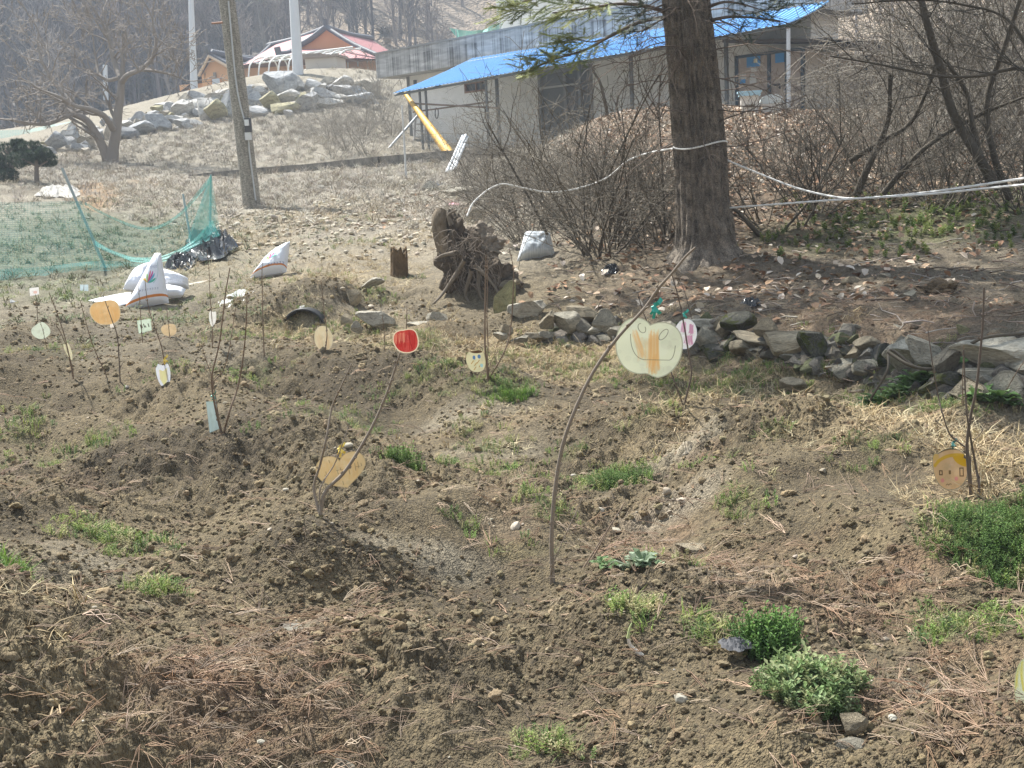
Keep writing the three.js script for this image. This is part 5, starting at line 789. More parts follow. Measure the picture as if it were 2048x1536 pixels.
  rope('white twisted rope sagging from the torn up roots to the conifer trunk', [P(934, 432, 11.4), P(948, 404, 11.5), P(1000, 369, 11.7), P(1045, 376, 11.8), P(1100, 385, 11.9), P(1160, 376, 12), P(1215, 355, 11.9), P(1255, 322, 11.7), P(1290, 308, 11.6), P(1352, 296, d - .02)], .009);
  rope('white rope wound once round the conifer trunk', wrap, .008);
  rope('white rope drooping from the trunk to the lower rope at the right', [P(1448, 318, d), P(1520, 348, d - .1), P(1600, 378, d - .3), P(1686, 396, d - .5), P(1760, 394, d - .8), P(1860, 384, d - 1.2), P(1960, 370, d - 1.7), P(2090, 350, d - 2.2)], .009);
  rope('long white rope stretched from low on the trunk past the right edge', [P(1456, 416, d - .05), P(1560, 408, d - .4), P(1700, 398, d - .8), P(1850, 389, d - 1.3), P(2000, 374, d - 1.9), P(2110, 364, d - 2.3)], .009);
}
// ---------------------------------------------------------------- thicket
{
  rnd = mulberry(402); const protos = [], BARKS = mat([.095, .08, .06], .95), BARKG = mat([.15, .13, .10], .95), BARKL = mat([.24, .215, .175], .95);
  for (let v = 0; v < 7; v++) {
    const st = new GB(), n = 11, o = { wander: .24, up: -.03, kids: [0, 3, 5], ratio: .48, minR: .0032, sides: 4 };
    for (let k = 0; k < n; k++) { const a = rr(0, 6.28), l = rr(.7, 1.5); branch(st, V(Math.cos(a) * .12, -.05, Math.sin(a) * .12), V(Math.cos(a) * rr(.2, 1.1), rr(.7, 1.4), Math.sin(a) * rr(.2, 1.1)), l * 1.15, rr(.006, .0125), 2, o); }
    protos.push(st.geo());
  }
  const put = (px, py, s, sy, m, label, group) => { const g = G(px, py), t = thing('shrub', label, 'shrub', g, rr(0, 6.28), group), q = part('stems', protos[Math.floor(rnd() * 7)], m, t); q.scale.set(s, s * sy, s); };
  const LC = 'bare tangled shrub in the grey thicket left of the conifer trunk', LR = 'bare thin stemmed shrub in the thicket right of the conifer trunk', LF = 'leafless shrub on the slope at the far right, behind the ropes';
  for (let k = 0; k < 30; k++) { const x = rr(960, 1345), y = rr(400, 515) - (1150 - x > 0 ? (1150 - x) * .25 : 0); put(x, y, rr(.7, 1.2) * (x < 1060 ? .75 : 1), rr(.7, 1.1), pick([BARKS, BARKG, BARKL]), LC, 'shrubs of the thicket left of the trunk'); }
  for (let k = 0; k < 24; k++) put(rr(1480, 2100), rr(330, 455), rr(.6, 1.0), rr(.8, 1.15), pick([BARKS, BARKG, BARKL]), LR, 'shrubs of the thicket right of the trunk');
  for (let k = 0; k < 25; k++) { const x = rr(1700, 2140), u = clamp((x - 1740) / 200, .1, 1); put(x, rr(290, 330) - u * rr(0, 190), lerp(.8, 2.4, u) * rr(.8, 1.1), rr(.8, 1.3), pick([BARKG, BARKL, BARKF]), LF, 'shrubs on the far right slope'); }
  for (let k = 0; k < 7; k++) put(rr(1000, 1330), rr(320, 380), rr(.5, .8), rr(.7, .9), pick([BARKG, BARKL]), LC, 'shrubs of the thicket left of the trunk');
  for (const [x, y, s, lab] of [[905, 330, .9, 'low dry brush by the end of the concrete kerb'], [1000, 318, 1.0, 'grey dry brush before the white store wall'], [950, 322, 1.1, 'tangle of dry brush between the pipes and the store']]) put(x, y, s * 1.3, .7, BARKL, lab);
  for (const [x, y, s] of [[640, 268, 1.1], [660, 280, 1], [700, 300, 1.2], [690, 262, 1.1], [725, 270, 1.3], [745, 250, 1.4], [765, 240, 1.5], [785, 270, 1.3], [740, 310, 1.2], [670, 316, 1]]) put(x, y, s * 1.15, .9, BARKL, 'tall dry weed stalks on the slope between the boulders and the kerb', 'dry stalks on the slope');
  // saplings and bent stems that stand out at the right
  const stem = (label, list2, name = 'shrub_tree') => { const c = P(list2[0], list2[1], list2[2]); c.y = midH(c.x, c.z); const t = thing(name, label, 'shrub', c), b = new GB(), tw = new GB(); for (const run of list2.runs) { const [dd, r0, r1, kids, ...xy] = run, p = []; for (let i = 0; i < xy.length; i += 2) p.push(P(xy[i], xy[i + 1], dd + .06 * Math.sin(i * 2.1)).sub(c)); const q = smoothPath(p, 24); b.tube(q, (u) => lerp(r0, r1, u), 7, false); for (let k = 0; k < kids; k++) { const i = 3 + Math.floor(rnd() * 20), T = V().subVectors(q[i + 1], q[i]).normalize(); branch(tw, q[i], T.add(V(rr(-1, 1), rr(-.5, .8), rr(-1, 1))), rr(.5, 1.3), .008, 2, { wander: .22, up: 0, kids: [0, 4, 5], ratio: .5, minR: .0022, sides: 4 }); } } b.build('trunk', BARKS, t); if (tw.i.length) tw.build('twigs', BARKS, t); };
  const R = (a, ...runs) => Object.assign(a, { runs });
  stem('dark slanting double stem rising from the bank behind the ropes', R([1712, 392, 13.2], [13.2, .045, .022, 9, 1712, 392, 1738, 330, 1760, 282, 1776, 240, 1780, 150], [13.3, .034, .015, 9, 1700, 322, 1760, 285, 1818, 249, 1850, 190, 1880, 100], [13.2, .032, .012, 8, 1766, 388, 1841, 304, 1900, 262, 1980, 221, 2060, 190]));
  stem('tall dark leaning stem crossing the upper right of the thicket', R([1965, 330, 12.8], [12.8, .055, .034, 12, 1990, 372, 1962, 321, 1907, 228, 1879, 131, 1852, 40, 1838, -20], [12.9, .035, .02, 9, 1962, 321, 1945, 250, 1930, 180, 1890, 120], [13, .04, .02, 10, 2020, 400, 1985, 300, 1975, 200, 2010, 90, 2040, 0]));
  stem('long thin arching branch across the upper right thicket', R([2110, 300, 12], [12, .022, .008, 12, 2110, 300, 2090, 180, 2045, 138, 1960, 152, 1876, 152, 1755, 128, 1660, 112], [12.2, .016, .006, 10, 2110, 200, 2014, 38, 1928, 10, 1841, 0, 1703, 8]));
  stem('crooked pale trunked shrub right of the conifer base', R([1500, 470, 12], [12, .03, .014, 6, 1545, 500, 1500, 450, 1470, 420, 1440, 410], [12.1, .014, .006, 5, 1540, 490, 1620, 400, 1660, 330, 1690, 270], [12.2, .012, .005, 5, 1600, 470, 1640, 380, 1610, 290]));
  stem('bent grey stem standing at the left edge of the thicket', R([1180, 500, 12.2], [12.2, .014, .006, 6, 1178, 508, 1190, 420, 1240, 300, 1300, 180, 1330, 130], [12.4, .012, .005, 6, 1330, 470, 1325, 340, 1318, 210, 1325, 120], [12.3, .016, .007, 4, 1095, 470, 1060, 400, 1010, 310, 975, 245]));
  stem('pale dead branches poking up above the leaf mound', R([1230, 250, 20], [20, .03, .012, 0, 1215, 230, 1200, 165, 1185, 135, 1200, 128], [20, .02, .01, 0, 1232, 220, 1238, 190, 1255, 170, 1268, 168], [20, .02, .01, 0, 1240, 240, 1232, 210, 1222, 190]), 'dead_branch');
  stem('bare branch fallen across the right end of the stone wall', R([1900, 715, 6.3], [6.35, .006, .008, 0, 1740, 800, 1775, 740, 1780, 700, 1830, 735], [6.3, .009, .008, 0, 1776, 704, 1821, 731, 1876, 736, 1927, 697, 1967, 676, 2046, 667, 2090, 662]), 'fallen_branch');
  stem('pale broken stick lying in the front right soil by the cut stubs', R([1950, 1470, 3.0], [3.0, .006, .005, 0, 1862, 1452, 1915, 1462, 1960, 1478, 1995, 1494]), 'fallen_branch');
}
// ---------------------------------------------------------------- torn up stump, old stump, culvert
{
  rnd = mulberry(403); const g = G(930, 590), d = Math.hypot(g.x, g.z), t = thing('uprooted_stump', 'torn up tree stump with a mass of earthy roots standing on the bank', 'stump', g), L = (x, y, q = 0) => P(x, y, d + q).sub(g), s = d / FPX, EM = mat([.18, .14, .10], 1, { map: rockTexA, bumpMap: rockBump, bumpScale: .03 }), RW = mat([.36, .30, .23], .95, { map: rockTexA, bumpMap: rockBump, bumpScale: .01 });
  const blob = (x, y, w, h, q, seed, m, n) => { const b = part(n, rockGeo(seed, 14, 2, .30), m, t); b.position.copy(L(x, y, q)); b.scale.set(w * s, h * s, (w + h) * .4 * s); b.rotation.y = rr(-.4, .4); return b; };
  blob(928, 535, 44, 76, .15, 501, EM, 'root_ball'); blob(985, 572, 58, 44, .15, 502, EM, 'root_ball'); blob(902, 482, 30, 52, .15, 503, EM, 'root_ball'); blob(955, 490, 48, 40, .3, 504, RW, 'root_ball'); blob(1020, 590, 40, 26, .2, 505, EM, 'root_ball');
  const st = new GB(); st.tube(smoothPath([L(905, 520, .1), L(886, 480, .1), L(878, 440, .1), L(882, 422, .15)], 10), (u) => s * lerp(22, 12, u), 9); st.build('trunk', mat([.33, .26, .18], .95, { map: rockTexA, bumpMap: rockBump, bumpScale: .02 }), t);
  for (const ps of [[[930, 520], [905, 560], [884, 594], [868, 608]], [[940, 540], [930, 590], [938, 606]], [[950, 530], [980, 565], [1000, 600]], [[912, 505], [885, 512], [866, 520]], [[920, 540], [892, 578], [870, 602]], [[960, 540], [962, 590], [975, 610]], [[905, 450], [895, 430], [912, 420]]]) new GB().tube(smoothPath(ps.map(([x, y]) => L(x + rr(-4, 4), y, rr(-.3, -.12))), 12), (u) => s * lerp(5, 1.5, u), 6).build('root', RW, t);
  const hr = new GB(); for (let k = 0; k < 120; k++) { const x = rr(890, 1000), y = rr(450, 570); branch(hr, L(x, y, rr(-.28, -.1)), V(rr(-.7, .7), rr(-1.2, 0), rr(-.5, .1)), rr(.06, .22), .0035, 1, { wander: .35, up: -.12, kids: [0, 3], ratio: .5, minR: .0016, sides: 3 }); } Object.assign(hr.build('fine_roots', mat([.24, .20, .16], .95), t).userData, { kind: 'stuff' });
  const o = G(798, 556), dd = Math.hypot(o.x, o.z), q = dd / FPX, os = thing('old_stump', 'small rotten brown stump sticking up on the slope', 'stump', o), p = [], ix = [];
  const n = 40, rows = 14; for (let j = 0; j <= rows; j++) for (let i = 0; i <= n; i++) { const a = (i % n) / n * 6.2832, v = j / rows, top = 1 + .22 * N2(Math.cos(a) * 2, Math.sin(a) * 2, 3) + .12 * N2(Math.cos(a) * 7, Math.sin(a) * 7, 4), r = 18 * q * (1.05 - .12 * v + .22 * N3(Math.cos(a) * 3.4, v * .7, Math.sin(a) * 3.4)) * (j === rows ? .55 : 1); p.push(Math.cos(a) * r + v * .012, -.06 + v * (62 * q + .06) * top * (j === rows ? .82 : 1), Math.sin(a) * r); } for (let j = 0; j < rows; j++) for (let i = 0; i < n; i++) { const a = j * (n + 1) + i; ix.push(a, a + n + 1, a + 1, a + 1, a + n + 1, a + n + 2); }
  const og = new THREE.BufferGeometry(); og.setAttribute('position', new THREE.Float32BufferAttribute(p, 3)); og.setAttribute('uv', new THREE.Float32BufferAttribute(p.flatMap((_, i) => i % 3 ? [] : [p[i] * 4, p[i + 1] * 2]), 2)); og.setIndex(ix); og.computeVertexNormals(); part('wood', og, mat([.24, .155, .075], 1, { map: rockTexA, bumpMap: rockBump, bumpScale: .02 }), os);
  // black culvert pipe
  const cp = PIPE.clone(); cp.y = midH(cp.x, cp.z - .15) - .0; const cv = thing('culvert_pipe', 'black plastic drain pipe opening in the bank with grass before it', 'pipe', V(cp.x, cp.y - .10, cp.z - .12), -.25), R = .22;
  const prof = [[R - .022, -1.2], [R - .022, 0], [R - .016, .006], [R - .004, .006], [R, 0], [R, -.1], [R + .018, -.12], [R + .018, -.18], [R, -.2], [R, -.3], [R + .018, -.32], [R + .018, -.38], [R, -.4], [R, -1.2]].map(([r, y]) => new THREE.Vector2(r, y)); const lg = new THREE.LatheGeometry(prof, 40); lg.rotateX(Math.PI / 2); part('pipe', lg, mat([.022, .022, .024], .45, { side: THREE.DoubleSide }), cv); const ec = new THREE.CircleGeometry(R - .022, 30); ec.translate(0, 0, -1.19); part('end_plug', ec, mat([.02, .02, .02], 1), cv);
  // earth hump with brown grass on the bank
  const eh = G(1880, 590), ed = Math.hypot(eh.x, eh.z), et = thing('earth_hump', 'brown earthy tussock with withered grass on the bank', 'tussock', eh), eb = part('turf', rockGeo(520, 12, 2, .22), mat([.17, .115, .06], 1, { map: rockTexA, bumpMap: rockBump, bumpScale: .03 }), et); eb.scale.set(44 * ed / FPX, 26 * ed / FPX, .22);
}
// ---------------------------------------------------------------- saplings
rnd = mulberry(601);
const STEM = { grey: mat([.25, .205, .16], .8), brown: mat([.20, .14, .095], .8), red: mat([.20, .105, .07], .75), dark: mat([.13, .10, .08], .85) };
// base [column, row], then stems [radius at foot, radius at tip, columns and rows...]
function sapling(label, bx, by, stems, m, twigs = 3) {
  const g = G(bx, by), d = Math.hypot(g.x, g.z), t = thing('sapling', label, 'sapling', g), info = { d, g };
  stems.forEach(([r0, r1, ...xy], si) => {
    const p = [V(rr(-.005, .005), -.04, 0)]; for (let i = 0; i < xy.length; i += 2) p.push(P(xy[i], xy[i + 1], d + (si ? rr(-.05, .05) : 0) - .012 * i).sub(g));
    const q = smoothPath(p, 36), b = new GB(); b.tube(q, (u) => lerp(r0, r1, u) * (1 + .12 * Math.pow(Math.abs(Math.sin(u * 31)), 14)), 8);
    for (let k = 0; k < 9; k++) { const i = 4 + Math.floor(rnd() * 31), T = V().subVectors(q[i + 1] || q[i], q[i - 1]).normalize(), o = V(rr(-1, 1), 0, rr(-1, 1)).normalize(); b.tube([q[i], q[i].clone().addScaledVector(T, .006).addScaledVector(o, r0 * 1.1 + .003), q[i].clone().addScaledVector(T, .015).addScaledVector(o, r0 * .9 + .003)], [r0 * .5, r0 * .45, r0 * .1], 5); }   // buds
    b.build('stem', m, t);
  });
  return info;
}
const S1 = sapling('tall bowed grey sapling carrying the large cream apple card', 1105, 1172, [[.0085, .0036, 1106, 1160, 1103, 1080, 1109, 990, 1122, 905, 1142, 840, 1186, 745, 1238, 672, 1290, 616, 1318, 575, 1346, 544, 1372, 512, 1391, 495], [.003, .0016, 1102, 1140, 1118, 1100, 1165, 996]], STEM.grey);
const cut = (label, bx, by, tx, ty, r) => { const g = G(bx, by), d = Math.hypot(g.x, g.z); const o = bar('cut_twig', label, 'twig', g.clone().add(V(0, -.03, 0)), P(tx, ty, d + .12), r, r * .6, STEM.brown, null, 6); return o; };
cut('thin brown twig stuck slanting in the soil beside the tall sapling', 1136, 1168, 1250, 1004, .0035); cut('thin brown twig just behind the slanting one by the tall sapling', 1150, 1160, 1244, 1012, .0028); cut('short twig right of the slanting twigs by the tall sapling', 1160, 1150, 1232, 1030, .0022);
const S2 = sapling('forked grey sapling behind the tan heart card, topped by the red card', 640, 1008, [[.0075, .003, 650, 985, 688, 945, 724, 890, 752, 838, 776, 780, 790, 738, 800, 706], [.0055, .0022, 628, 976, 640, 930, 652, 880, 664, 815, 684, 770, 703, 728], [.003, .0014, 640, 978, 668, 930, 684, 890, 697, 852]], STEM.grey);
const S3 = sapling('two stemmed sapling with the blue grey card at its foot', 446, 880, [[.006, .0024, 444, 868, 432, 820, 424, 775, 424, 750, 438, 690, 446, 630, 452, 580, 460, 535], [.006, .0022, 448, 868, 460, 820, 474, 780, 484, 730, 490, 680, 493, 630, 494, 590], [.003, .0014, 426, 768, 444, 745, 458, 700, 466, 650, 472, 612], [.0026, .0012, 424, 756, 412, 720, 404, 690]], STEM.brown);
const S4 = sapling('tall thin sapling with twin upright stems behind the cream bear card', 978, 766, [[.0085, .0026, 976, 755, 972, 715, 970, 690, 970, 620, 971, 560, 972, 510], [.004, .002, 974, 740, 976, 690, 974, 640, 975, 570, 975, 520], [.0055, .0022, 980, 757, 996, 728, 1014, 690, 1022, 650, 1026, 590, 1027, 540, 1018, 495], [.0024, .0012, 978, 745, 984, 720, 996, 702]], STEM.brown);
const S5 = sapling('sapling with two curved stems below the large cream card', 1370, 824, [[.006, .0026, 1368, 815, 1376, 780, 1383, 745, 1377, 705, 1368, 650, 1358, 600, 1344, 550], [.0045, .002, 1366, 812, 1352, 770, 1338, 735, 1310, 680, 1285, 620, 1275, 585]], STEM.dark);
const S6 = sapling('two stemmed sapling at the right edge holding the painted face card', 1944, 1004, [[.0075, .003, 1942, 990, 1937, 940, 1934, 890, 1940, 840, 1952, 780, 1960, 710, 1966, 640, 1968, 575], [.0055, .0024, 1958, 985, 1951, 930, 1942, 880, 1934, 830, 1930, 770, 1927, 700], [.0035, .0016, 1936, 902, 1922, 888, 1902, 872, 1886, 830, 1876, 790, 1864, 720, 1856, 660], [.002, .001, 1944, 890, 1962, 866, 1978, 830]], STEM.dark);
const simple = (label, bx, by, xy, r = .0045, m = STEM.brown) => sapling(label, bx, by, [[r, r * .4, ...xy]], m);
const S7 = simple('thin sapling behind the pale oval card in the middle', 650, 722, [651, 700, 654, 668, 648, 620, 642, 560]);
const S8 = sapling('forked thin sapling under the narrow pale card at the left', 147, 758, [[.005, .002, 145, 740, 138, 710, 128, 668, 108, 610, 98, 585], [.003, .0014, 128, 680, 112, 650, 104, 640]], STEM.brown);
const S9 = sapling('thin sapling leaning behind the orange round card', 241, 772, [[.005, .002, 240, 755, 238, 715, 234, 670, 222, 635, 206, 590], [.002, .001, 240, 740, 247, 722]], STEM.dark);
const S10 = simple('thin sapling rising from the pointed white card past the standing sack', 332, 782, [331, 760, 328, 720, 322, 690, 308, 650, 296, 610, 290, 560]);
const S11 = sapling('slender sapling leaning left behind the orange round card row', 214, 764, [[.004, .0018, 212, 750, 196, 715, 182, 680, 168, 630, 160, 600]], STEM.brown);
const S12 = simple('thin upright sapling right of the bowed card at the far left', 75, 650, [75, 640, 74, 610, 71, 588], .004);
const S13 = simple('thin upright sapling before the lying sack on the slope', 529, 726, [528, 700, 526, 650, 525, 600, 524, 545, 526, 520], .0045);
const S14 = simple('thin sapling standing left of the narrow white card', 424, 700, [425, 670, 424, 640, 420, 590, 418, 540, 414, 500], .004);
const S15 = simple('faint thin sapling between the orange card and the mint card', 285, 690, [284, 670, 282, 640, 279, 600, 277, 570], .004);
const S16 = simple('thin sapling behind the small tan card', 340, 690, [339, 670, 336, 640, 333, 610], .0035);
const S17 = simple('thin twig of a sapling between the red card and the bear card', 770, 718, [770, 700, 768, 660, 764, 630], .0035);
const S18 = simple('thin sapling behind the red card, rising to the small stump', 812, 720, [812, 690, 813, 640, 814, 610], .0035);
const S19 = simple('thin sapling on the grass strip left of the leaning white card', 94, 700, [92, 690, 88, 670, 80, 640], .0035);
const S20 = simple('thin leaning stem in front of the stone wall at the far right', 2004, 815, [2010, 790, 2030, 750, 2050, 720], .0035);
const S21 = simple('grey stem standing in front of the wall left of the face card sapling', 1926, 830, [1926, 810, 1925, 760, 1928, 690], .0035);
const S22 = simple('bare upright stem on the bank behind the pink and white card', 1390, 665, [1384, 640, 1374, 600, 1366, 575, 1352, 545], .004, STEM.dark);
const S23 = simple('pale bare stem on the bank left of the cream apple card', 1245, 640, [1238, 620, 1242, 590, 1250, 562], .004, STEM.grey);
const S24 = simple('curved pale root sticking up over the wall left of the cream card', 1192, 640, [1194, 622, 1203, 600, 1215, 587], .007, STEM.grey);
for (const [label, bx, by, tx, ty, r] of [['stout cut stub in the front right corner', 1906, 1448, 1896, 1400, .008], ['thin dark twig upright in the front right corner', 1990, 1452, 2000, 1340, .003], ['thin slanting twig right of the dark upright twig', 1998, 1444, 2036, 1358, .0025], ['small cut stub beside the stout one', 1928, 1442, 1922, 1412, .006]]) cut(label, bx, by, tx, ty, r);
// ---------------------------------------------------------------- children's cards tied to the saplings
const OUT = {
  apple: (s) => { s.moveTo(.02, .36); s.bezierCurveTo(-.10, .56, -.44, .52, -.47, .10); s.bezierCurveTo(-.50, -.24, -.30, -.50, -.06, -.455); s.bezierCurveTo(.02, -.44, .08, -.55, .20, -.50); s.bezierCurveTo(.42, -.42, .52, -.10, .48, .12); s.bezierCurveTo(.44, .40, .20, .46, .02, .36); },
  heart: (s) => { s.moveTo(.0, .26); s.bezierCurveTo(.10, .52, .44, .56, .49, .18); s.bezierCurveTo(.52, -.1, .24, -.30, .10, -.5); s.bezierCurveTo(-.02, -.44, -.30, -.42, -.42, -.16); s.bezierCurveTo(-.56, .16, -.38, .44, -.18, .40); s.bezierCurveTo(-.08, .38, -.03, .33, 0, .26); },
  oval: (s) => { s.absellipse(0, 0, .49, .49, 0, Math.PI * 2); },
  rect: (s) => { s.moveTo(-.42, -.5); s.lineTo(.42, -.42); s.lineTo(.5, .46); s.lineTo(-.36, .5); s.lineTo(-.42, -.5); },
  blob: (s) => { s.moveTo(-.05, .46); s.bezierCurveTo(-.5, .52, -.56, .1, -.44, -.16); s.bezierCurveTo(-.34, -.5, .02, -.52, .18, -.48); s.bezierCurveTo(.5, -.42, .5, -.02, .46, .18); s.bezierCurveTo(.42, .5, .18, .5, -.05, .46); },
  tall: (s) => { s.moveTo(-.3, .47); s.lineTo(0, .40); s.lineTo(.34, .45); s.bezierCurveTo(.52, .3, .5, 0, .40, -.2); s.lineTo(.05, -.5); s.bezierCurveTo(-.3, -.42, -.5, 0, -.47, .3); s.lineTo(-.3, .47); },
  face: (s) => { s.moveTo(-.32, .36); s.bezierCurveTo(-.2, .46, .05, .52, .2, .46); s.bezierCurveTo(.46, .38, .52, .15, .47, -.05); s.bezierCurveTo(.46, -.3, .24, -.52, -.08, -.48); s.bezierCurveTo(-.4, -.42, -.46, -.1, -.47, .1); s.bezierCurveTo(-.48, .3, -.44, .4, -.32, .36); },
};
function canvasTex(w, h, draw) { const c = document.createElement('canvas'); c.width = w; c.height = h; const x = c.getContext('2d'); x.lineCap = 'round'; draw(x, w, h, mulberry(w * 7 + h)); const t = new THREE.CanvasTexture(c); t.colorSpace = THREE.SRGBColorSpace; return t; }
function scribble(x, r, x0, y0, x1, y1, n, col, lw, slant = 0, al = .5) { x.strokeStyle = col; for (let k = 0; k < n; k++) { x.globalAlpha = al * (.4 + .6 * r()); x.lineWidth = lw * (.5 + r()); const a = x0 + (x1 - x0) * r(); x.beginPath(); x.moveTo(a, y0 + (y1 - y0) * .25 * r()); x.quadraticCurveTo(a + slant * .5 + (r() - .5) * lw * 3, (y0 + y1) / 2, a + slant + (r() - .5) * lw * 4, y1 - (y1 - y0) * .3 * r()); x.stroke(); } x.globalAlpha = 1; }
function card(label, px, py, w, h, d, shape, base, edge, draw, o = {}) {
  const s = d / FPX, W = w * s, Hh = h * s, sh = new THREE.Shape(); OUT[shape](sh);
  const rim = sh.getPoints(20), n = rim.length, rings = 5, p = [], uv = [], ix = [], curl = o.curl ?? .035, seed = px * .013;
  const zz = (x, y) => (curl * (x * x * 2 - .3) + .018 * N2(x * 2.4 + seed, y * 2.4, 2)) * W;
  p.push(0, 0, zz(0, 0)); uv.push(.5, .5);
  for (let q = 1; q <= rings; q++) for (let i = 0; i < n; i++) { const x = rim[i].x * q / rings, y = rim[i].y * q / rings; p.push(x * W, y * Hh, zz(x, y)); uv.push(x + .5, y + .5); }
  for (let i = 0; i < n; i++) { const j = (i + 1) % n; ix.push(0, 1 + i, 1 + j); for (let q = 0; q < rings - 1; q++) { const a = 1 + q * n; ix.push(a + i, a + n + i, a + n + j, a + i, a + n + j, a + j); } }
  const g = new THREE.BufferGeometry(); g.setAttribute('position', new THREE.Float32BufferAttribute(p, 3)); g.setAttribute('uv', new THREE.Float32BufferAttribute(uv, 2)); g.setIndex(ix); g.computeVertexNormals();
  const T = 192, tex = canvasTex(T, T, (x, a, b, r) => {
    x.fillStyle = base; x.fillRect(0, 0, a, b); for (let k = 0; k < 60; k++) { x.globalAlpha = .05; x.fillStyle = r() < .5 ? '#fff' : '#8a7a60'; x.beginPath(); x.arc(r() * a, r() * b, 6 + 14 * r(), 0, 7); x.fill(); } x.globalAlpha = 1;
    draw && draw(x, a, r);
    if (edge) { x.strokeStyle = edge; x.lineWidth = o.rim || 6; x.beginPath(); rim.forEach((q, i) => x[i ? 'lineTo' : 'moveTo']((q.x + .5) * a, (.5 - q.y) * b)); x.closePath(); x.stroke(); }
  });
  const t = thing('card', label, 'card', P(px, py, d)); t.lookAt(camera.position); t.rotateY(o.yaw || 0); t.rotateZ((o.roll || 0) + ROLL); t.rotateX(o.pitch || 0);
  part('paper', g, new THREE.MeshPhysicalMaterial({ map: tex, roughness: .96, side: THREE.DoubleSide, transmission: .34, thickness: 0, specularIntensity: .5 }), t);
  if (o.tie) { // a strip of ribbon knotted on the stem
    const b = new GB(), c = S(o.tie), k = o.tieAt || [0, .5], q = (x, y, z = .01) => V(k[0] * W + x, k[1] * Hh + y, z), rib = (a, e, wd) => { const m = a.clone().lerp(e, .5).add(V(.002, -.004, .008)), dd = V().subVectors(e, a), sd = V(-dd.y, dd.x, 0).normalize().multiplyScalar(wd); for (const [u, v] of [[a, m], [m, e]]) b.quad(u.clone().sub(sd), u.clone().add(sd), v.clone().add(sd).add(V(0, 0, .004)), v.clone().sub(sd)); };
    const f = o.tieS || 1; rib(q(0, -.012 * f), q(.004 * f, .03 * f), .004 * f); rib(q(.002, .026 * f), q(.022 * f, .044 * f), .006 * f); rib(q(.002, .02 * f), q(.02 * f, .002 * f), .005 * f); rib(q(0, .022 * f), q(-.008 * f, .0, .014), .0035 * f); b.tube([q(-.006 * f, .018 * f), q(.006 * f, .024 * f)], .004 * f, 6);
    b.build('ribbon', new THREE.MeshStandardMaterial({ color: c, roughness: .35, side: THREE.DoubleSide }), t);
  }
  return t;
}
const GRN = [.03, .36, .27], YLW = [.85, .62, .10];
card('large cream apple shaped card with orange crayon and a drawn smile', 1297, 693, 140, 122, S1.d + .03, 'apple', '#e3e6c8', '#b3b39a', (x, a, r) => {
  scribble(x, r, .26 * a, .22 * a, .34 * a, .70 * a, 26, '#e2b479', 3, 22, .28); scribble(x, r, .50 * a, .2 * a, .64 * a, .96 * a, 60, '#e3ae6c', 3.4, 2, .28); scribble(x, r, .34 * a, .35 * a, .52 * a, .78 * a, 26, '#e6c48f', 3, 3, .3); scribble(x, r, .56 * a, .6 * a, .63 * a, .98 * a, 14, '#e0b070', 4, -4, .32);
  x.strokeStyle = '#5d5a45'; x.globalAlpha = .75; x.lineWidth = 1.6; x.beginPath(); x.moveTo(.24 * a, .30 * a); x.bezierCurveTo(.24 * a, .55 * a, .32 * a, .72 * a, .46 * a, .72 * a); x.lineTo(.80 * a, .72 * a); x.quadraticCurveTo(.87 * a, .70 * a, .88 * a, .48 * a); x.stroke(); x.beginPath(); x.ellipse(.71 * a, .30 * a, .045 * a, .10 * a, .55, 0, 7); x.stroke(); x.beginPath(); x.ellipse(.40 * a, .20 * a, .05 * a, .08 * a, -.4, 0, 5); x.stroke(); x.globalAlpha = 1;
}, { tie: GRN, tieAt: [.06, .53], tieS: 1.25, roll: -.10, pitch: .05, curl: .05 });
card('white oval card with pink crayon marks behind the large cream card', 1371, 668, 46, 62, S5.d + .02, 'oval', '#f3f1f0', '#dfe3ea', (x, a, r) => { scribble(x, r, .3 * a, .12 * a, .46 * a, .45 * a, 22, '#d9a3bb', 6, 4, .8); scribble(x, r, .62 * a, .15 * a, .78 * a, .5 * a, 20, '#d49ab4', 6, 8, .8); scribble(x, r, .5 * a, .5 * a, .8 * a, .84 * a, 30, '#d49ab4', 6, 8, .8); }, { tie: GRN, tieAt: [-.2, .5], roll: -.2 });
const hg = G(686, 990);
card('tan heart card with faint pencil marks in the front sapling', 681, 940, 106, 76, Math.min(S2.d + .03, Math.hypot(hg.x, hg.z) - .01), 'heart', '#d8bd8a', '#b7a27a', (x, a, r) => { scribble(x, r, .15 * a, .2 * a, .85 * a, .8 * a, 40, '#d6ae72', 6, 3, .25); x.strokeStyle = '#6a5c45'; x.globalAlpha = .55; x.lineWidth = 2.5; for (const [u, v, l] of [[.78, .36, .2], [.84, .34, .16], [.9, .38, .08], [.66, .5, .14], [.22, .5, .14], [.2, .58, .1], [.44, .50, .1], [.5, .44, .08], [.52, .8, .1], [.3, .2, .08]]) { x.beginPath(); x.moveTo(u * a, v * a); x.lineTo((u + .01) * a, (v + l) * a); x.stroke(); } x.beginPath(); x.moveTo(.8 * a, .46 * a); x.lineTo(.88 * a, .46 * a); x.moveTo(.42 * a, .5 * a); x.lineTo(.54 * a, .49 * a); x.stroke(); x.globalAlpha = 1; }, { tie: YLW, tieAt: [.02, .42], roll: -.02 });
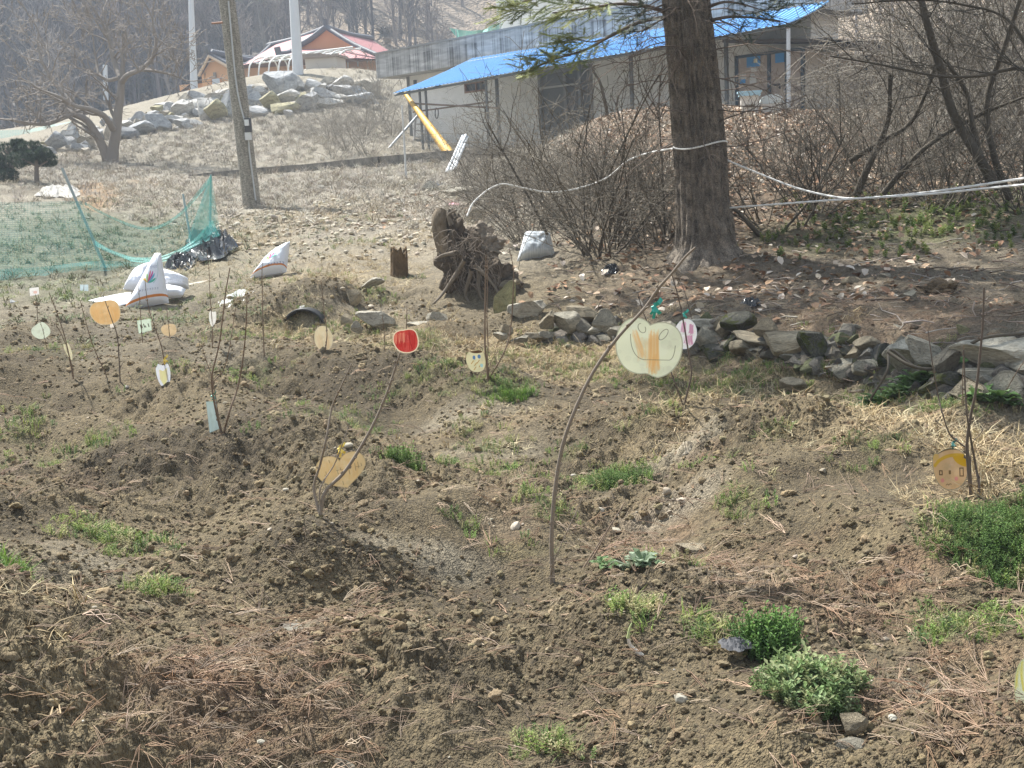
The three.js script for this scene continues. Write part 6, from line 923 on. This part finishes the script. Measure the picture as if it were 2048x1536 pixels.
card('bright red apple card with a cream rim on top of the forked sapling', 812, 682, 54, 50, S2.d + .01, 'blob', '#c5443c', '#ead9b8', (x, a, r) => { scribble(x, r, .1 * a, .1 * a, .9 * a, .9 * a, 40, '#b02a26', 5, -14, .6); scribble(x, r, .1 * a, .1 * a, .5 * a, .6 * a, 40, '#e8a07f', 3, -10, .6); x.strokeStyle = '#8a1414'; x.lineWidth = 4; x.globalAlpha = .7; x.beginPath(); x.moveTo(.66 * a, .1 * a); x.quadraticCurveTo(.6 * a, .5 * a, .72 * a, .85 * a); x.stroke(); x.globalAlpha = 1; }, { yaw: .15, rim: 16 });
card('cream card with brown hair, blue eyes and crayon dashes by the twin stems', 952, 722, 40, 46, S4.d - .03, 'blob', '#e2d9ae', '#cfc49c', (x, a, r) => { x.fillStyle = '#5b4128'; x.beginPath(); x.moveTo(.1 * a, 0); x.quadraticCurveTo(.5 * a, .26 * a, .95 * a, .12 * a); x.lineTo(a, 0); x.closePath(); x.fill(); x.fillStyle = '#5f83ad'; x.beginPath(); x.ellipse(.42 * a, .34 * a, .07 * a, .09 * a, 0, 0, 7); x.ellipse(.68 * a, .32 * a, .08 * a, .09 * a, 0, 0, 7); x.fill(); x.strokeStyle = '#b5873f'; x.lineWidth = 6; for (const [u, v] of [[.25, .6], [.4, .7], [.55, .6], [.62, .78], [.35, .88]]) { x.beginPath(); x.moveTo(u * a, v * a); x.lineTo((u + .12) * a, (v - .12) * a); x.stroke(); } x.fillStyle = '#a9cfcf'; x.beginPath(); x.arc(.76 * a, .72 * a, .08 * a, 0, 7); x.fill(); }, {});
card('card painted as a face with yellow hair and pink cheeks at the right edge', 1900, 938, 68, 84, S6.d + .03, 'face', '#d6b183', '#8f8d78', (x, a, r) => { x.fillStyle = '#7a6544'; x.beginPath(); x.moveTo(0, .36 * a); x.bezierCurveTo(.1 * a, .1 * a, .6 * a, -.05 * a, a, .15 * a); x.lineTo(a, 0); x.lineTo(0, 0); x.closePath(); x.fill(); x.strokeStyle = '#d1a83a'; x.lineWidth = 15; x.beginPath(); x.moveTo(.1 * a, .42 * a); x.bezierCurveTo(.25 * a, .22 * a, .55 * a, .14 * a, .9 * a, .2 * a); x.stroke(); x.fillStyle = '#d2a51f'; x.beginPath(); x.moveTo(.58 * a, .22 * a); x.quadraticCurveTo(.66 * a, .42 * a, .98 * a, .46 * a); x.lineTo(.98 * a, .16 * a); x.closePath(); x.fill(); x.fillStyle = '#d6b26a'; x.beginPath(); x.arc(.12 * a, .22 * a, .09 * a, 0, 7); x.fill(); x.strokeStyle = '#6a5436'; x.lineWidth = 5; x.strokeRect(.215 * a, .54 * a, .07 * a, .09 * a); x.strokeRect(.76 * a, .48 * a, .09 * a, .18 * a); x.fillStyle = '#7d643f'; x.fillRect(.46 * a, .53 * a, .06 * a, .09 * a); x.fillStyle = '#d98b86'; x.globalAlpha = .8; x.beginPath(); x.arc(.29 * a, .76 * a, .05 * a, 0, 7); x.arc(.66 * a, .72 * a, .05 * a, 0, 7); x.fill(); x.globalAlpha = .8; x.lineWidth = 3; x.beginPath(); x.moveTo(.38 * a, .87 * a); x.quadraticCurveTo(.42 * a, .82 * a, .45 * a, .87 * a); x.quadraticCurveTo(.48 * a, .82 * a, .52 * a, .85 * a); x.stroke(); x.globalAlpha = 1; }, { tie: [.03, .12, .10], tieAt: [.1, .5], tieS: .7, yaw: -.15 });
card('pale beige oval card in front of the thin middle sapling', 647, 677, 37, 52, S7.d + .03, 'oval', '#e0cfa9', '#cfc7ad', (x, a, r) => scribble(x, r, .2 * a, .3 * a, .8 * a, .95 * a, 16, '#d8b489', 7, 2, .4), {});
card('tall blue grey card hanging at the foot of the two stemmed sapling', 425, 833, 28, 62, S3.d + .03, 'rect', '#a9bcb9', '#90a5a2', (x, a, r) => scribble(x, r, .1 * a, .1 * a, .9 * a, .9 * a, 16, '#9fb2b2', 8, 0, .4), { yaw: .6, tie: GRN, tieAt: [.1, .52], curl: .1 });
card('white pointed card with a yellow middle low on the left sapling', 327, 752, 28, 52, S10.d - .03, 'tall', '#e9edf2', '#cfd6df', (x, a, r) => { x.fillStyle = '#e6e2a4'; x.beginPath(); x.moveTo(.25 * a, .25 * a); x.lineTo(.5 * a, .32 * a); x.lineTo(.78 * a, .2 * a); x.lineTo(.74 * a, .65 * a); x.lineTo(.5 * a, .88 * a); x.lineTo(.26 * a, .6 * a); x.closePath(); x.fill(); scribble(x, r, .2 * a, .2 * a, .8 * a, .7 * a, 12, '#d8b3b8', 4, 0, .4); }, { tie: YLW, tieAt: [.15, .5], roll: -.06 });
card('round orange card standing out before the left field edge', 211, 625, 56, 47, S9.d + .03, 'blob', '#e0b880', '#d9c39c', (x, a, r) => scribble(x, r, .1 * a, .3 * a, .9 * a, .9 * a, 22, '#dda765', 8, 10, .35), {});
card('small mint green card with dark painted marks', 288, 652, 29, 25, S15.d + .03, 'rect', '#d9ead4', '#c7dcc7', (x, a, r) => { x.strokeStyle = '#3d3a33'; x.lineWidth = 10; for (const [u, v, l] of [[.28, .35, .3], [.36, .4, .2], [.5, .34, .26], [.58, .5, .12], [.78, .38, .24]]) { x.beginPath(); x.moveTo(u * a, v * a); x.lineTo((u + .02) * a, (v + l) * a); x.stroke(); } }, { roll: .05 });
card('small tan round card right of the mint card', 338, 660, 29, 24, S16.d + .02, 'blob', '#dcc197', '#d3bf9c', null, {});
card('narrow white card turned sideways right of the sacks', 425, 637, 17, 32, S14.d - .02, 'tall', '#efede6', '#dcdcd8', null, { yaw: .5, roll: -.2 });
card('pale green leaf shaped card at the far left', 82, 662, 32, 30, S19.d + .02, 'blob', '#dbe4cf', '#cdd8c6', null, { roll: .5 });
card('narrow pale yellow card seen nearly edge on', 137, 703, 14, 36, S8.d - .02, 'tall', '#dfd8b4', '#cfcaa9', null, { roll: .25, yaw: .6 });
card('tilted white card at the left edge beside the net', 24, 617, 17, 31, 12.6, 'rect', '#eef1f4', '#dfe4ea', null, { roll: -.4 });
card('small white card with a pink smudge left of the blue card', 68, 583, 19, 15, S12.d, 'rect', '#f2efec', '#e0dedc', (x, a, r) => { x.fillStyle = '#e8c3b8'; x.beginPath(); x.arc(.6 * a, .6 * a, .18 * a, 0, 7); x.fill(); }, {});
card('small pale blue card hanging before the net', 168, 580, 17, 21, 13.4, 'rect', '#cfe0e6', '#bdd2da', null, { roll: -.05 });
card('tiny white scrap of card below the orange round card', 224, 650, 9, 10, S9.d + .05, 'rect', '#f1f0ee', null, null, {});
card('cream and yellow card cut by the right edge in the foreground', 2080, 1386, 96, 140, 2.75, 'apple', '#dfe3bf', '#c9cf9c', (x, a, r) => scribble(x, r, 0, 0, .5 * a, .5 * a, 20, '#d9c84e', 8, 4, .5), {});
// supports for cards whose stems are too thin to trace
for (const [label, x, y, ty, dd] of [['thin stem holding the tilted white card at the left edge', 22, 655, 604, 12.58], ['thin stem holding the small pale blue card', 170, 612, 568, 13.38], ['thin stem behind the cream card at the right edge', 2100, 1520, 1310, 2.78]]) { const a = P(x, y, dd); a.y = midH(a.x, a.z) - .03; bar('sapling', label, 'sapling', a, P(x - 2, ty, dd), .004, .002, STEM.brown, null, 6); }
// ---------------------------------------------------------------- sacks
function sack(label, corners, d, thick, draw, lean = 0) { // corners: bottom left, bottom right, top right, top left, in image points
  const q = corners.map(([x, y, o = 0]) => P(x, y, d + o)), c = q[0].clone().lerp(q[1], .5), n = 22, p = [], uv = [], ix = [], nf = V().subVectors(q[1], q[0]).cross(V().subVectors(q[3], q[0])).normalize(), sd = corners[0][0];
  for (const s of [1, -1]) for (let j = 0; j <= n; j++) for (let i = 0; i <= n; i++) {
    const u = i / n, v = j / n, pu = 1 - Math.pow(Math.abs(2 * u - 1), 3), pv = (1 - Math.pow(Math.abs(2 * v - 1), 4)) * (1.15 - .5 * v), b = q[0].clone().lerp(q[1], u), t = q[3].clone().lerp(q[2], u), x = b.lerp(t, v);
    const wr = .10 * N2(u * 5 + sd, v * 5, s + 3) + .07 * N2(u * 11 + sd, v * 9, s + 5) + .05 * Math.abs(N2(u * 4 + v * 7, v * 3 - u * 6, 7));
    x.addScaledVector(nf, s * thick * (.95 * Math.pow(pu * pv, .6) + wr * Math.sqrt(pu * pv + .02))).sub(c); p.push(x.x, x.y, x.z); uv.push(u, v);
  }
  const w = n + 1, h = w * w; for (const k of [0, 1]) for (let j = 0; j < n; j++) for (let i = 0; i < n; i++) { const a = k * h + j * w + i; k ? ix.push(a, a + w, a + 1, a + 1, a + w, a + w + 1) : ix.push(a, a + 1, a + w, a + 1, a + w + 1, a + w); }
  const g = new THREE.BufferGeometry(); g.setAttribute('position', new THREE.Float32BufferAttribute(p, 3)); g.setAttribute('uv', new THREE.Float32BufferAttribute(uv, 2)); g.setIndex(ix); g.computeVertexNormals();
  const t = thing('sack', label, 'sack', c); part('bag', g, new THREE.MeshPhysicalMaterial({ map: canvasTex(384, 384, draw), roughness: .8, side: THREE.DoubleSide, transmission: .10, thickness: 0 }), t); return t;
}
const printed = (rot, band = true, fan = true) => (x, w, h, r) => {
  x.fillStyle = '#e4e7ee'; x.fillRect(0, 0, w, h); if (band) { x.fillStyle = '#d0803c'; x.beginPath(); x.moveTo(0, h * .90); x.quadraticCurveTo(w * .5, h * .82, w, h * .85); x.lineTo(w, h * .89); x.quadraticCurveTo(w * .5, h * .87, 0, h * .945); x.fill(); }
  if (fan) { const cx = w * .42, cy = h * .62; [['#e8b23a', 2.7], ['#7fb34d', 2.25], ['#d94b63', 1.7], ['#c2398a', 1.2], ['#4f9fc4', .8], ['#3fae8f', .35]].forEach(([c, a]) => { x.fillStyle = c; x.globalAlpha = .85; x.beginPath(); x.moveTo(cx, cy); x.quadraticCurveTo(cx + Math.cos(a) * w * .26 - 14, cy - Math.sin(a) * h * .26, cx + Math.cos(a) * w * .27, cy - Math.sin(a) * h * .24); x.quadraticCurveTo(cx + Math.cos(a - .4) * w * .24, cy - Math.sin(a - .4) * h * .2, cx, cy); x.fill(); }); x.globalAlpha = .7; x.strokeStyle = '#4d9e92'; x.lineWidth = 4; x.beginPath(); x.arc(w * .5, h * .42, w * .24, -1.2, 1.1); x.stroke(); x.globalAlpha = 1; }
  x.strokeStyle = '#5b6488'; x.globalAlpha = .65; const glyph = (gx, gy, s) => { x.lineWidth = s * .16; x.beginPath(); x.moveTo(gx, gy); x.lineTo(gx + s * .5, gy); x.lineTo(gx + s * .4, gy + s * .45); x.moveTo(gx + s * .7, gy - s * .1); x.lineTo(gx + s * .7, gy + s * .6); x.moveTo(gx + s * .7, gy + s * .2); x.lineTo(gx + s * .9, gy + s * .2); x.moveTo(gx + s * .15, gy + s * .75); x.lineTo(gx + s * .75, gy + s * .75); x.stroke(); };
  if (rot) { x.save(); x.translate(w * .62, h * .83); for (let k = 0; k < 6; k++) glyph(-w * .16 + k * w * .082, -k * 3, w * .068); x.restore(); } else { for (let k = 0; k < 5; k++) glyph(w * (.3 + .08 * k), h * .30, w * .05); for (let k = 0; k < 9; k++) glyph(w * (.18 + .07 * k), h * .73, w * .035); } x.globalAlpha = 1;
};
{
  const g = G(292, 616), d = Math.hypot(g.x, g.z);
  sack('white printed sack standing upright with a knotted tip and orange band', [[246, 621], [338, 606], [322, 506, .2], [310, 506, .2]], d, .12, printed(0));
  sack('plump pale sack lying on its side behind the standing sack', [[322, 574, .35], [378, 577, .3], [376, 556, .3], [322, 536, .45]], d + .1, .11, printed(0, false, false));
  sack('flat pale sack lying under the plump one', [[318, 592, .2], [366, 590, .15], [372, 578, .3], [322, 570, .35]], d + .02, .06, printed(0, false, false));
  sack('grey white sack slumped behind the left side of the standing sack', [[246, 578, .4], [290, 582, .35], [304, 524, .6], [268, 540, .6]], d + .2, .10, printed(0, false, false));
  sack('long empty white sack spread flat on the ground left of the others', [[236, 612, .0], [262, 606, .0], [262, 584, .4], [176, 601, .4]], d + .02, .03, printed(0, false, false));
  const g2 = G(540, 556), d2 = Math.hypot(g2.x, g2.z); sack('white printed sack with a pointed tip sitting alone on the slope', [[500, 556], [573, 544], [580, 482, .25], [536, 513, .2]], d2, .12, printed(1));
}
// crumpled sheets lying on the land
function sheet(label, cat, px, py, rx, ry, hgt, m, seed, o = {}) {
  const c = patch([px, py, rx, ry]), p = [], uv = [], ix = [], R = 26, A = 48, sc = Math.max(c.ar, c.at);
  for (let j = 0; j <= R; j++) for (let i = 0; i < A; i++) {
    const a = i / A * 6.2832, edge = .72 + .5 * fbm(Math.cos(a) * 1.6 + seed, Math.sin(a) * 1.6, 3, seed) + (o.corner ? .28 * Math.pow(Math.abs(Math.cos(a * 2 + seed)), 6) : 0), r = j / R * edge, u = Math.cos(a) * r, v = Math.sin(a) * r;
    const x = c.x + c.ux * u * c.ar - c.uz * v * c.at, z = c.z + c.uz * u * c.ar + c.ux * v * c.at;
    const f = 1 - Math.abs(N2(u * 2.2 + seed, v * 2.2, 1)) * 2, f2 = 1 - Math.abs(N2(u * 5 + seed, v * 5, 2)) * 2, dome = o.dome ? Math.sqrt(Math.max(0, 1 - (j / R) ** 2)) : 1 - Math.pow(j / R, 4) * .8;
    p.push(x - c.x, midH(x, z) + .012 + hgt * (o.dome ? dome * (o.soft ? .8 + .35 * fbm(u * 2 + seed, v * 2, 4, 3) + .10 * f2 : .8 + .125 * f + .12 * f2) : dome * (.45 * Math.max(0, f) + .35 * Math.max(0, f2))) - midH(c.x, c.z), z - c.z); uv.push(u, v);
  }
  for (let j = 0; j < R; j++) for (let i = 0; i < A; i++) { const a = j * A + i, b = j * A + (i + 1) % A; ix.push(a, b, a + A, b, b + A, a + A); }
  const g = new THREE.BufferGeometry(); g.setAttribute('position', new THREE.Float32BufferAttribute(p, 3)); g.setAttribute('uv', new THREE.Float32BufferAttribute(uv, 2)); g.setIndex(ix); g.computeVertexNormals();
  const t = thing(o.name || 'plastic_sheet', label, cat, V(c.x, midH(c.x, c.z), c.z)); part('film', toCreasedNormals(g, .5), m, t); return t;
}
const FILMK = new THREE.MeshPhysicalMaterial({ color: S([.018, .018, .02]), roughness: .22, side: THREE.DoubleSide, specularIntensity: 1 }), FILMW = new THREE.MeshPhysicalMaterial({ color: S([.62, .62, .60]), roughness: .85, side: THREE.DoubleSide, transmission: .2, thickness: 0 }), FILMC = new THREE.MeshPhysicalMaterial({ color: S([.60, .58, .49]), roughness: .8, side: THREE.DoubleSide, transmission: .25, thickness: 0 });
sheet('crumpled shiny black plastic sheet beside the net', 'plastic sheet', 420, 505, 66, 30, .42, FILMK, 3.1); sheet('lower fold of black plastic sheet behind the sacks', 'plastic sheet', 362, 535, 40, 18, .22, FILMK, 5.3);
sheet('wrinkled whitish plastic film on the ground left of the culvert', 'plastic sheet', 478, 612, 56, 26, .12, FILMW, 7.7); sheet('pale plastic scrap lying by the weed tuft at the left', 'plastic sheet', 200, 1022, 36, 16, .05, FILMC, 2.2, { corner: 1 });
{ const gb = G(1072, 520), db = Math.hypot(gb.x, gb.z); sack('round whitish plastic bag half hidden behind the thicket stems', [[1034, 522], [1112, 518], [1100, 466, .2], [1050, 464, .2]], db, .16, (x, w, h, r) => { x.fillStyle = '#d5dbdf'; x.fillRect(0, 0, w, h); scribble(x, r, 0, 0, w, h, 40, '#aeb9c2', 14, 30, .4); }); }
sheet('dark crumpled plastic scrap on the bank near the conifer', 'plastic sheet', 1220, 545, 24, 9, .09, FILMK, 4.4); sheet('black plastic scrap above the stone wall', 'plastic sheet', 1502, 612, 28, 8, .07, FILMK, 6.6);
sheet('white flat paper scrap among the needles at the lower left', 'paper scrap', 418, 1354, 46, 9, .02, FILMW, 8.8, { name: 'paper_scrap' }); sheet('faded pink plastic basin lid lying on the slope above the roots', 'lid', 908, 413, 17, 6, .04, mat([.62, .25, .30], .5, { side: THREE.DoubleSide }), 1.3, { dome: 1, name: 'basin_lid' }); sheet('dark scraps of plastic on the path edge', 'plastic sheet', 868, 370, 24, 8, .08, FILMK, 11.4);
sheet('grey weathered cloth scrap left of the leafy weed clumps', 'cloth scrap', 1476, 1300, 14, 8, .03, mat([.10, .10, .105], .95, { side: THREE.DoubleSide }), 12.5, { name: 'cloth_scrap' }); sheet('whitish film draped over the mound behind the net', 'plastic sheet', 118, 388, 56, 14, .22, mat([.42, .40, .36], .9, { side: THREE.DoubleSide }), 13.5, {}); sheet('pale bark scrap in the straw right of the soil ridge', 'bark scrap', 1848, 868, 26, 7, .03, mat([.40, .36, .33], .9, { side: THREE.DoubleSide }), 14.1, { name: 'bark_scrap' }); sheet('small curled dead leaf on the ridge behind the tall sapling', 'leaf', 1368, 908, 9, 14, .05, mat([.42, .36, .27], .9, { side: THREE.DoubleSide }), 15.2, { name: 'dead_leaf' }); sheet('dark brown dead leaf beside the weed tuft in the middle', 'leaf', 1443, 962, 13, 20, .06, mat([.16, .10, .07], .85, { side: THREE.DoubleSide }), 16.2, { name: 'dead_leaf' });
bar('wooden_board', 'pale weathered board lying on the slope right of the sacks', 'board', P(376, 574, 12.9), P(462, 556, 13.4), .035, .03, mat([.52, .46, .38], .9), null, 4);
{ const r1 = thing('onion_root', 'white onion with a green shoot lying in the front soil', 'onion', G(1268, 1300)), g = G(1268, 1300), d = Math.hypot(g.x, g.z), L = (x, y) => P(x, y, d - .02).sub(g); new GB().tube(smoothPath([L(1285, 1312), L(1272, 1302), L(1260, 1290), L(1256, 1276)], 10), (u) => .008 * (1 - .45 * u), 7).build('bulb', mat([.62, .56, .47], .7), r1); new GB().tube(smoothPath([L(1256, 1276), L(1260, 1255), L(1264, 1246)], 8), (u) => .005 * (1 - .6 * u), 6).build('shoot', mat([.42, .48, .22], .7), r1); }
// ---------------------------------------------------------------- net round the field
{
  const d = 15.2, nt = thing('net_fence', 'sagging teal net hung on thin poles round the field at the left', 'net', V(0, 0, 0));
  const alpha = dataTex(256, (i, j) => { const h = j % 8 < 3 ? 1 : 0, v = i % 10 < 3 ? 1 : 0; return gray(  .20 + .42 * Math.max(h, v * .8) + .22 * (nA[j * 512 + i] - .5)); });
  const NET = (op, a = 1) => { const al = alpha.clone(); al.repeat.set(a, a); al.needsUpdate = true; return new THREE.MeshStandardMaterial({ color: S([.17, .62, .56]), roughness: .6, transparent: true, opacity: op, alphaMap: al, side: THREE.DoubleSide }); };
  const strip = (topL, botL, n, m, rip = .06, name = 'netting') => { const T = smoothPath(topL.map((q) => P(q[0], q[1], q[2] || d)), n), B = smoothPath(botL.map((q) => P(q[0], q[1], q[2] || d)), n), g = new GB(), rows = 6; const at = (i, v) => { const p = B[i].clone().lerp(T[i], v); p.z += rip * (N2(i * .35, v * 3, 4) + .6 * Math.sin(i * .9)) * (1 - .5 * v); return p; }; let len = 0; for (let i = 0; i < n; i++) { const w = T[i].distanceTo(T[i + 1]); for (let r = 0; r < rows; r++) { const a = at(i, r / rows), b = at(i + 1, r / rows), c = at(i + 1, (r + 1) / rows), e = at(i, (r + 1) / rows), v0 = r / rows * 1.1, v1 = (r + 1) / rows * 1.1; g.quad(a, b, c, e, null, [len, v0, len + w, v0, len + w, v1, len, v1]); } len += w; } return g.build(name, m, nt); };
  strip([[-60, 404], [20, 405], [100, 403], [165, 402]], [[-60, 574], [20, 572], [120, 566], [226, 552]], 22, NET(.62, 1.2), .10);
  strip([[165, 408], [215, 436], [270, 455], [320, 452], [370, 418], [422, 352]], [[226, 552], [255, 545], [300, 534], [345, 515], [395, 495], [440, 474]], 30, NET(.42, 1.1), .14);
  strip([[190, 480, 15.1], [235, 505, 15.1], [280, 515, 15.1], [330, 510, 15.1], [385, 480, 15.1], [425, 440, 15.1]], [[190, 490, 15], [240, 516, 15], [285, 525, 15], [340, 520, 15], [395, 492, 15], [440, 470, 15]], 24, NET(1, 1.6), .05);
  strip([[421, 350, 15.05], [423, 350, 15.05]], [[372, 485, 15.05], [443, 472, 15.05]], 8, NET(.9, 1.4), .05); strip([[170, 404, 15.1], [240, 440, 15.1], [300, 454, 15.1], [350, 432, 15.1], [422, 350, 15.1]], [[170, 410, 15.1], [240, 446, 15.1], [300, 460, 15.1], [350, 440, 15.1], [424, 362, 15.1]], 24, NET(1, 2), .02);
  strip([[-40, 540, 15.0], [80, 534, 15.0], [200, 522, 15.0], [300, 528, 15.0]], [[-40, 578, 14.9], [80, 574, 14.9], [200, 560, 14.9], [300, 540, 14.9]], 24, NET(.75, 1.4), .08);
  const pole = (x0, y0, x1, y1, dd, r) => { const a = P(x0, y0, dd), b = P(x1, y1, dd); a.y = Math.min(a.y, midH(a.x, a.z)) - .05; new GB().tube([a, b], r, 6).build('pole', mat([.36, .42, .44], .6), nt); };
  pole(228, 570, 124, 336, d + .05, .018); pole(416, 490, 422, 348, d + .02, .014); pole(384, 475, 366, 388, d + .3, .014);
  const far = thing('green_net', 'strip of teal netting along the foot of the hill behind the bare tree', 'net', V(0, 0, 0)), fg = new GB(); const A = [[-20, 288], [60, 276], [110, 262], [160, 246]], B = [[-20, 262], [60, 258], [110, 248], [160, 240]]; for (let i = 0; i < 3; i++) fg.quad(P(A[i][0], A[i][1], 60), P(A[i + 1][0], A[i + 1][1], 60), P(B[i + 1][0], B[i + 1][1], 60.5), P(B[i][0], B[i][1], 60.5)); fg.build('netting', NET(.7, 1), far);
}
// ---------------------------------------------------------------- clumps of weeds that stand out
{
  rnd = mulberry(602); const wm = weedGeo(9, .11, .016, .0038, 31, .045), wl = weedGeo(5, .09, .032, .0068, 32, .05), bl = (() => { const b = new GB(), r = mulberry(4); for (let k = 0; k < 7; k++) { const a = k * .9 + r(), dir = V(Math.cos(a), .25 + .4 * r(), Math.sin(a)).normalize(), L = .05 + .05 * r(); const s = V(-Math.sin(a), 0, Math.cos(a)), q = (t, w, z) => dir.clone().multiplyScalar(L * t).addScaledVector(s, w).add(V(0, z, 0)); const pt = [[0, .004, 0], [.3, .012, .01], [.65, .018, .012], [1, 0, -.006]]; for (let i = 0; i < 3; i++) { b.quad(q(pt[i][0], -pt[i][1], pt[i][2]), q(pt[i][0], 0, pt[i][2] - .005), q(pt[i + 1][0], 0, pt[i + 1][2] - .005), q(pt[i + 1][0], -pt[i + 1][1], pt[i + 1][2])); b.quad(q(pt[i][0], 0, pt[i][2] - .005), q(pt[i][0], pt[i][1], pt[i][2]), q(pt[i + 1][0], pt[i + 1][1], pt[i + 1][2]), q(pt[i + 1][0], 0, pt[i + 1][2] - .005)); } } return b.geo(); })();
  const clump = (label, px, py, rx, ry, geo, n, sc, cols, cat = 'weed clump') => { const c = patch([px, py, rx, ry], rx > 88 && rx < 92 ? 0 : 1.1), gy = midH(c.x, c.z), t = thing('weed_clump', label, cat, V(c.x, gy, c.z)), im = new THREE.InstancedMesh(geo, LEAFM, n); im.name = 'foliage'; im.userData.kind = 'stuff'; for (let k = 0; k < n; k++) { let r, a; do { r = Math.sqrt(rnd()) * 1.12; a = rnd() * 6.283; } while (fbm(Math.cos(a) * r * 1.7 + px, Math.sin(a) * r * 1.7 + py, 2, 5) + .42 < rnd() * (.3 + .75 * r)); const u = Math.cos(a) * r * c.ar * .8, v = Math.sin(a) * r * c.at, x = c.x + c.ux * u - c.uz * v, z = c.z + c.uz * u + c.ux * v, s = sc * rr(.5, 1.3) * (1.15 - .5 * r * r); M4.compose(V(x - c.x, H(x, z) - gy - .004, z - c.z), QQ.setFromEuler(EU.set(rr(-.25, .25), rr(0, 6.28), rr(-.25, .25))), V(s, s, s)); im.setMatrixAt(k, M4); im.setColorAt(k, CC.setRGB(...tint(pick(cols), .25))); } t.add(im); };
  const DKG = [[.10, .20, .045], [.13, .24, .055], [.08, .16, .04]], LTG = [[.20, .29, .11], [.17, .25, .09], [.26, .34, .15], [.30, .33, .16]];
  clump('tall dark green weed clump in the front soil at the right', 1540, 1300, 56, 34, wm, 90, .8, DKG); clump('lighter leafy weed clump just in front of the dark green one', 1625, 1372, 98, 34, wl, 120, .62, LTG); clump('dense mass of green weeds at the right edge below the face card', 1990, 1095, 90, 84, wm, 300, .5, [[.12, .21, .05], [.15, .24, .06], [.09, .16, .04]]);
  clump('bushy green weed tuft in the middle behind the tall sapling', 1232, 978, 62, 30, wm, 130, .55, [[.12, .20, .05], [.10, .17, .04], [.16, .24, .07]]); clump('bright green tuft at the left edge on the front mound', 12, 1135, 26, 16, bladeTuft(9, .09, .0025, .07, 44), 60, 1, [[.14, .24, .04], [.18, .28, .06]]); clump('broad leaved young plant with grey green leaves right of the tall sapling', 1282, 1170, 30, 14, bl, 9, .9, [[.26, .33, .22], [.20, .28, .15]], 'plant'); clump('small broad leaved seedling left of the grey green plant', 1218, 1160, 18, 8, bl, 5, .6, [[.16, .26, .10]], 'plant');
  clump('leafy green plants along the foot of the wall at the right', 1830, 782, 110, 14, bl, 60, 1.25, [[.12, .21, .06], [.16, .25, .09]], 'plants'); clump('green leafy tuft under the right end of the stone wall', 1985, 818, 34, 10, bl, 24, 1.2, [[.13, .22, .07]], 'plants'); clump('fresh grass tuft at the foot of the twin stemmed sapling', 1030, 782, 50, 12, bladeTuft(10, .07, .002, .05, 46), 110, .75, [[.16, .28, .05], [.20, .32, .07]]); clump('green tuft with a clod beside it right of the heart card', 812, 930, 32, 12, wm, 40, .65, [[.13, .21, .05]]);
}
scene.traverse((o) => { if (o.isMesh) { o.castShadow = true; o.receiveShadow = true; } });
renderer.render(scene, camera);
